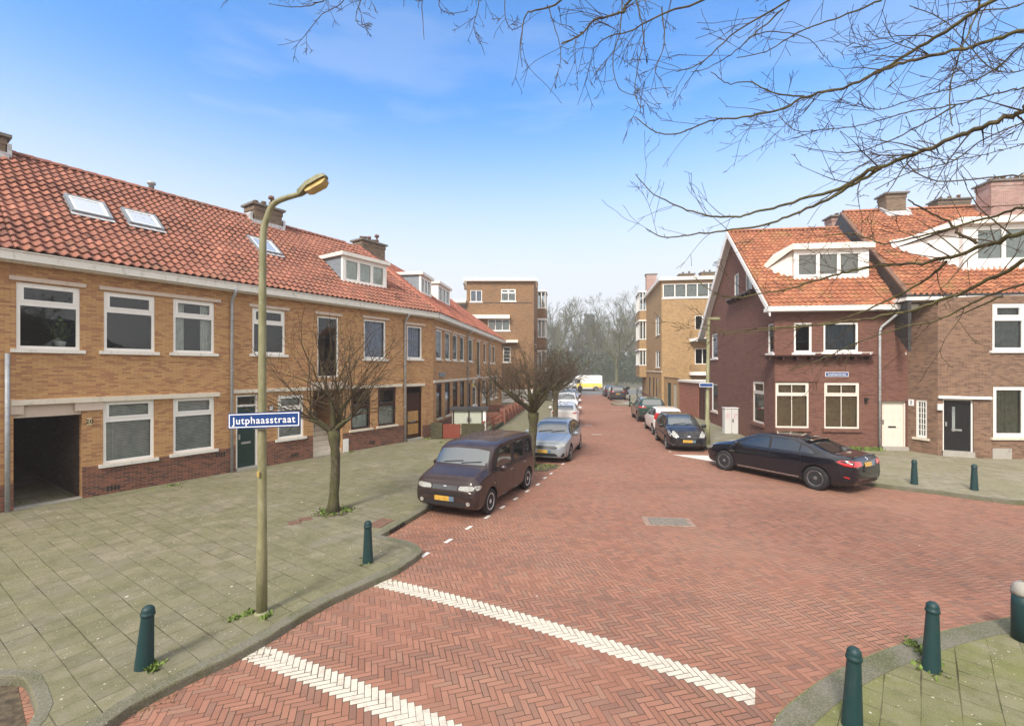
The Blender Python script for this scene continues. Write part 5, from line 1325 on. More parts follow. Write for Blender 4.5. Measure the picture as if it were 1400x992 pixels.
pp_=[(-12,5.0)]+[(p.x,p.y) for p in (g(0,935,0),g(24,938,0),g(36,992,0))]+[(-5.0,3.2),(-12,3.2)]
mb=MB(); mb.face([(x,y,.005) for x,y in pp_]); o=mb.build('soil',M['soil']); tag(o,kind='structure')
if o.data.polygons[0].normal.z<0: o.data.flip_normals()
# ================================================================== vehicles
def interp(tab,x):
    if x<=tab[0][0]: return tab[0][1]
    for (a,b),(c,d) in zip(tab,tab[1:]):
        if x<=c: return b+(d-b)*(x-a)/(c-a)
    return tab[-1][1]
def car_body(sp):
    """lofted closed body, x forward, wheels cut out"""
    L=sp['L']; xs=sorted(set([round(v[0],3) for k in ('top','belt','w','bot') for v in sp[k]]))
    xx=[]
    for a,b in zip(xs,xs[1:]):
        n=max(1,int((b-a)/.28)); xx += [a+(b-a)*k/n for k in range(n)]
    xx.append(xs[-1])
    rows=[]
    for x in xx:
        zt,zs,zb,w=interp(sp['top'],x),interp(sp['belt'],x),interp(sp['bot'],x),interp(sp['w'],x)
        h=max(0,min(1,(zt-zs-.04)/.35)); wt=w*( .80*(1-h)+sp['roofw']*h)
        zt_=max(zt,zs+.015)
        mid=zb+.5*(zs-zb)
        half=[(0,zb),(.55*w,zb),(.88*w,zb+.01),(.965*w,zb+.07),(w,mid-.05),(w*.998,mid+.1),(.985*w,zs-.07),(.974*w,zs-.018),(.95*w,zs)]
        g1=(.945*w*(1-.3)+wt*.3, zs+(zt_-zs)*.33*h+ (zt_-zs)*.3*(1-h)); g2=(.94*w*(1-.72)+wt*.72, zs+(zt_-zs)*(.72*h+.6*(1-h)))
        half += [g1,g2,(wt*1.0,zt_-.055*h-.008*(1-h)),(wt*.88,zt_-.018*h-.003),(wt*.5,zt_-.004),(0,zt_)]
        rows.append((x,half))
    bm=bmesh.new(); grid=[]
    for x,half in rows:
        ring=[bm.verts.new((x,y,z)) for y,z in half]+[bm.verts.new((x,-y,z)) for y,z in half[-2:0:-1]]
        grid.append(ring)
    n=len(grid[0])
    for a,b in zip(grid,grid[1:]):
        for k in range(n): bm.faces.new((a[k],a[(k+1)%n],b[(k+1)%n],b[k]))
    bm.faces.new(grid[0][::-1] if False else grid[0]); bm.faces.new(grid[-1])
    bmesh.ops.recalc_face_normals(bm,faces=bm.faces[:])
    me=bpy.data.meshes.new('tmp'); bm.to_mesh(me); bm.free()
    o=bpy.data.objects.new('tmp',me); COL.objects.link(o)
    me.materials.append(sp['paint']); me.materials.append(M['black'])
    md=o.modifiers.new('s','SUBSURF'); md.levels=2; md.render_levels=2
    cut=MB()
    for wx in sp['wheels']:
        for s in (1,-1):
            T=Matrix.Translation((wx,s*(sp['tw']+.35),sp['wr']+.005))@Matrix.Rotation(R(90),4,'X')
            cut.lathe([(sp['wr']+.055,-.62),(sp['wr']+.055,.62)],28,0,T,False)
    cm=bpy.data.meshes.new('cut'); cm.from_pydata(cut.v,[],cut.f); cm.materials.append(M['black'])
    co=bpy.data.objects.new('cut',cm); COL.objects.link(co)
    mb_=o.modifiers.new('b','BOOLEAN'); mb_.object=co; mb_.operation='DIFFERENCE'; mb_.solver='EXACT'
    try: mb_.material_mode='TRANSFER'
    except Exception: pass
    bpy.context.view_layer.update()
    dg=bpy.context.evaluated_depsgraph_get(); ev=o.evaluated_get(dg); me2=bpy.data.meshes.new_from_object(ev)
    bpy.data.objects.remove(o); bpy.data.objects.remove(co)
    for p in me2.polygons: p.use_smooth=True
    me2.set_sharp_from_angle(angle=R(38))
    return me2
def patch(bvh, poly, axis, mat_slot, mb, off=.005, step=.07, mirror=False):
    """polygon drawn in a view, laid onto the body. axis '+y' side view (x,z) from the left, '+x' front view (y,z), '-x' rear view, '+z' plan (x,y)"""
    for sgn in ((1,-1) if mirror else (1,)):
        bm=bmesh.new(); vs=[bm.verts.new((a,b,0)) for a,b in poly]; f=bm.faces.new(vs)
        if abs(f.calc_area())<1e-9: bm.free(); continue
        lo=[min(p[k] for p in poly) for k in (0,1)]; hi=[max(p[k] for p in poly) for k in (0,1)]
        for k in (0,1):
            v=lo[k]+step
            while v<hi[k]-step*.2:
                no=Vector((1,0,0)) if k==0 else Vector((0,1,0)); co=no*v
                bmesh.ops.bisect_plane(bm,geom=bm.verts[:]+bm.edges[:]+bm.faces[:],plane_co=co,plane_no=no); v+=step
        pos={}; ok=True; lastn=None
        for v in bm.verts:
            a,b=v.co.x,v.co.y
            if axis=='+y': o=Vector((a,3*sgn,b)); d=Vector((0,-sgn,0))
            elif axis=='+x': o=Vector((5,a*sgn,b)); d=Vector((-1,0,0))
            elif axis=='-x': o=Vector((-5,a*sgn,b)); d=Vector((1,0,0))
            else: o=Vector((a,b*sgn,4)); d=Vector((0,0,-1))
            h,nr,_,_=bvh.ray_cast(o,d)
            if h is None: pos[v.index]=None
            else: pos[v.index]=h+(nr*off if nr.dot(d)<0 else -nr*off)
        bm.verts.index_update(); bm.verts.ensure_lookup_table()
        idx={v:i for i,v in enumerate(bm.verts)}
        pp=[]
        for v in bm.verts:
            a,b=v.co.x,v.co.y
            if axis=='+y': o=Vector((a,3*sgn,b)); d=Vector((0,-sgn,0))
            elif axis=='+x': o=Vector((5,a*sgn,b)); d=Vector((-1,0,0))
            elif axis=='-x': o=Vector((-5,a*sgn,b)); d=Vector((1,0,0))
            else: o=Vector((a,b*sgn,4)); d=Vector((0,0,-1))
            h,nr,_,_=bvh.ray_cast(o,d); pp.append(None if h is None else h+(nr*off if nr.dot(d)<0 else -nr*off))
        base=len(mb.v); mp={}
        for i,p in enumerate(pp):
            if p is not None: mp[i]=len(mb.v); mb.v.append(tuple(p))
        for fc in bm.faces:
            ids=[idx[v] for v in fc.verts]
            if all(i in mp for i in ids):
                q=[mp[i] for i in ids]
                n0=Vector((0,0,0)); P=[Vector(mb.v[i]) for i in q]
                for k in range(len(P)): n0+=P[k].cross(P[(k+1)%len(P)])
                if n0.dot(d)>0: q=q[::-1]
                mb.f.append(tuple(q)); mb.m.append(mat_slot); mb.uv.append(None); mb.sm.append(True)
        bm.free()
def ribbon(pts,w=.009):
    out=[]
    for (a,b),(c,d) in zip(pts,pts[1:]):
        l=math.hypot(c-a,d-b) or 1; nx,ny=-(d-b)/l*w/2,(c-a)/l*w/2
        out.append([(a-nx,b-ny),(c-nx,d-ny),(c+nx,d+ny),(a+nx,b+ny)])
    return out
def oval(cx_,cy_,rx,ry,n=14): return [(cx_+rx*math.cos(6.2832*k/n),cy_+ry*math.sin(6.2832*k/n)) for k in range(n)]
def wheel(root, x, s, sp):
    r,w=sp['wr'],sp.get('ww',.20); T=Matrix.Translation((x,s*sp['tw'],r))@Matrix.Rotation(R(-90*s),4,'X')
    t=MB(); prof=[(r*.66,-w/2+.01),(r*.90,-w/2),(r*.975,-w/2+.02),(r,-w/2+.045),(r,w/2-.045),(r*.975,w/2-.02),(r*.90,w/2),(r*.70,w/2-.004),(r*.66,w/2-.02)]
    t.lathe(prof,32,0,T); o=t.build('wheel',M['rubber'],root,local=True)
    m=MB(); rr=r*.68
    m.lathe([(rr,-w/2+.01),(rr,w/2-.012),(rr*.90,w/2-.008),(rr*.86,w/2-.05)],28,0,T); m.lathe([(rr*.92,w/2-.075),(0.0,w/2-.075)],28,1,T)
    n=sp.get('spokes',5); dbl=sp.get('dbl',False)
    for k in range(n):
        for off in ((-.12,.12) if dbl else (0,)):
            a=6.2832*k/n+off+.3; ca,sa=math.cos(a),math.sin(a); hw=.019 if dbl else .045
            def q(rad,side,z): return T@Vector((rad*ca-side*sa,rad*sa+side*ca,z))
            b=[q(.04,-hw*1.2,w/2-.07),q(rr*.95,-hw,w/2-.07),q(rr*.95,hw,w/2-.07),q(.04,hw*1.2,w/2-.07)]
            t_=[q(.04,-hw*1.2,w/2-.03),q(rr*.95,-hw,w/2-.018),q(rr*.95,hw,w/2-.018),q(.04,hw*1.2,w/2-.03)]
            m.hexa(b,t_,0)
    m.lathe([(.06,w/2-.07),(.06,w/2-.022),(.045,w/2-.015),(0,w/2-.015)],14,0,T)
    m.build('rim',[sp.get('rimmat',M['rim']),M['black']],o,local=True)
def make_car(sp, name, label, front_near, rear_near, visible_side, group='cars parked along the kerbs', cat='car'):
    f=Vector(front_near[:2]); r=Vector(rear_near[:2]); d=(f-r).normalized(); wb=sp['wheels'][0]-sp['wheels'][1]
    left=Vector((-d.y,d.x)); mid=(f+r)/2; xm=(sp['wheels'][0]+sp['wheels'][1])/2
    c=mid-left*visible_side*(sp['tw']+.08)-d*xm
    root=empty(name,(c.x,c.y,0),math.atan2(d.y,d.x),label,cat,group)
    build_car(root,sp); return root
def build_car(root,sp):
    me=car_body(sp); bo=bpy.data.objects.new('body',me); me.name='body'; COL.objects.link(bo); bo.parent=root
    bm=bmesh.new(); bm.from_mesh(me); bvh=BVHTree.FromBMesh(bm); bm.free()
    def part(name,items,mats,parent=bo):
        mb=MB()
        for it in items:
            patch(bvh,it[0],it[1],it[2] if len(it)>2 else 0,mb,it[3] if len(it)>3 else .005,mirror=(it[4] if len(it)>4 else False))
        if mb.f: return mb.build(name,mats,parent,local=True)
    K=M['black']; G=sp.get('glassmat',M['carglass'])
    part('window_trim',[(p,'+y',0,.003,True) for p in sp['side_trim']],sp.get('trimmat',K))
    for p in sp['side_glass']:
        for sg in (1,-1):
            mb=MB(); 
            # one side at a time so every pane is a part of its own
            q=MB(); patch(bvh,p,'+y',0,q,.007,mirror=True)
            keep=[i for i,f in enumerate(q.f) if (q.v[f[0]][1]>0)==(sg>0)]
            for i in keep: mb.f.append(q.f[i]); mb.m.append(0); mb.uv.append(None); mb.sm.append(True)
            mb.v=q.v
            if mb.f: mb.build('side_window',G,root,local=True)
    part('windscreen',[(sp['screen'],'+x',0,.006)],M['screenglass'],root); part('rear_window',[(sp['rear'],'-x',0,.006)],M['screenglass'] if sp is not SALOON else G,root)
    part('pillar_trim',[(p,'+x',0,.004,True) for p in sp.get('ftrim',[])]+[(p,'-x',0,.004,True) for p in sp.get('rtrim',[])],K)
    part('seams',[(q,'+y',0,.004,True) for l in sp['seams'] for q in ribbon(l)]+[(q,'+z',0,.004) for l in sp.get('topseams',[]) for q in ribbon(l)]+[(q,'-x',0,.004) for l in sp.get('rearseams',[]) for q in ribbon(l)]+[(q,'+x',0,.004) for l in sp.get('frontseams',[]) for q in ribbon(l)],K)
    for p,ax in sp.get('head',[]):
        for sg in (1,-1): 
            part('headlight',[([(a*sg,b) for a,b in p],ax,0,.008)],M['lampglow'],root)
    for p in sp.get('headside',[]): part('headlight_side',[(p,'+y',0,.008,True)],M['lampglow'])
    for p in sp.get('tail',[]):
        for sg in (1,-1): part('tail_light',[([(a*sg,b) for a,b in p],'-x',0,.009)],M['tail'],root)
    for p in sp.get('tailside',[]): part('tail_light_side',[(p,'+y',0,.009,True)],M['tail'])
    for nm,p,ax,mt in sp.get('extra',[]): part(nm,[(p,ax,0,.008)],mt)
    for nm,p,ax,mt in sp.get('extra2',[]): part(nm,[(p,ax,0,.007,True)],mt)
    for ax,z,x0 in sp.get('plates',[]):
        y0=-.26; mb=MB(); patch(bvh,[(y0,z-.055),(.26,z-.055),(.26,z+.055),(y0,z+.055)],ax,0,mb,.016,step=.3)
        if mb.f:
            pl=mb.build('number_plate',M['plate'],bo,local=True)
            mb=MB(); s=-1 if ax=='-x' else 1; patch(bvh,[(s*.26,z-.055),(s*.26,z+.055),(s*.13,z+.055),(s*.13,z-.055)],ax,0,mb,.018,step=.3); mb.build('plate_band',M['plateblue'],pl,local=True)
    for wx in sp['wheels']:
        for s in (1,-1): wheel(root,wx,s,sp)
    # mirrors
    if 'mirror' in sp:
        mx,mz,my=sp['mirror']
        for s in (1,-1):
            bm=bmesh.new(); bmesh.ops.create_icosphere(bm,subdivisions=3,radius=1)
            for v in bm.verts:
                v.co=Vector((v.co.x*.075*(1 if v.co.x>0 else .5),v.co.y*.12,v.co.z*.085)); v.co+=Vector((mx,s*(my+.10),mz))
            me=bpy.data.meshes.new('mirror'); bm.to_mesh(me); bm.free(); me.materials.append(sp.get('mirmat',sp['paint'])); 
            for p in me.polygons: p.use_smooth=True
            o=bpy.data.objects.new('mirror',me); COL.objects.link(o); o.parent=root
            mb=MB(); mb.hexa([Vector((mx-.03,s*(my-.06),mz-.09)),Vector((mx+.04,s*(my-.06),mz-.09)),Vector((mx+.03,s*(my+.08),mz-.05)),Vector((mx-.02,s*(my+.08),mz-.05))],[Vector((mx-.03,s*(my-.06),mz-.04)),Vector((mx+.04,s*(my-.06),mz-.04)),Vector((mx+.03,s*(my+.08),mz-.01)),Vector((mx-.02,s*(my+.08),mz-.01))]); mb.build('mirror_arm',K,o,local=True)
    for hx,hz in sp.get('handles',[]):
        for s in (1,-1):
            h,nr,_,_=bvh.ray_cast(Vector((hx,3*s,hz)),Vector((0,-s,0)))
            if h: mb=MB(); mb.box(hx-.09,hx+.09,h.y+s*.008 if s>0 else h.y-.035,h.y+.035 if s>0 else h.y-.008,hz-.014,hz+.014); mb.build('handle',sp.get('hmat',sp['paint']),root,local=True,bevel=.008)
    for nm,fn in sp.get('custom',[]): fn(root,bo,bvh,part)
    # dark underside closing the view through
    mb=MB(); mb.box(sp['wheels'][1]-.5,sp['wheels'][0]+.4,-.62,.62,.16,.45); mb.build('underbody',K,root,local=True)
    # wipers
    if sp.get('wipers'):
        x0,z0=sp['wipers']; its=[]
        for y in (-.45,.05): its+=[(q,'+x',0,.018) for q in ribbon([(y,z0),(y+.52,z0+.05)],.018)]
        part('wiper',its,K)

def sym(p): return p+[(-a,b) for a,b in p[::-1]]
# ---------------- boxy purple-brown people carrier
P1=car_paint('purple_brown_car_paint',(0.034,0.021,0.021),.1,.2,.06,.35)
CUBE=dict(L=3.98,paint=P1,roofw=.89,
 top=[(-1.99,1.15),(-1.96,1.5),(-1.85,1.62),(-1.2,1.66),(-.2,1.67),(.6,1.635),(.86,1.55),(1.30,1.13),(1.5,1.08),(1.80,1.0),(1.92,.90),(1.98,.70)],
 belt=[(-1.99,.95),(-1.5,.98),(.4,.98),(1.15,1.0),(1.6,.95),(1.85,.86),(1.97,.66)],
 w=[(-1.99,.72),(-1.95,.80),(-1.85,.84),(-1.0,.85),(.9,.85),(1.5,.85),(1.85,.84),(1.95,.79),(1.99,.70)],
 bot=[(-1.99,.42),(-1.9,.27),(-1.2,.2),(1.2,.19),(1.75,.2),(1.97,.32)],
 wheels=(1.19,-1.34),wr=.305,tw=.735,spokes=5,dbl=False,
 side_trim=[[(1.06,1.02),(.72,1.50),(-1.62,1.52),(-1.78,1.42),(-1.80,1.08),(-1.70,1.0)]],
 side_glass=[[(.86,1.04),(.57,1.46),(.02,1.50),(-.08,1.44),(-.10,1.10),(-.04,1.04)],[(-.34,1.08),(-.34,1.44),(-.28,1.50),(-.92,1.50),(-1.02,1.42),(-1.02,1.14),(-.92,1.05),(-.4,1.03)],[(-1.2,1.10),(-1.2,1.45),(-1.55,1.46),(-1.68,1.38),(-1.68,1.12),(-1.6,1.05)]],
 screen=sym([(.74,1.16),(.71,1.33),(.67,1.46),(.3,1.495)]) , rear=sym([(.55,1.05),(.55,1.45)]),
 seams=[[(.93,.98),(.93,.35)],[(-.18,1.5),(-.20,.26)],[(-.98,1.0),(-1.02,.62),(-.95,.5)],[(.93,.35),(.80,.26),(-.9,.26)]],
 topseams=[[(1.28,-.70),(1.28,.70)]],
 frontseams=[[(-.66,.62),(-.74,.75),(-.60,.87)],[(.66,.62),(.74,.75),(.60,.87)]],
 head=[([(.38,.71),(.62,.70),(.74,.73),(.76,.79),(.68,.825),(.40,.80),(.36,.755)],'+x')],headside=[[(1.90,.72),(1.76,.745),(1.70,.79),(1.78,.83),(1.90,.82)]],
 extra=[('grille',[(-.33,.70),(.33,.70),(.33,.80),(-.33,.80)],'+x',M['dullplastic']),('badge',oval(0,.75,.055,.045),'+x',M['chrome']),('upper_slot',sym([(.45,.60),(.45,.635)]),'+x',M['black']),('lower_grille',sym([(.48,.335),(.55,.375),(.50,.43)]),'+x',M['black']),('bumper_line',sym([(.72,.575),(.72,.59)]),'+x',M['black'])],
 extra2=[('fog_lamp',oval(.62,.42,.05,.05),'+x',M['lampglow']),('side_repeater',oval(1.02,.72,.03,.02,8),'+y',M['lampglow']),('grille_bar',[(.10,.72),(.31,.72),(.31,.73),(.10,.73)],'+x',M['chrome']),('grille_bar',[(.10,.77),(.31,.77),(.31,.78),(.10,.78)],'+x',M['chrome'])],
 plates=[('+x',.50,0),('-x',.6,0)],mirror=(.76,1.04,.86),handles=[(-.02,.86),(-.98,.88)],hmat=M['chrome'],wipers=(1,1.18),tail=[[(.55,.42),(.72,.42),(.72,.58),(.55,.58)]])
# ---------------- silver-grey hatchback
P2=car_paint('silver_blue_car_paint',(0.30,0.34,0.38),.35,.25,.12)
HATCH=dict(L=4.31,paint=P2,roofw=.70,
 top=[(-2.15,.95),(-2.10,1.05),(-1.85,1.2),(-1.45,1.36),(-.9,1.44),(-.1,1.45),(.3,1.41),(.62,1.28),(1.08,1.02),(1.5,.93),(1.9,.83),(2.08,.70),(2.15,.58)],
 belt=[(-2.15,.88),(-1.6,.98),(-.5,.95),(.6,.93),(1.1,.93),(1.7,.82),(2.0,.70),(2.15,.52)],
 w=[(-2.15,.58),(-2.08,.74),(-1.8,.86),(-1.0,.895),(.9,.895),(1.6,.87),(1.95,.77),(2.08,.64),(2.15,.5)],
 bot=[(-2.15,.45),(-2.0,.28),(-1.3,.19),(1.3,.18),(1.9,.18),(2.15,.25)],
 wheels=(1.30,-1.35),wr=.32,tw=.775,spokes=5,dbl=True,
 side_trim=[[(1.0,.97),(.55,1.26),(.1,1.37),(-.9,1.38),(-1.5,1.26),(-1.72,1.06),(-1.5,1.0)]],
 side_glass=[[(.86,.985),(.5,1.22),(.1,1.33),(-.18,1.345),(-.22,1.0)],[(-.28,1.0),(-.24,1.345),(-.88,1.345),(-1.12,1.28),(-1.14,1.03)],[(-1.2,1.04),(-1.18,1.27),(-1.45,1.2),(-1.6,1.08)]],
 screen=sym([(.68,1.03),(.62,1.2),(.56,1.36),(.3,1.385)]),rear=sym([(.52,1.08),(.5,1.30)]),
 seams=[[(.95,.95),(.98,.4),(.85,.27)],[(-.22,1.0),(-.24,.27)],[(-1.16,1.0),(-1.12,.7),(-1.0,.55)],[(.85,.27),(-.9,.27)]],
 topseams=[[(1.05,-.7),(1.05,.7)],[(1.1,-.66),(1.75,-.6),(1.98,-.4),(2.03,0),(1.98,.4),(1.75,.6),(1.1,.66)]],
 head=[([(.50,.62),(.72,.66),(.76,.73),(.62,.73),(.46,.665)],'+x')],headside=[[(1.98,.64),(1.72,.70),(1.58,.78),(1.75,.77),(1.95,.71)]],
 extra=[('upper_grille',sym([(.46,.56),(.50,.62),(.42,.665)]),'+x',M['black']),('lower_grille',sym([(.48,.24),(.50,.34),(.40,.40)]),'+x',M['black'])],
 extra2=[('corner_grille',[(.58,.24),(.78,.30),(.80,.46),(.68,.40)],'+x',M['black'])],
 plates=[('+x',.47,0),('-x',.6,0)],mirror=(.78,.99,.88),handles=[(-.12,.82),(-1.02,.84)],wipers=(1,1.045),tail=[[(.5,.78),(.74,.8),(.74,.9),(.5,.88)]],
 custom=[])
# ---------------- dark blue-black saloon
P3=car_paint('blue_black_car_paint',(0.005,0.006,0.012),.1,.06,.01,.9)
SALOON=dict(L=4.90,paint=P3,roofw=.70,
 top=[(-2.45,.72),(-2.42,.90),(-2.32,1.04),(-1.9,1.085),(-1.72,1.10),(-1.15,1.33),(-.7,1.43),(0,1.46),(.35,1.43),(.75,1.31),(1.3,1.05),(1.6,.99),(2.1,.88),(2.35,.74),(2.45,.58)],
 belt=[(-2.45,.66),(-2.38,.90),(-1.9,1.0),(-.9,.99),(.6,.95),(1.3,.95),(1.9,.86),(2.25,.74),(2.45,.52)],
 w=[(-2.45,.60),(-2.38,.76),(-2.1,.87),(-1.4,.93),(1.2,.925),(1.9,.88),(2.25,.76),(2.38,.62),(2.45,.48)],
 bot=[(-2.45,.42),(-2.35,.27),(-1.9,.22),(-1.3,.18),(1.3,.17),(2.1,.18),(2.45,.27)],
 wheels=(1.50,-1.47),wr=.34,tw=.82,ww=.24,spokes=7,dbl=True,rimmat=M['rimblack'],
 side_trim=[[(1.12,.985),(.62,1.28),(.2,1.37),(-.75,1.36),(-1.2,1.24),(-1.52,1.07),(-1.42,1.0)]],
 side_glass=[[(.98,1.0),(.58,1.24),(.2,1.335),(-.02,1.34),(-.06,1.01)],[(-.14,1.015),(-.10,1.335),(-.72,1.33),(-.96,1.25),(-.98,1.03)],[(-1.03,1.035),(-1.01,1.23),(-1.2,1.17),(-1.40,1.06),(-1.36,1.035)]],
 screen=sym([(.70,1.07),(.62,1.26),(.56,1.38),(.3,1.40)]),rear=sym([(.62,1.10),(.55,1.30),(.5,1.37),(.2,1.39)]),
 seams=[[(1.05,.96),(1.08,.4),(.95,.26)],[(-.10,1.0),(-.12,.26)],[(-1.05,1.0),(-1.08,.82),(-.98,.6)],[(.95,.26),(-1.0,.26)],[(2.12,.84),(1.98,.62)],[(-2.15,.5),(-2.1,.72)]],
 topseams=[[(-1.76,-.62),(-1.76,.62)],[(-1.76,.62),(-2.3,.60)],[(-1.76,-.62),(-2.3,-.60)],[(1.28,-.7),(1.28,.7)]],
 rearseams=[[(-.55,.72),(.55,.72)],[(-.72,.56),(.72,.56)]],
 head=[([(.50,.66),(.70,.68),(.72,.76),(.55,.76)],'+x')],headside=[[(2.28,.66),(2.08,.70),(1.98,.78),(2.15,.79),(2.26,.74)]],
 tail=[[(.40,.82),(.60,.80),(.74,.80),(.76,.93),(.60,.95),(.42,.93)]],tailside=[[(-2.36,.80),(-2.18,.82),(-2.0,.90),(-2.08,.95),(-2.34,.95)]],
 extra=[('badge',oval(0,.985,.04,.035,12),'-x',M['signwhite']),('badge_ring',oval(0,.985,.028,.024,12),'-x',M['signblue']),('bumper_insert',sym([(.5,.27),(.55,.36),(.4,.40)]),'-x',M['black'])],
 extra2=[('exhaust',oval(.55,.25,.06,.04,10),'-x',M['chrome']),('side_reflector',[(-2.3,.47),(-2.18,.5),(-2.18,.53),(-2.3,.51)],'+y',M['tail'])],
 plates=[('-x',.84,0),('+x',.45,0)],mirror=(.92,1.02,.90),handles=[(.10,.85),(-.92,.88)],wipers=(1,1.08))
def saloon_extra(root,bo,bvh,part):
    mb=MB(); 
    # lip spoiler on the boot, roof edge spoiler, antenna fin, sill strip
    for k in range(8):
        pass
    ys=[-.62+1.24*k/10 for k in range(11)]
    def lip(x,h,dx,name):
        q=MB()
        for a,b in zip(ys,ys[1:]):
            P_=[]
            for y in (a,b):
                hit,_,_,_=bvh.ray_cast(Vector((x,y,3)),Vector((0,0,-1))); P_.append(hit)
            if None in P_: continue
            p,r_=P_
            q.hexa([p+Vector((.06,0,-.01)),r_+Vector((.06,0,-.01)),r_+Vector((-.02,0,-.01)),p+Vector((-.02,0,-.01))][::-1],[p+Vector((.05,0,.004)),r_+Vector((.05,0,.004)),r_+Vector((-dx,0,h)),p+Vector((-dx,0,h))][::-1])
        if q.f: q.build(name,sp3['paint'],bo,local=True)
    lip(-2.28,.035,.05,'boot_spoiler'); lip(-1.02,.02,.16,'roof_spoiler')
    h,_,_,_=bvh.ray_cast(Vector((-.75,0,3)),Vector((0,0,-1)))
    if h: q=MB(); q.hexa([h+Vector((.09,-.03,-.02)),h+Vector((.09,.03,-.02)),h+Vector((-.08,.03,-.02)),h+Vector((-.08,-.03,-.02))],[h+Vector((-.01,-.005,.05)),h+Vector((-.01,.005,.05)),h+Vector((-.07,.005,.07)),h+Vector((-.07,-.005,.07))]); q.build('aerial',M['black'],bo,local=True)
sp3=SALOON; SALOON['custom']=[('x',saloon_extra)]
SALOON['extra2']+= [('fender_vent',[(1.08,.72),(1.30,.70),(1.30,.73),(1.08,.76)],'+y',M['chrome']),('sill_strip',[(-1.0,.275),(1.0,.265),(1.0,.30),(-1.0,.31)],'+y',M['metal'])]
# ---------------- black-blue older hatchback seen from the front
P4=car_paint('dark_blue_car_paint',(0.010,0.010,0.014),.1,.2,.12,.4)
OLDH=dict(L=3.92,paint=P4,roofw=.72,
 top=[(-1.96,.95),(-1.93,1.12),(-1.75,1.32),(-1.4,1.43),(-.5,1.46),(.1,1.44),(.42,1.34),(.98,1.04),(1.3,.98),(1.7,.86),(1.88,.72),(1.96,.58)],
 belt=[(-1.96,.9),(-1.5,.98),(.5,.92),(1.05,.92),(1.6,.80),(1.85,.66),(1.96,.5)],
 w=[(-1.96,.56),(-1.9,.70),(-1.6,.82),(-.9,.84),(.8,.84),(1.4,.82),(1.75,.75),(1.9,.62),(1.96,.48)],
 bot=[(-1.96,.42),(-1.8,.27),(-1.2,.2),(1.2,.19),(1.7,.19),(1.96,.26)],
 wheels=(1.18,-1.31),wr=.295,tw=.725,spokes=6,
 side_trim=[[(.88,.96),(.40,1.30),(-.1,1.37),(-1.2,1.36),(-1.55,1.22),(-1.62,1.05)]],
 side_glass=[[(.75,.975),(.36,1.25),(-.1,1.335),(-.22,1.335),(-.26,.985)],[(-.33,.99),(-.29,1.335),(-1.15,1.32),(-1.44,1.18),(-1.48,1.05)]],
 screen=sym([(.66,1.05),(.60,1.22),(.54,1.36),(.3,1.385)]),rear=sym([(.5,1.08),(.48,1.30)]),
 seams=[[(.84,.95),(.86,.4),(.75,.28)],[(-.3,1.0),(-.32,.28)],[(.75,.28),(-.85,.28)]],topseams=[[(1.0,-.68),(1.0,.68)]],
 head=[([(.40,.63),(.62,.62),(.68,.72),(.62,.86),(.56,.86),(.46,.74)],'+x')],headside=[[(1.78,.64),(1.55,.72),(1.38,.86),(1.5,.85),(1.75,.76)]],
 extra=[('grille',sym([(.34,.585),(.36,.63)]),'+x',M['black']),('lower_grille',sym([(.42,.26),(.44,.40)]),'+x',M['black']),('badge',oval(0,.665,.07,.028),'+x',M['chrome'])],
 extra2=[('bumper_strip',[(.25,.24),(.78,.26),(.80,.40),(.60,.35),(.45,.27)],'+x',M['dullplastic']),('side_strip',[(-1.0,.62),(.8,.60),(.8,.66),(-1.0,.68)],'+y',M['dullplastic'])],
 plates=[('+x',.47,0)],mirror=(.68,.98,.82),mirmat=M['black'],handles=[(-.12,.82)],wipers=(1,1.06),tail=[[(.56,.8),(.72,.8),(.68,1.1),(.56,1.1)]])
P5=car_paint('white_car_paint',(0.72,0.72,0.70),.0,.25,.12)
WHITEH=dict(OLDH,paint=P5,L=3.75,tail=[[(.52,.86),(.68,.80),(.72,.95),(.60,1.22),(.52,1.20)]],tailside=[[(-1.86,.82),(-1.62,.92),(-1.55,1.15),(-1.66,1.22),(-1.84,1.0)]],
 extra=[('rear_slot',sym([(.5,.33),(.5,.38)]),'-x',M['black'])],plates=[('-x',.62,0)],extra2=[],side_glass=[[(.75,.975),(.36,1.25),(-.1,1.335),(-.22,1.335),(-.26,.985)],[(-.33,.99),(-.29,1.335),(-.9,1.32),(-1.1,1.05)]])
P6=car_paint('dark_green_car_paint',(0.022,0.060,0.044),.25,.2,.08)
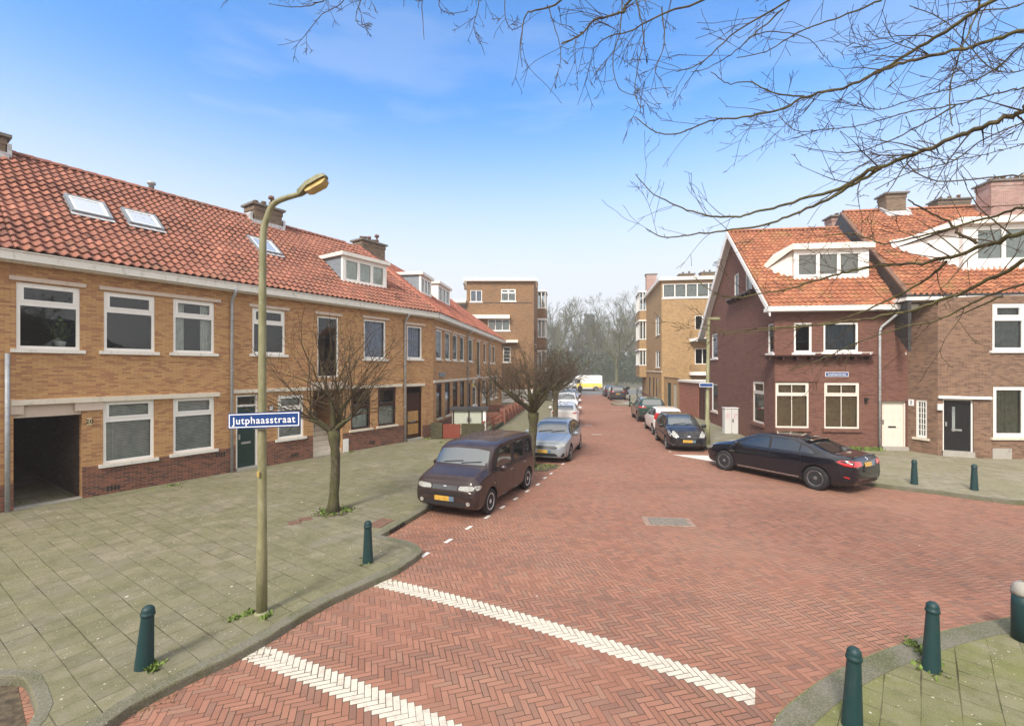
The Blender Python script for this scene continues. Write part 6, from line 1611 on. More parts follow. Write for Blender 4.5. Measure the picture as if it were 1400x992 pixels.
SUV=dict(L=4.5,paint=P6,roofw=.72,
 top=[(-2.2,1.0),(-2.15,1.12),(-1.9,1.42),(-1.75,1.58),(-.8,1.66),(.1,1.65),(.5,1.55),(1.15,1.14),(1.6,1.06),(2.0,.95),(2.2,.72)],
 belt=[(-2.2,.98),(-1.7,1.08),(.6,1.02),(1.2,1.03),(1.8,.94),(2.1,.8),(2.2,.62)],
 w=[(-2.2,.66),(-2.12,.82),(-1.8,.91),(-1.0,.93),(1.0,.93),(1.7,.90),(2.05,.8),(2.2,.6)],
 bot=[(-2.2,.5),(-2.05,.33),(-1.3,.25),(1.3,.24),(2.0,.26),(2.2,.36)],
 wheels=(1.36,-1.33),wr=.355,tw=.79,spokes=5,dbl=True,
 side_trim=[[(1.05,1.07),(.5,1.48),(-1.0,1.56),(-1.7,1.45),(-1.9,1.15)]],
 side_glass=[[(.92,1.09),(.46,1.43),(-.15,1.52),(-.2,1.10)],[(-.26,1.1),(-.2,1.52),(-1.0,1.51),(-1.1,1.12)],[(-1.17,1.14),(-1.08,1.5),(-1.6,1.42),(-1.72,1.2)]],
 screen=sym([(.70,1.17),(.6,1.5),(.3,1.56)]),rear=sym([(.64,1.16),(.60,1.38),(.52,1.50)]),
 seams=[[(.98,1.04),(1.0,.45),(.88,.33)],[(-.2,1.1),(-.22,.33)],[(-1.12,1.1),(-1.05,.7),(-.95,.6)]],rearseams=[[(-.7,.62),(.7,.62)],[(-.7,.62),(-.72,1.1)],[(.7,.62),(.72,1.1)]],
 tail=[[(.42,.98),(.80,.98),(.82,1.06),(.60,1.07),(.42,1.03)]],tailside=[[(-2.1,.98),(-1.9,1.0),(-1.85,1.06),(-2.05,1.07)]],
 extra=[('bumper',sym([(.74,.36),(.76,.56)]),'-x',M['dullplastic'])],plates=[('-x',.78,0)],mirror=(.86,1.1,.93),handles=[(-.08,.92),(-1.0,.95)],head=[([(.5,.8),(.75,.8),(.75,.88),(.5,.88)],'+x')])
P7=car_paint('dark_grey_car_paint',(0.04,0.042,0.045),.4,.3,.2)
P8=car_paint('silver_car_paint',(0.45,0.46,0.47),.5,.25,.1)
def mk(base,paint,**kw):
    d=dict(base); d['paint']=paint; d.update(kw); return d
make_car(CUBE,'parked_car','boxy purple-brown people carrier parked at the left kerb beyond the short post',g(670.5,702),g(721.5,667.5),+1)
make_car(HATCH,'parked_car','silver-blue hatchback facing the camera behind the purple-brown boxy car',g(779.7,630),g(793.5,613.5),+1)
make_car(SALOON,'parked_car','long dark blue-black saloon with black alloy wheels parked before the maroon house',g(988.6,642),g(1117,669.8),+1)
make_car(OLDH,'parked_car','dark blue older hatchback facing the camera beside the far lamp post',g(910,613),g(897.5,602),-1)
a=g(892,593.5); make_car(WHITEH,'parked_car','small white hatchback with red tail lamps behind the dark blue hatchback',(a.x+.33,a.y+2.45),(a.x,a.y),+1)
a=g(871.5,575.6); make_car(SUV,'parked_car','dark green estate-like car in front of the white hatchback',(a.x+.35,a.y+2.69),(a.x,a.y),+1)
a=g(833.8,547); make_car(mk(SUV,P7),'parked_car','dark grey car with yellow plate parked near the far junction',(a.x+.33,a.y+2.69),(a.x,a.y),+1)
a=g(826,542); make_car(mk(HATCH,P7),'parked_car','dark car half hidden behind the grey car near the far junction',(a.x+.33,a.y+2.65),(a.x,a.y),+1)
# left row farther on: white cars
a=g(791.5,583); make_car(mk(HATCH,P5,tail=[[(.46,.86),(.76,.86),(.78,.95),(.66,.96),(.46,.91)]]),'parked_car','white hatchback seen from behind, parked beyond the silver-blue one',(a.x+.33,a.y+2.65),(a.x,a.y),-1)
a=g(790,567); make_car(mk(SUV,P5),'parked_car','white car facing the camera beyond the white hatchback',(a.x,a.y),(a.x+.35,a.y+2.69),+1)
a=g(791,552); make_car(mk(HATCH,P8),'parked_car','silver car nearest the walking person in the left row',(a.x,a.y),(a.x+.33,a.y+2.65),+1)
a=g(870,536.5); make_car(mk(HATCH,P8),'parked_car','silver car crossing behind the far bollards on the right',(a.x+1,a.y),(a.x+3.65,a.y-.2),-1)
# ambulance-like van
P9=car_paint('white_van_paint',(0.78,0.78,0.76),.0,.3,.08)
VAN=dict(L=5.6,paint=P9,roofw=.82,top=[(-2.8,2.3),(-2.75,2.5),(-2.5,2.58),(1.0,2.58),(1.4,2.4),(2.05,1.35),(2.6,1.15),(2.8,.8)],belt=[(-2.8,1.2),(1.6,1.25),(2.1,1.2),(2.6,1.0),(2.8,.7)],
 w=[(-2.8,.9),(-2.7,.98),(2.0,.98),(2.6,.85),(2.8,.6)],bot=[(-2.8,.4),(-2.5,.3),(2.5,.3),(2.8,.4)],wheels=(1.75,-1.75),wr=.36,tw=.85,spokes=6,
 side_trim=[[(1.95,1.3),(1.55,1.95),(.8,1.95),(.8,1.3)]],side_glass=[[(1.85,1.33),(1.5,1.9),(.85,1.9),(.85,1.33)]],screen=sym([(.8,1.4),(.75,2.2)]),rear=sym([(.7,1.4),(.7,2.1)]),
 seams=[[(.75,2.1),(.75,.4)],[(-.6,2.4),(-.6,.4)]],extra2=[('side_stripe',[(-2.7,.62),(1.4,.62),(1.4,1.28),(-2.7,1.28)],'+y',plain('yellow_stripe',(0.75,0.62,0.12),.5)),('side_stripe',[(-2.7,.42),(-1.2,.42),(-1.2,.60),(-2.7,.60)],'+y',M['tail'])],mirror=(1.75,1.4,.98))
a=g(815,534.5); make_car(VAN,'delivery_van','white van with yellow side stripe crossing at the far end of the street',(a.x-3.5,a.y),(a.x,a.y),+1,None,'van')
# ================================================================== trees
def rnd_dir(rg,d,ang):
    d=d.normalized(); a=Vector((rg.gauss(0,1),rg.gauss(0,1),rg.gauss(0,1))); a=(a-d*a.dot(d)).normalized()
    return (d*math.cos(ang)+a*math.sin(ang)).normalized()
def twig(mb,rg,p,d,L,r,level,prm):
    """a branch with its side branches"""
    n=max(3,int(L/prm['seg'])); pts=[Vector(p)]; rad=[r]; dd=d.normalized(); q=Vector(p)
    for k in range(n):
        dd=rnd_dir(rg,dd,abs(rg.gauss(0,prm['wig'])))
        dd=(dd+Vector((0,0,prm['trop']))).normalized()
        q=q+dd*L/n; pts.append(q); rad.append(max(prm['rmin'],r*(1-(k+1)/n*.8)))
    mb.tube(pts,rad,6 if r>.03 else (4 if r>.012 else 3),cap=False)
    if level>0:
        m=rg.randint(*prm['kids'][level]); 
        for k in range(m):
            t=rg.uniform(prm['t0'],.97); i=min(int(t*n),n-1); f=t*n-i
            b=pts[i]*(1-f)+pts[i+1]*f; dv=(pts[i+1]-pts[i]).normalized()
            twig(mb,rg,b,rnd_dir(rg,dv,rg.uniform(*prm['ang'])),L*rg.uniform(*prm['len'])*(1.15-t*.5),max(prm['rmin'],rad[i]*prm['rr']),level-1,prm)
def street_tree(name,label,base,zfork,r0,seed,spread,hgt,lean=(0,0),mat='twig',ncl=7,shift=(0,0),ntw=9,group='pollarded trees along the left pavement',flat=.6,tangle=False):
    rg=random.Random(seed); root=empty(name,base,0,label,'tree',group)
    mb=MB(); b=Vector(base); top=b+Vector((lean[0],lean[1],zfork))
    n=9; pts=[];rad=[]
    for k in range(n+1):
        t=k/n; p=b.lerp(top,t)+Vector((math.sin(t*5+seed)*.025,math.cos(t*4+seed)*.02,0)); pts.append(p); rad.append(r0*(1.35-.45*min(1,t*6) -.12*t) if t<.17 else r0*(.92-.12*t+ (.32 if t>.85 else 0)+.04*math.sin(k*2.3)))
    pts[0].z-=.05; mb.tube(pts,rad,14)
    rg2=random.Random(seed+5)
    for k in range(5):   # knuckles
        c=top+Vector((rg2.uniform(-.09,.09),rg2.uniform(-.09,.09),rg2.uniform(-.12,.05))); T=Matrix.Translation(c); rr=r0*rg2.uniform(.5,.75)
        mb.lathe([(0,-rr),(rr*.7,-rr*.7),(rr,0),(rr*.7,rr*.7),(0,rr)],9,0,T)
    mb.build('trunk',M['bark'],root)
    cb=MB(); tb=MB(); tw=MB()
    for k in range(ncl):
        a=6.2832*k/ncl+rg.uniform(-.3,.3); el=rg.uniform(.5,.9) if k%3 else rg.uniform(.8,1.2)
        d=Vector((math.cos(a)*math.cos(el),math.sin(a)*math.cos(el),math.sin(el)))
        L=rg.uniform(.45,.8)*spread/1.9*(1.5 if tangle else 1); p=top+Vector((0,0,-.03)); pp=[p];rr=[r0*.55]; q=p; dd=d
        for j in range(5):
            dd=rnd_dir(rg,dd,.25 if tangle else .18); q=q+dd*L/5; pp.append(q); rr.append(r0*(.55-.06*(j+1)))
        cb.tube(pp,rr,8)
        for j in range(ntw):
            i=rg.choice((2,3,4,5,5,5)); el2=rg.uniform(.1,1.35); a2=a+rg.gauss(0,1.0)
            dv=Vector((math.cos(a2)*math.cos(el2),math.sin(a2)*math.cos(el2),math.sin(el2)*flat+.25))
            hor=math.hypot(dv.x,dv.y); LL=min(spread/max(hor,.2)*.8,hgt*1.05)*rg.uniform(.55,1.0)
            twig(tb if j%3 else tb,rg,pp[i],dv,LL,rg.uniform(.010,.022),2,dict(seg=.12 if tangle else .15,wig=.26 if tangle else .15,trop=.05 if tangle else .02,rmin=(.0046 if tangle else .0036),kids={1:(1,3),2:((5,8) if tangle else (4,6))},t0=.12,ang=(.4,1.15),len=(.28,.55),rr=.55))
    cb.build('branches',M['bark'],root); tb.build('crown',M[mat],root)
    return root
street_tree('street_tree','bare round headed tree on the paving behind the tall lamp post',T1,1.95,.125,11,2.15,2.35,ncl=8,ntw=8,flat=.5)
street_tree('street_tree','bare leaning tree between the boxy car and the silver-blue hatchback',T2,1.95,.17,23,2.6,1.75,lean=(.08,.05),mat='twig',ncl=9,ntw=11,flat=.4,tangle=True)
T3=Vector((2.4,25.8,.1)); street_tree('street_tree','bare tree beyond the silver-blue hatchback, beside the white cars',T3,2.2,.17,31,2.4,2.1,lean=(.1,.1),mat='twig_red',ncl=8,ntw=9,flat=.4,tangle=True)
T4=Vector((-.2,30.0,.1)); street_tree('garden_tree','thin young bare tree rising above the red garden posts',Vector((-1.6,29,.1)),1.6,.06,37,1.2,2.2,ncl=5,ntw=5,group=None)

# ---------------- big tree beside the camera, its limbs crossing the sky
BT=empty('large_tree',(7.4,1.2,.1),0,'large bare tree at the right whose thin limbs cross the upper sky','tree')
def limb_pts(px):
    return [at(x,y,Y) for x,y,Y in px]
def catmull(P,n=5):
    out=[]
    for i in range(len(P)-1):
        p0=P[max(i-1,0)];p1=P[i];p2=P[i+1];p3=P[min(i+2,len(P)-1)]
        for k in range(n):
            t=k/n; out.append(.5*((2*p1)+(-p0+p2)*t+(2*p0-5*p1+4*p2-p3)*t*t+(-p0+3*p1-3*p2+p3)*t**3))
    out.append(P[-1]); return out
mb=MB(); tr=[Vector((7.4,1.2,0)),Vector((7.35,1.25,2)),Vector((7.2,1.3,4)),Vector((7.0,1.4,6)),Vector((6.9,1.2,9))]; tr=catmull(tr,4); mb.tube(tr,[.34-.012*k for k in range(len(tr))],16); mb.build('trunk',M['limb'],BT)
def limb(px,r0,r1,seed,hub=None,dens=1.0,droop=0.0,kidL=(.25,.75),mat='twig',extra=None,hubr=None,lm='limb'):
    r0*=1.2; r1*=1.15
    rg=random.Random(seed); P=limb_pts(px); 
    if hub is not None: h_=Vector(hub); P=[h_,h_.lerp(P[0],.5),h_.lerp(P[0],.85)]+P
    C=catmull(P,6); n=len(C); mb=MB(); lens=[0]
    for a,b in zip(C,C[1:]): lens.append(lens[-1]+(b-a).length)
    T=lens[-1]; 
    h0=18 if hub is not None else 0
    rad=[]
    for k in range(n):
        t=lens[k]/T; rr=r0+(r1-r0)*t**.8
        if hub is not None and k<h0: rr=max(rr,(hubr or r0*1.6)*(1-k/h0)+rr*k/h0)
        rad.append(rr)
    jit=[p+Vector((rg.gauss(0,1),rg.gauss(0,1),rg.gauss(0,1)))*min(.012,rad[k]*.5) for k,p in enumerate(C)]
    mb.tube(jit,rad,8 if r0>.02 else 5,cap=False)
    o=mb.build('limb',M[lm],BT)
    tb=MB(); prm=dict(seg=.08,wig=.15,trop=droop,rmin=.0027,kids={1:(1,2),2:(2,4)},t0=.15,ang=(.4,1.0),len=(.3,.6),rr=.6)
    k=h0+2; s=0
    m=int(T*2.3*dens)
    for _ in range(m):
        i=rg.randint(h0+1,n-2); dv=(jit[i+1]-jit[i]).normalized()
        d=rnd_dir(rg,dv,rg.uniform(.45,1.1)); d.y*=.6
        twig(tb,rg,jit[i],d,rg.uniform(*kidL),max(.0025,min(rad[i]*.45,.008)),2 if rg.random()<.5 else 1,prm)
    # buds and short spurs
    for _ in range(int(T*6)):
        i=rg.randint(h0+1,n-2); dv=(jit[i+1]-jit[i]).normalized(); d=rnd_dir(rg,dv,rg.uniform(.6,1.3))
        tb.tube([jit[i],jit[i]+d*rg.uniform(.02,.06)],[.004,.003],3,cap=False)
    tb.build('twigs',M[mat],o); return o
H1h=(6.95,1.6,6.4); H2h=(7.1,1.5,5.0); H3h=(7.0,1.3,8.2)
K=lambda pts,s=2.5436,ox=850,oy=0: [(ox+x/s,oy+y/s,Y) for x,y,Y in pts]
limb(K([(1500,-90,3.6),(1300,0,3.9),(1180,75,4.1),(1010,180,4.4),(880,255,4.6),(770,305,4.8),(640,335,5.0),(560,380,5.1),(400,410,5.3),(310,420,5.4),(190,465,5.5),(110,455,5.6),(45,405,5.7)]),.030,.005,1,H1h,1.3)
limb(K([(1500,85,3.7),(1399,105,3.8),(1250,150,4.0),(1100,190,4.2),(960,225,4.4),(880,257,4.55)]),.018,.012,2,H1h,1.2)
limb(K([(640,335,5.0),(540,325,5.1),(440,285,5.2),(370,290,5.3),(310,250,5.3)]),.009,.004,3,None,1.6,kidL=(.12,.35))
limb(K([(1500,290,4.3),(1399,305,4.4),(1280,330,4.6),(1165,365,4.7),(1000,390,4.9),(830,435,5.1),(700,450,5.2),(610,455,5.3),(545,400,5.4)]),.013,.004,4,H1h,1.5)
limb(K([(1165,365,4.7),(1050,430,4.9),(940,485,5.0),(830,525,5.1),(740,530,5.2),(600,505,5.3)]),.008,.003,5,None,1.3)
limb(K([(1500,335,3.3),(1399,385,3.5),(1250,440,3.7),(1100,505,4.0),(950,565,4.3),(870,605,4.4),(740,680,4.6),(600,745,4.9),(480,785,5.1),(370,800,5.3),(250,815,5.4),(150,825,5.5),(85,795,5.6)]),.036,.005,6,H2h,1.3)
limb(K([(900,585,4.35),(860,592,4.4),(760,655,4.6),(620,695,4.9),(480,735,5.1),(380,755,5.2),(280,745,5.3),(180,710,5.4),(100,665,5.5),(48,605,5.6)]),.017,.004,7,None,1.5)
limb(K([(1100,505,4.0),(1000,540,4.2),(1010,590,4.3),(1100,630,4.2),(1250,620,4.1),(1399,605,4.0)][::-1]),.006,.004,71,None,1.2)
c3=lambda pts: K(pts,4.725,1160,230)
limb(c3([(1300,200,3.6),(1134,250,3.8),(870,330,4.2),(500,430,4.6),(240,485,5.0),(120,450,5.2),(0,420,5.4),(-160,440,5.5)]),.022,.005,8,H2h,1.3)
limb(c3([(1300,340,3.5),(1134,415,3.7),(900,490,4.0),(700,560,4.3),(480,610,4.6),(200,630,5.0),(0,665,5.2),(-200,720,5.3),(-450,790,5.5),(-800,830,5.6),(-1000,700,5.7)]),.036,.004,9,H2h,1.2)
limb(c3([(1300,520,3.4),(1134,605,3.6),(800,770,4.0),(540,870,4.3),(300,940,4.5),(0,985,4.7),(-300,1020,4.9),(-640,1040,5.1),(-800,1070,5.2),(-950,1030,5.3)]),.032,.004,10,H2h,1.0)
limb(c3([(1300,690,3.9),(1134,750,4.0),(850,850,4.3),(560,985,4.6),(380,1020,4.7),(120,1100,4.9),(-60,1180,5.0),(-250,1260,5.1),(-380,1300,5.2)]),.018,.004,11,H2h,.9)
limb(c3([(640,600,4.6),(520,700,4.8),(300,830,5.0),(-100,985,5.2),(-500,1040,5.4),(-750,1060,5.5),(-900,1010,5.6)]),.012,.003,12,None,1.0)
limb(c3([(380,205,4.9),(500,270,4.8),(640,345,4.7),(720,420,4.6),(840,480,4.5)][::-1]),.014,.006,13,None,.8,kidL=(.1,.3),lm='twig')
limb(c3([(1000,820,4.2),(700,960,4.5),(820,640,4.3)][:2]),.009,.004,14,None,1.0)
limb(K([(1150,440,4.3),(1140,330,4.5),(1170,200,4.6),(1230,60,4.7),(1260,-40,4.7)][::-1]),.008,.004,15,None,1.6)
limb(K([(1500,470,4.5),(1399,500,4.6),(1250,540,4.7),(1120,555,4.8),(980,520,4.9),(860,540,5.0)]),.008,.003,16,H2h,1.6,hubr=.03)
limb(K([(1500,200,4.8),(1399,245,4.9),(1290,240,5.0),(1200,150,5.1),(1120,70,5.2),(1000,20,5.2)]),.010,.004,17,H1h,2.2,hubr=.03)
limb(K([(1500,110,4.0),(1399,150,4.1),(1300,240,4.3),(1180,300,4.5),(1060,330,4.6),(900,380,4.8),(820,360,4.9)]),.012,.004,50,H1h,1.2,hubr=.04)
limb(K([(1500,395,3.9),(1399,425,4.0),(1250,490,4.2),(1150,560,4.4),(1000,600,4.6),(880,660,4.8)]),.013,.004,51,H2h,1.1,hubr=.04)
limb(K([(1500,-70,4.4),(1380,20,4.5),(1200,45,4.7),(1050,110,4.9),(920,165,5.0),(820,190,5.1)]),.012,.004,52,H1h,1.3,hubr=.04)
limb(K([(1000,-60,4.6),(900,0,4.7),(760,60,4.9),(620,110,5.0),(500,180,5.1),(400,200,5.2)]),.010,.004,53,None,1.4)
limb(K([(560,30,4.7),(470,110,4.8),(380,190,4.9),(290,240,5.0),(240,250,5.05)]),.008,.003,54,None,1.2)
limb(K([(700,190,5.0),(640,130,5.0),(520,110,5.1),(440,130,5.1)][::-1]),.006,.003,55,None,1.0)
# high limb running left above the frame, feeding the hanging clusters
hi=[(1500,-330,3.6),(1250,-260,3.9),(1000,-120,4.3),(864,0,4.6),(852,16,4.6),(812,28,4.65),(796,46,4.7),(768,60,4.7)]
limb(hi,.045,.007,20,H3h,1.2,kidL=(.3,.7),droop=-.05)
limb([(1300,-220,3.9),(1050,-40,4.2),(905,20,4.4),(862,42,4.5),(828,52,4.6),(810,70,4.65)],.02,.004,21,None,1.8,kidL=(.3,.6),droop=-.06)
limb([(1250,-180,3.9),(1120,-30,4.1),(1010,40,4.4),(960,85,4.6),(925,98,4.8)],.014,.004,22,None,2.4,kidL=(.25,.6),droop=-.03)
limb([(1000,-120,4.3),(860,-90,4.5),(768,0,4.9),(732,14,5.0),(718,22,5.0),(712,60,5.05),(714,92,5.1)],.022,.003,23,None,.5,droop=-.08)
limb([(748,8,4.95),(765,60,5.0),(764,95,5.0),(752,128,5.0)],.005,.0025,24,None,1.2,kidL=(.08,.22),droop=-.06)
limb([(850,-10,4.6),(848,40,4.6),(838,80,4.6),(846,120,4.6),(872,132,4.6)],.006,.003,25,None,3.5,kidL=(.15,.4),droop=-.1)
limb([(870,0,4.5),(880,50,4.5),(872,90,4.5),(868,125,4.5),(876,148,4.5)],.006,.003,26,None,3.5,kidL=(.15,.4),droop=-.1)
limb([(905,10,4.5),(908,60,4.5),(896,95,4.5),(905,110,4.5)],.006,.003,27,None,3.2,kidL=(.15,.4),droop=-.08)
limb([(1250,-330,3.8),(900,-210,4.4),(700,-120,4.9),(520,-60,5.2),(400,-40,5.3),(350,-10,5.4)],.03,.008,30,None,.6,droop=-.12,kidL=(.3,.7))
for k,pp in enumerate(([(600,-90,5.1),(560,-70,5.2),(480,-50,5.3),(470,0,5.3),(440,20,5.3),(420,45,5.35),(400,68,5.4)],[(470,-40,5.3),(455,-10,5.3),(432,5,5.3),(400,10,5.35),(368,5,5.4)],[(520,-60,5.2),(490,10,5.3),(488,30,5.3),(500,40,5.3)],[(660,-90,5.1),(655,0,5.2),(648,35,5.2),(655,60,5.2)],[(700,-90,5.0),(690,10,5.1),(700,40,5.1),(720,30,5.15)],[(580,-60,5.2),(577,0,5.2),(580,55,5.2)],[(620,-60,5.2),(600,0,5.2),(612,18,5.2),(640,15,5.2)],[(556,-40,5.2),(552,10,5.2)])):
    limb(pp,.008,.0025,40+k,None,3.0 if k<5 else .6,kidL=(.12,.34),droop=-.04,lm='twig')

# ---------------- distant wood
def far_tree(seed,h,spread,kind):
    rg=random.Random(seed); trunk=MB(); crown=MB(); r=h*.018+.08
    p=Vector((0,0,-.1)); pts=[p]; 
    for k in range(6): p=p+Vector((rg.uniform(-.15,.15),rg.uniform(-.15,.15),h*.07)); pts.append(p)
    trunk.tube(pts,[r*(1.2-.07*k) for k in range(7)],8)
    prm=dict(seg=h*.05,wig=.16,trop=.05,rmin=.014,kids={1:(4,6),2:(5,8),3:(6,9)},t0=.25,ang=(.35,.85),len=(.4,.62),rr=.55)
    n=7
    for k in range(n):
        a=6.2832*k/n+rg.uniform(-.3,.3); el=rg.uniform(.55,1.25)
        d=Vector((math.cos(a)*math.cos(el)*spread,math.sin(a)*math.cos(el)*spread,math.sin(el)))
        twig(crown,rg,pts[-1-(k%3)],d,h*rg.uniform(.42,.62),r*.6,3 if kind=='bare' else 2,prm)
    if kind in('green','ivy'):
        for _ in range(2600 if kind=='green' else 900):
            a=rg.uniform(0,6.28); t=rg.random(); z=h*(.12+.85*t) if kind=='green' else h*(.05+.5*t)
            R_=(h*.26*(1-t*.85)+.3)*math.sqrt(rg.random())*(1+.35*math.sin(z*2.1+3*math.sin(a*2))) if kind=='green' else rg.uniform(.2,1.4)
            c=Vector((R_*math.cos(a),R_*math.sin(a),z)); s=rg.uniform(.12,.34); u=rnd_dir(rg,Vector((0,0,1)),rg.uniform(.2,1.5)); v=rnd_dir(rg,u,1.57); w=u.cross(v)
            crown.face([c-v*s,c+w*s*.6,c+v*s,c-w*s*.7],1)
    return trunk,crown
FT={}
for nm,seed,h,s,kind in (('a',101,17,1.0,'bare'),('b',102,19,.8,'bare'),('c',103,14,1.25,'bare'),('d',104,15,.8,'green'),('e',105,12,1.1,'ivy')):
    t,c=far_tree(seed,h,s,kind); root=empty('forest_tree',(0,0,0),0,None,'tree','trees of the wood beyond the junction')
    t.build('trunk',M['fartwig'],root); c.build('crown',[M['fartwig'],M['needles']],root); FT[nm]=root
lab={'a':'tall bare tree in the misty wood','b':'tall narrow bare tree in the misty wood','c':'spreading bare tree in the misty wood','d':'dark evergreen in the misty wood','e':'ivy clad tree in the misty wood'}
spots=[('c',842,97,1.0,'pale thick trunked spreading tree, behind the junction between van and motorbike'),('a',765,100,1.0,'bare tree beside the left apartment block corner'),('b',790,112,1.05,'tall bare tree above the white van'),
 ('d',806,118,1.15,'dark evergreen rising above the street end'),('a',828,125,1.05,'bare tree right of the central evergreen'),('b',862,118,1.15,'tallest bare tree left of the ochre apartment block'),('e',752,96,1.0,'ivy clad tree behind the left tree crowns'),
 ('e',778,105,1.0,'green ivy clad tree behind the van front'),('d',822,135,.9,'evergreen far back in the wood'),('e',868,108,1.0,'ivy clad tree near the motorbike'),('a',880,112,1.0,'bare tree half hidden by the ochre block'),
 ('c',735,110,1.1,'bare tree mostly hidden by the brown block'),('d',760,130,1.0,'dark evergreen behind the ivy trees'),('c',815,102,.75,'smaller bare tree behind the van'),('e',835,110,.9,'low ivy clad tree behind the grey cars'),('e',852,104,.85,'low bushy tree right of the thick trunk'),('b',745,140,1.2,'faint tall tree deep in the mist at the left'),('a',850,145,1.2,'faint broad tree deep in the mist'),('d',875,130,.9,'evergreen beside the ochre block'),('a',900,125,1.1,'bare tree behind the ochre block'),('b',720,125,1.0,'tall tree behind the brown block'),('d',790,128,.85,'dark evergreen low behind the van'),('d',845,132,.8,'dark evergreen behind the thick trunk')]
used_=set()
for k,(nm,x,Y,sc,l_) in enumerate(spots):
    if k: Y*=1.5; sc*=1.5
    o=FT[nm] if nm not in used_ else copy_tree(FT[nm]); used_.add(nm)
    o.location=((x-CX)/F_PX*Y,Y,0); o.rotation_euler[2]=k*1.7; o.scale=(sc,sc,sc); o['label']=l_
# undergrowth of the wood
rg=random.Random(77); mb=MB()
for _ in range(18000):
    Y=rg.uniform(125,185); x=rg.uniform(-15,80); z=8.0*rg.random()**1.3*(1+.35*math.sin(x*.7)+.2*math.sin(x*1.9)); s=rg.uniform(.2,.7)
    c=Vector((x,Y,z)); u=rnd_dir(rg,Vector((0,0,1)),rg.uniform(.2,1.6)); v=rnd_dir(rg,u,1.57); w=u.cross(v)
    mb.face([c-v*s,c+w*s*.6,c+v*s,c-w*s*.7])
for _ in range(1500):
    Y=rg.uniform(105,140); x=rg.uniform(-15,70); h=rg.uniform(2,8); mb.tube([(x,Y,0),(x+rg.uniform(-.6,.6),Y,h*.5),(x+rg.uniform(-1,1),Y,h)],[.05,.03,.015],3,cap=False)
tag(mb.build('undergrowth',M['needles']),'dark tangled undergrowth of the wood beyond the junction','undergrowth',None,'stuff')
# ================================================================== street furniture
LP=g(358,838,PZ)
lp=empty('lamp_post',LP,0,'tall mossy green lamp post with curved arm on the left pavement','lamp')
mb=MB(); zt=at(361,320,LP.y).z; zb=PZ
base=Vector((LP.x,LP.y,0)); P=lambda x,z,y=0: Vector((LP.x+x,LP.y+y,z))
tip=at(412,262,LP.y-.05)
pts=[P(0,zb-.05),P(0,zb+1.0),P(0.003,zb+1.02),P(0.005,3.0),P(.01,zt-.5),P(.02,zt),P(.07,zt+.22),P(.19,zt+.44),P(tip.x-LP.x,tip.z)]
cur=catmull(pts[4:],5); allp=pts[:4]+cur; rad=[.070,.068,.061,.053]+[.048-.014*k/len(cur) for k in range(len(cur))]
mb.tube(allp,rad,16); mb.lathe([(.10,PZ-.02),(.095,PZ+.02),(.078,PZ+.035)],16,0,Matrix.Translation((LP.x,LP.y,0))); mb.build('pole',M['pole'],lp)
hx0,hx1=tip,at(447,243,LP.y-.1); d=(hx1-hx0).normalized(); up=Vector((0,0,1)); sd_=Vector((0,1,0)); up=sd_.cross(d)*-1; up=up if up.z>0 else -up
def hd(mb,prof,m=0):
    rings=[]
    for t,hw,h0,h1 in prof:
        c=hx0+d*((hx1-hx0).length*t); rings.append([c+sd_*hw+up*h0,c+sd_*hw*.75+up*h1,c-sd_*hw*.75+up*h1,c-sd_*hw+up*h0])
    for a,b in zip(rings,rings[1:]):
        for k in range(4): mb.face([a[k],a[(k+1)%4],b[(k+1)%4],b[k]],m)
    mb.face(rings[0],m); mb.face(rings[-1][::-1],m)
mb=MB(); hd(mb,[(-.12,.04,-.04,.035),(.02,.06,-.03,.045),(.3,.095,-.005,.065),(.75,.10,-.005,.07),(.95,.085,0,.055),(1.02,.04,.01,.03)]); hb=mb.build('lamp_head',M['pole'],lp,bevel=.012)
mb=MB(); hd(mb,[(.16,.07,-.055,-.007),(.3,.085,-.075,-.007),(.8,.09,-.075,-.007),(.96,.07,-.04,-.007)]); mb.build('lamp_cover',M['amber'],hb,bevel=.02)
mb=MB(); mb.lathe([(.0405,2.35),(.079,2.35),(.079,2.42),(.04,2.42)],12,0,Matrix.Translation((LP.x,LP.y,0))); 
# name sign on the pole
sa=at(313,577,LP.y-.09); sb_=at(411,572,LP.y-.09); FSg=Fac((sa.x,sa.y),(sb_.x-sa.x,sb_.y-sa.y)); w=(sb_-sa).length
sg=empty('street_sign',(LP.x,LP.y-.09,2.2),0,'blue street name sign with white border on the tall lamp post','sign')
zc0,zc1=CAMZ-(577-1.5-HY)*(LP.y-.09)/F_PX,CAMZ-(572.-HY)*(LP.y-.09)/F_PX
def tilt(F,s,z,dd): return F.p(s,zc0+(zc1-zc0)*s/w+z,dd)
class TF:  # facade with a slight roll
    def p(s,a,z,dd=0): return tilt(FSg,a,z,dd)
T_=TF(); hh=.105
mb=MB(); mb.fbox(T_,0,w,-hh,hh,0,.02,0); o=mb.build('plate',M['signblue'],sg)
mb=MB(); 
for a,b,c,e in ((.012,w-.012,hh-.024,hh-.012),(.012,w-.012,-hh+.012,-hh+.024),(.012,.024,-hh+.024,hh-.024),(w-.024,w-.012,-hh+.024,hh-.024)): mb.fbox(T_,a,b,c,e,.0201,.0225)
mb.build('border',M['signwhite'],o)
t=text('Jutphaasstraat',FSg,w/2,(zc0+zc1)/2-.003,.022,.135,'signwhite',sg,width=w*.88)
bpy.context.view_layer.update(); t.matrix_local=t.matrix_local@Matrix.Rotation(math.atan2(zc1-zc0,w),4,'Z')
mb=MB()
for z in (-.06,.06): mb.tube([P(-.08,2.745+z,0),P(-.06,2.745+z,-.08),P(.06,2.745+z,-.08),P(.08,2.745+z,0)],.012,6)
mb.build('bracket',M['zinc'],sg)
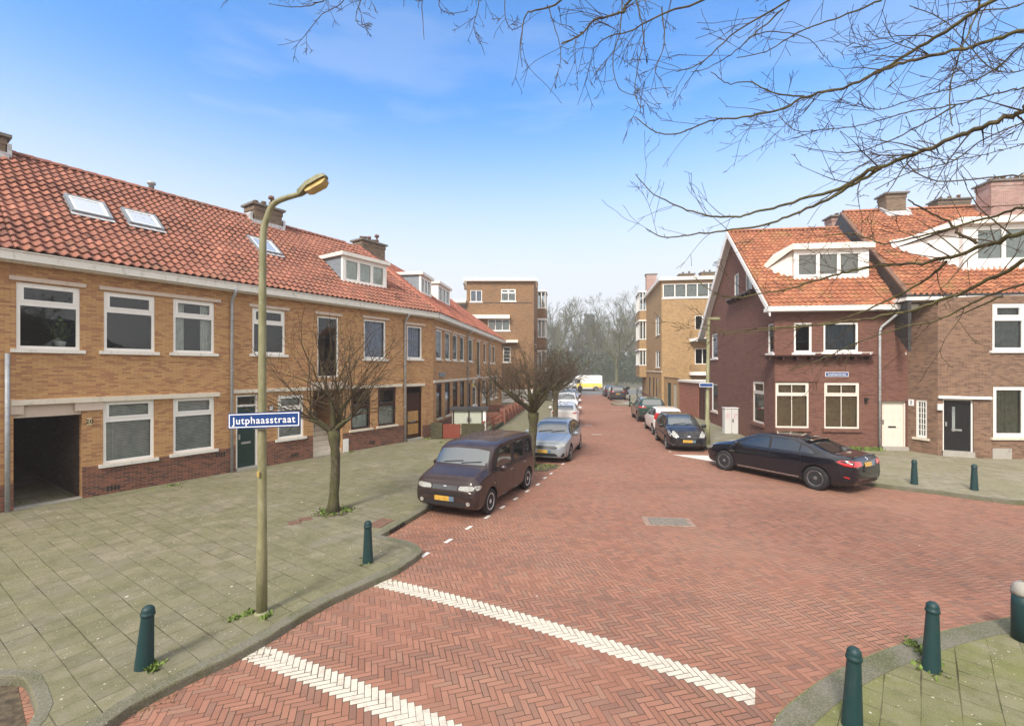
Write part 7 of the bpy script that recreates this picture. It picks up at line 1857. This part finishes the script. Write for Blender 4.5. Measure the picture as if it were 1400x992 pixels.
mb=MB(); mb.fbox(Fac((LP.x-.025,LP.y-.078),(1,0)),0,.035,2.02,2.10,0,.006); mb.build('sticker',M['amber'],lp)
# second lamp post
L2=g(967,606.5,PZ); l2_=empty('lamp_post',L2,0,'far lamp post with small blue sign standing before the maroon gable','lamp')
mb=MB(); zt2=at(970,444,L2.y).z; mb.tube([(L2.x,L2.y,PZ-.05),(L2.x,L2.y,PZ+1.1),(L2.x,L2.y,PZ+1.12),(L2.x+.05,L2.y,zt2),(L2.x+.09,L2.y,zt2+.25)],[.12,.115,.085,.07,.06],14); mb.build('pole',M['pole'],l2_)
mb=MB(); mb.box(L2.x+.03,L2.x+.55,L2.y-.1,L2.y+.1,zt2+.22,zt2+.34); mb.build('lamp_head',M['pole'],l2_,bevel=.02)
s2g=empty('street_sign',(L2.x,L2.y-.1,3.0),0,'small blue street sign clamped to the far lamp post','sign')
a0,a1=at(961,526,L2.y-.12),at(972,528,L2.y-.12); F2g=Fac((a0.x-.1,a0.y),(1,-.35)); mb=MB(); zz=a0.z; mb.fbox(F2g,-.05,.52,zz-.09,zz+.09,0,.02); mb.build('plate',M['signwhite'],s2g); mb=MB(); mb.fbox(F2g,-.03,.50,zz-.07,zz+.07,.0202,.023); mb.build('panel',M['signblue'],s2g)
# bollards
def bollard_mesh():
    mb=MB(); mb.lathe([(.093,-.05),(.093,.0),(.09,.04),(.062,.60),(.061,.615),(.072,.622),(.073,.645),(.064,.652),(.066,.675),(.058,.705),(.035,.728),(0,.735)],20)
    return mb
bp=[(197,911,'bottle green bollard leaning on the mossy left pavement, with weeds at its foot',(.0,-.07)),(503,768,'bottle green bollard near the rounded kerb tip in front of the boxy car',(0,0)),
 (1165,992,'bottle green bollard nearest the camera on the bottom right pavement',(.01,.02)),(1273,915,'bottle green bollard behind the nearest one on the right pavement kerb',(.05,.05)),
 (1250,661.5,'left one of two slim bollards before the black front door',(.0,.0)),(1332,669.5,'right one of two slim bollards before the black front door',(0,0))]
b0=None
for k,(x,y,l_,tl) in enumerate(bp):
    p=g(x,y,PZ)
    r=empty('bollard',p,0,l_,'bollard','bottle green bollards along the kerbs'); r.rotation_euler=(tl[0]*.8,-tl[1],k)
    if b0 is None:
        o=bollard_mesh().build('bollard_body',M['bollard'],r,local=True); b0=o
        c_=MB(); c_.lathe([(.110,-.02),(.105,.012),(.095,.02)],16); 
    else:
        o=b0.copy(); COL.objects.link(o); o.parent=r
    wd=.95 if k in (2,3) else 1.0; r.scale=(wd,wd,1.0+(.04 if k in (2,3) else -.04 if k==0 else 0))
p=g(1400,874,PZ); r=empty('bollard',p,0,'thick worn bollard with broken pale concrete top at the right edge','bollard','bottle green bollards along the kerbs')
mb=MB(); rg=random.Random(3); mb.lathe([(.118,-.02),(.116,.45),(.111,.56)],18); mb.build('bollard_body',M['bollard'],r,local=True)
mb=MB(); mb.lathe([(.112,.56),(.116,.60),(.113,.64),(.096,.69),(.06,.72),(0,.73)],18)
mb.v=[(x+rg.uniform(-.008,.008),y+rg.uniform(-.008,.008),z+rg.uniform(-.008,.008)) for x,y,z in mb.v]; mb.build('concrete_top',M['step'],r,local=True)
# far little posts
for k,(x,y) in enumerate(((871,543),(861,556))):
    p=g(x,y,0); r=empty('post',p,0,('dark post standing on the far build-out beside the road','teal post by the parked dark green car')[k],'post'); mb=MB(); mb.lathe([(.07,-.05),(.06,1.0),(.075,1.02),(.06,1.1),(0,1.12)],12); mb.build('post_body',M['bollard'],r,local=True)
# utility cabinet
cp=g(1000,592,PZ); cb=empty('utility_cabinet',cp,math.atan2(.24,1)-R(20),'grey-white utility cabinet with pink graffiti by the maroon wall','cabinet')
mb=MB(); mb.box(-.40,.28,-.2,.2,0,1.32); mb.build('cabinet_body',M['cabinet'],cb,local=True,bevel=.012)
mb=MB(); mb.box(-.43,.31,-.23,.23,1.32,1.38); mb.build('cabinet_roof',M['cabinet'],cb,local=True,bevel=.02)
mb=MB(); mb.box(-.065,-.055,-.206,-.2005,.04,1.3); mb.box(-.02,.03,-.23,-.2,.62,.78); mb.build('door_seam',M['black'],cb,local=True)
mb=MB(); rg=random.Random(4)
for cx_ in (-.25,.13):
    pts=[Vector((cx_+.09*math.cos(t*1.1+cx_)*(1+.3*math.sin(t*2.3)),-.204,.92+.14*math.sin(t*1.7))) for t in [k*.35 for k in range(26)]]
    for a,b in zip(pts,pts[1:]):
        n=Vector((-(b-a).z,0,(b-a).x)).normalized()*.007; mb.face([a-n,b-n,b+n,a+n])
mb.build('graffiti',M['graffiti'],cb,local=True)
# bin store and front gardens
FG=Fac((g(589,600,PZ).x,g(589,600,PZ).y),(1,0.02)); w1=FG.s_at(661.5)
gwl=empty('garden_wall',(FG.p(w1/2,0).x,FG.p(w1/2,0).y,PZ),0,'low mossy dark brick garden wall beside the faded red gate','wall')
a1,a2=FG.s_at(604.5),FG.s_at(630.5)
mb=MB(); mb.fbox(FG,0,a1,PZ,PZ+.78,-.22,0); mb.fbox(FG,a2,w1,PZ,PZ+.74,-.22,0); mb.build('wall_body',M['brick_moss'],gwl)
gt=empty('garden_gate',(FG.p((a1+a2)/2,0).x,FG.p(0,0).y,PZ),0,'faded red slatted gate in the low dark garden wall','gate')
mb=MB(); n=8
for k in range(n): x=a1+.02+(a2-a1-.05)*k/n; mb.fbox(FG,x,x+(a2-a1)/n-.012,PZ+.03,PZ+.72+.02*(k%2),-.10,-.07)
mb.fbox(FG,a1+.02,a2-.02,PZ+.15,PZ+.22,-.13,-.1); mb.fbox(FG,a1+.02,a2-.02,PZ+.55,PZ+.62,-.13,-.1); mb.build('gate_leaf',M['redwood'],gt)
bs=empty('bin_store',(FG.p(a2+.5,0).x,FG.p(0,0).y+1,PZ),0,'pale panelled bin store with flat black roof in the front garden','bin store')
FBs=Fac((FG.p(0,0,-.75).x,FG.p(0,0,-.75).y),(1,.02)); x0,x1=FBs.s_at(618),FBs.s_at(664); zt=CAMZ-(561-HY)*FBs.p(0,0).y/F_PX
mb=MB(); mb.fbox(FBs,x0,x1,PZ,zt,-.9,0); o=mb.build('store_body',M['storegrey'],bs)
mb=MB(); mb.fbox(FBs,x0-.1,x1+.12,zt,zt+.13,-1.0,.12); mb.build('store_roof',M['slate'],bs)
mb=MB()
for x in (x0+.06,(x0+x1)/2,x1-.18): mb.fbox(FBs,x-.03,x+.04,PZ,zt,0,.025)
mb.fbox(FBs,x0,x1,PZ,PZ+.08,0,.024); mb.build('store_frame',M['darkframe'],bs)
mb=MB(); mb.fbox(FBs,x1-.14,x1+.003,PZ,zt-.002,-.9,.03); mb.build('corner_board',M['white'],bs)
mb=MB(); mb.fbox(FBs,(x0+x1)/2-.1,(x0+x1)/2-.05,PZ+.8,PZ+1.0,.025,.06); mb.fbox(FBs,(x0+x1)/2+.05,(x0+x1)/2+.1,PZ+.8,PZ+1.0,.001,.06); mb.build('handle',M['metal'],bs)
# side fence: dark wall piece and wooden rails, then red brick posts
sP=FG.p(w1,0); FF=Fac((sP.x,sP.y),(.15,1.0)); fx=lambda x: FF.s_at(x)
f1=empty('garden_fence',FF.p(1.2,PZ),0,'weathered timber rails on a low mossy wall in front of the bin store','fence')
mb=MB(); mb.fbox(FF,0,fx(689),PZ,PZ+.22,-.12,0); mb.build('wall_body',M['brick_moss'],f1)
mb=MB(); 
for x in (0.1,fx(676),fx(688)): mb.fbox(FF,x,x+.1,PZ+.2,PZ+.85,-.1,0)
for z in (.45,.74): mb.fbox(FF,.1,fx(688),PZ+z,PZ+z+.07,-.11,-.09)
mb.build('rail',M['redwood'],f1)
k0=fx(690)
f2=empty('garden_fence',FF.p(k0+3,PZ),0,'row of red brick posts with red panels along the front gardens','fence')
mb=MB(); pb=MB(); s=k0; i=0
while s<fx(717):
    mb.fbox(FF,s,s+.35,PZ,PZ+.95,-.3,.02); pb.fbox(FF,s+.35,s+1.55,PZ,PZ+.42,-.2,-.05); pb.fbox(FF,s+.35,s+1.55,PZ+.62,PZ+.72,-.16,-.1)
    s+=1.55; i+=1
mb.build('post',M['brick_red'],f2); pb.build('panel',M['redwood'],f2)
hg=empty('garden_wall',FF.p(k0+.5,PZ),0,'low red wall dividing the front gardens behind the red posts','wall'); mb=MB()
q=FF.p(k0+.2,0,-.3); e=Fac((q.x,q.y),(-1,.05)); mb.fbox(e,0,2.2,PZ,PZ+.7,-.2,0); q=FF.p(k0+6.4,0,-.3); e=Fac((q.x,q.y),(-1,.05)); mb.fbox(e,0,2.0,PZ,PZ+.7,-.2,0); mb.build('wall_body',M['brick_red'],hg)
rg=random.Random(9); mb=MB()
for _ in range(900):
    s=rg.uniform(.5,fx(716)); d_=rg.uniform(-1.8,-.35); p=FF.p(s,PZ+rg.random()**2*.55,d_); u=rnd_dir(rg,Vector((0,0,1)),rg.uniform(.3,1.4)); v=rnd_dir(rg,u,1.57); w_=u.cross(v); sz=rg.uniform(.03,.09); mb.face([p-v*sz,p+w_*sz,p+v*sz,p-w_*sz])
tag(mb.build('garden_plants',M['ivy']),'low scrubby plants filling the front gardens behind the posts','plants',None,'stuff')
wp=at(668,560,31); 
# person walking
def skin_figure(name,verts,edges,rad,mat,parent):
    me=bpy.data.meshes.new(name); me.from_pydata(verts,edges,[]); o=bpy.data.objects.new(name,me); COL.objects.link(o)
    o.modifiers.new('s','SKIN'); ss=o.modifiers.new('d','SUBSURF'); ss.levels=2; ss.render_levels=2
    for v,r_ in zip(me.skin_vertices[0].data,rad): v.radius=(r_,r_*.85) if not isinstance(r_,tuple) else r_
    me.skin_vertices[0].data[0].use_root=True
    bpy.context.view_layer.update(); dg=bpy.context.evaluated_depsgraph_get(); m2=bpy.data.meshes.new_from_object(o.evaluated_get(dg)); bpy.data.objects.remove(o)
    m2.materials.clear(); m2.materials.append(mat); 
    for p in m2.polygons: p.use_smooth=True
    o=bpy.data.objects.new(name,m2); COL.objects.link(o); o.parent=parent; return o
pp=g(793,543.5); pr_=empty('person',pp,R(190),'person in dark clothes walking on the road beside the white cars','person')
vs=[(0,0,.95),(0,0,1.15),(0,.02,1.36),(0,.02,1.47),(0,.01,1.55),(0,.0,1.66),(.10,0,.90),(.12,.12,.50),(.12,.02,.08),(.12,.16,.04),(-.10,0,.90),(-.12,-.06,.50),(-.12,-.28,.12),(-.12,-.16,.05),(.19,.02,1.38),(.25,-.06,1.12),(.26,.05,.88),(.26,.08,.80),(-.19,.02,1.38),(-.25,.08,1.12),(-.26,.20,.90),(-.26,.24,.83)]
ed=[(0,1),(1,2),(2,3),(3,4),(4,5),(0,6),(6,7),(7,8),(8,9),(0,10),(10,11),(11,12),(12,13),(2,14),(14,15),(15,16),(16,17),(2,18),(18,19),(19,20),(20,21)]
ra=[.15,.15,.17,.06,.09,.09,.10,.07,.05,.04,.10,.07,.05,.04,.08,.055,.045,.035,.08,.055,.045,.035]
skin_figure('body',vs,ed,ra,M['cloth'],pr_)
mb=MB(); mb.lathe([(0,1.47),(.06,1.49),(.088,1.57),(.08,1.62)],14,0,Matrix.Translation((0,.03,0))); mb.build('face',M['skin'],pr_,local=True)
mb=MB(); mb.lathe([(.097,1.57),(.102,1.63),(.085,1.70),(.04,1.74),(0,1.75)],14); mb.build('hair',M['hair'],pr_,local=True)
mb=MB(); mb.lathe([(.24,.78),(.22,1.0),(.21,1.2),(.2,1.38),(.09,1.46)],16,0,Matrix.Diagonal((1,.72,1,1))); mb.build('coat',M['cloth'],pr_,local=True)
# motorbike at the junction
mp_=g(855,540); mo=empty('motorbike',(mp_.x,mp_.y,.0),R(100),'dark motorbike parked beside the grey car near the junction','motorbike')
for x in (-.68,.68):
    mb=MB(); T=Matrix.Translation((x,0,.31))@Matrix.Rotation(R(90),4,'X'); prof=[(.24,-.05),(.31,-.04),(.315,0),(.31,.04),(.24,.05)]; mb.lathe(prof,24,0,T); mb.build('wheel',M['rubber'],mo,local=True)
mb=MB(); mb.box(-.35,.35,-.14,.14,.35,.75); mb.box(-.1,.42,-.16,.16,.75,.98); mb.box(-.85,-.1,-.13,.13,.78,.88); mb.tube([(.68,0,.31),(.45,0,.95),(.40,0,1.1)],.035,8); mb.tube([(-.68,0,.31),(-.2,0,.5)],.035,8); mb.build('motorbike_body',M['black'],mo,local=True,bevel=.04)
mb=MB(); mb.tube([(.35,-.36,1.08),(.42,0,1.12),(.35,.36,1.08)],.018,8); mb.build('handlebar',M['metal'],mo,local=True)
mb=MB(); mb.box(-1.0,-.6,-.2,.2,.88,1.2); mb.build('top_box',M['black'],mo,local=True,bevel=.03)
# doormats
for x,y,w_,l_ in ((1222,613,.9,'dark doormat before the cream panelled door'),(1312,622.5,.9,'dark doormat on the paving before the black door')):
    p=g(x,y,PZ); mb=MB(); T=Matrix.Translation((p.x,p.y,PZ))@Matrix.Rotation(R(-8),4,'Z'); mb.box(-w_/2,w_/2,-.28,.28,.001,.02,0,T); tag(mb.build('doormat',M['black']),l_,'doormat')

# ---------------- unseen houses and trees added behind the camera, for the window panes to reflect
FN=Fac((62,-11),(-1,0))
hn=empty('unseen_reflected_house',(56,-11,.1),0,'unseen brick row house behind the camera, added for window reflections','house','unseen houses added behind the camera for window reflections')
hz=[[1,2.6,1,2.6],[4.2,6.8,.9,2.7],[1,2.6,3.9,5.5],[3.6,5,3.9,5.5],[5.8,7.2,3.9,5.5]]
mb=MB(); wall(mb,FN,0,8.4,0,6.6,hz); mb.build('wall',M['brick_dark'],hn)
for r_ in hz: window(FN,hn,r_,'transom',inner=('curtain','net',.6))
room(FN,.1,8.3,.1,6.5,hn,floors=(3.1,))
mb=MB(); mb.face([FN.p(0,6.6,.4),FN.p(8.4,6.6,.4),FN.p(8.4,10.6,-5),FN.p(0,10.6,-5)]); mb.face([FN.p(0,10.6,-5),FN.p(8.4,10.6,-5),FN.p(8.4,6.6,-10),FN.p(0,6.6,-10)]); mb.build('roof',M['slate'],hn)
mb=MB(); mb.fbox(FN,0,8.4,6.4,6.6,0,.42); mb.build('gutter',M['white_dirty'],hn)
for k in (1,3,4,6,8,9): c=copy_tree(hn); c.location.x-=8.4*k
for k,(x_,y_) in enumerate(((47,-24),(41,-30),(24,-26),(19,-34),(2,-28))):  # unseen trees, added so the gaps between the houses reflect something
    c=copy_tree(FT['c' if k%2 else 'a']); c.location=(x_,y_,0); c.scale=(.8,.8,.8); c['label']='unseen bare tree behind the camera, added for window reflections'; c['group']='unseen trees added behind the camera for window reflections'

w0=FA.rect(22.2,109.4,384.7,476.4); sx_=(w0[0]+w0[1])/2+.25; base_=FA.p(sx_,w0[2]+.05,-.28)
hp=empty('houseplant',base_,0,'leafy houseplant standing inside the upper window above the passage','plant')
rg=random.Random(12); mb=MB(); mb.lathe([(.09,0),(.12,.18),(.11,.18),(0,.16)],14,0,Matrix.Translation(base_)); mb.build('pot',M['white'],hp)
mb=MB()
for k in range(60):
    a=rg.uniform(0,6.28); el=rg.uniform(.2,1.4); L=rg.uniform(.25,.6); d=Vector((math.cos(a)*math.cos(el)*.8,math.sin(a)*math.cos(el)*.8,math.sin(el)))
    d-=Vector((FA.n.x,FA.n.y,0))*max(0,d.dot(Vector((FA.n.x,FA.n.y,0)))-.15); p=base_+Vector((0,0,.17)); t=p+d*L; s_=d.cross(Vector((0,0,1))).normalized()*rg.uniform(.03,.06)
    mb.tube([p,t],.003,3,cap=False); e=t+d*.16-Vector((0,0,.05)); mb.face([t,(t+e)/2+s_,e,(t+e)/2-s_])
mb.build('foliage',M['weed'],hp)
# ================================================================== sky, sun, air, camera
w=bpy.data.worlds.new('World'); scene.world=w; w.use_nodes=True; nt=w.node_tree; nt.nodes.clear()
N_=nt.nodes.new; Lk=nt.links.new
out=N_('ShaderNodeOutputWorld'); bg=N_('ShaderNodeBackground'); Lk(bg.outputs[0],out.inputs[0])
SUN_EL,SUN_AZ=R(42),R(206)     # azimuth clockwise from +Y
sky=N_('ShaderNodeTexSky'); sky.sky_type='NISHITA'; sky.sun_disc=False; sky.sun_elevation=SUN_EL; sky.sun_rotation=SUN_AZ; sky.altitude=0; sky.air_density=1.0; sky.dust_density=0.6; sky.ozone_density=2.2
tc=N_('ShaderNodeTexCoord'); sx=N_('ShaderNodeSeparateXYZ'); Lk(tc.outputs['Generated'],sx.inputs[0])
def mth(op,a,b=0.0,cl=False):
    n=N_('ShaderNodeMath'); n.operation=op; n.use_clamp=cl
    for i,v in enumerate((a,b)):
        if isinstance(v,bpy.types.NodeSocket): Lk(v,n.inputs[i])
        else: n.inputs[i].default_value=v
    return n.outputs[0]
def mr(v,a,b,c=0.0,d=1.0):
    n=N_('ShaderNodeMapRange'); n.interpolation_type='SMOOTHSTEP'; Lk(v,n.inputs[0]); n.inputs[1].default_value=a; n.inputs[2].default_value=b; n.inputs[3].default_value=c; n.inputs[4].default_value=d; return n.outputs[0]
mp=N_('ShaderNodeMapping'); Lk(tc.outputs['Generated'],mp.inputs[0]); mp.inputs['Scale'].default_value=(1.2,1.2,5.5)
nz=N_('ShaderNodeTexNoise'); Lk(mp.outputs[0],nz.inputs[0]); nz.inputs['Scale'].default_value=2.2; nz.inputs['Detail'].default_value=6; nz.inputs['Roughness'].default_value=.55
# thin veil low over the street, unseen cloud added behind and overhead for neutral light
low=mr(sx.outputs['Z'],.15,.53,.98,0.0)
wisp=mth('MULTIPLY',mr(nz.outputs[0],.44,.66),mr(sx.outputs['Z'],.15,.7,.38,.10))
behind=mr(sx.outputs['Y'],.40,-.15,0.0,.92)
over=mr(sx.outputs['Z'],.68,.9,0.0,.85)
f=mth('MAXIMUM',mth('MAXIMUM',low,wisp),mth('MAXIMUM',behind,over),True)
mx=N_('ShaderNodeMix'); mx.data_type='RGBA'; Lk(f,mx.inputs[0])
hs=N_('ShaderNodeMix'); hs.data_type='RGBA'; hs.blend_type='MULTIPLY'; hs.inputs[0].default_value=1.0; Lk(sky.outputs[0],hs.inputs[6]); hs.inputs[7].default_value=(SKYMUL[0],SKYMUL[1],SKYMUL[2],1)
cc=N_('ShaderNodeMix'); cc.data_type='RGBA'; Lk(mth('MAXIMUM',behind,over),cc.inputs[0]); cc.inputs[6].default_value=(*VEIL,1); cc.inputs[7].default_value=(*FILL_CLOUD,1)
Lk(hs.outputs[2],mx.inputs[6]); Lk(cc.outputs[2],mx.inputs[7])
Lk(mx.outputs[2],bg.inputs[0]); bg.inputs[1].default_value=SKYSTR
sl=bpy.data.lights.new('sun','SUN'); sl.energy=SUNSTR; sl.angle=R(14); sl.color=(1.0,.92,.82)
so=bpy.data.objects.new('sun',sl); COL.objects.link(so)
dirv=Vector((math.sin(SUN_AZ)*math.cos(SUN_EL),math.cos(SUN_AZ)*math.cos(SUN_EL),math.sin(SUN_EL)))
so.rotation_euler=dirv.to_track_quat('Z','Y').to_euler(); so.location=dirv*60
# air
if HAZE>0:
    mb=MB(); mb.box(-190,190,-60,420,-1.06,40); o=mb.build('haze',M['white']); o.data.materials.clear()
    hm=bpy.data.materials.new('haze_air'); hm.use_nodes=True; t=hm.node_tree; t.nodes.clear(); oo=t.nodes.new('ShaderNodeOutputMaterial'); v=t.nodes.new('ShaderNodeVolumePrincipled')
    v.inputs['Color'].default_value=(.95,.96,.97,1); v.inputs['Density'].default_value=HAZE; v.inputs['Anisotropy'].default_value=.2; t.links.new(v.outputs[0],oo.inputs['Volume'])
    o.data.materials.append(hm); tag(o,'thin pale mist filling the street','haze',None,'stuff')
cam=bpy.data.cameras.new('camera'); co=bpy.data.objects.new('camera',cam); COL.objects.link(co)
co.location=(0,0,CAMZ); co.rotation_euler=(R(90),0,0); cam.sensor_width=36; cam.lens=36*F_PX/1400; cam.shift_y=(HY-496)/1400; cam.clip_start=.05; cam.clip_end=3000
scene.camera=co
scene.view_settings.view_transform='Standard'; scene.view_settings.look='None'; scene.view_settings.gamma=1; scene.view_settings.use_curve_mapping=False
scene.view_settings.exposure=EXPO
scene.render.engine='CYCLES'; scene.cycles.max_bounces=6; scene.cycles.transparent_max_bounces=12; scene.cycles.volume_bounces=1; scene.cycles.use_denoising=True
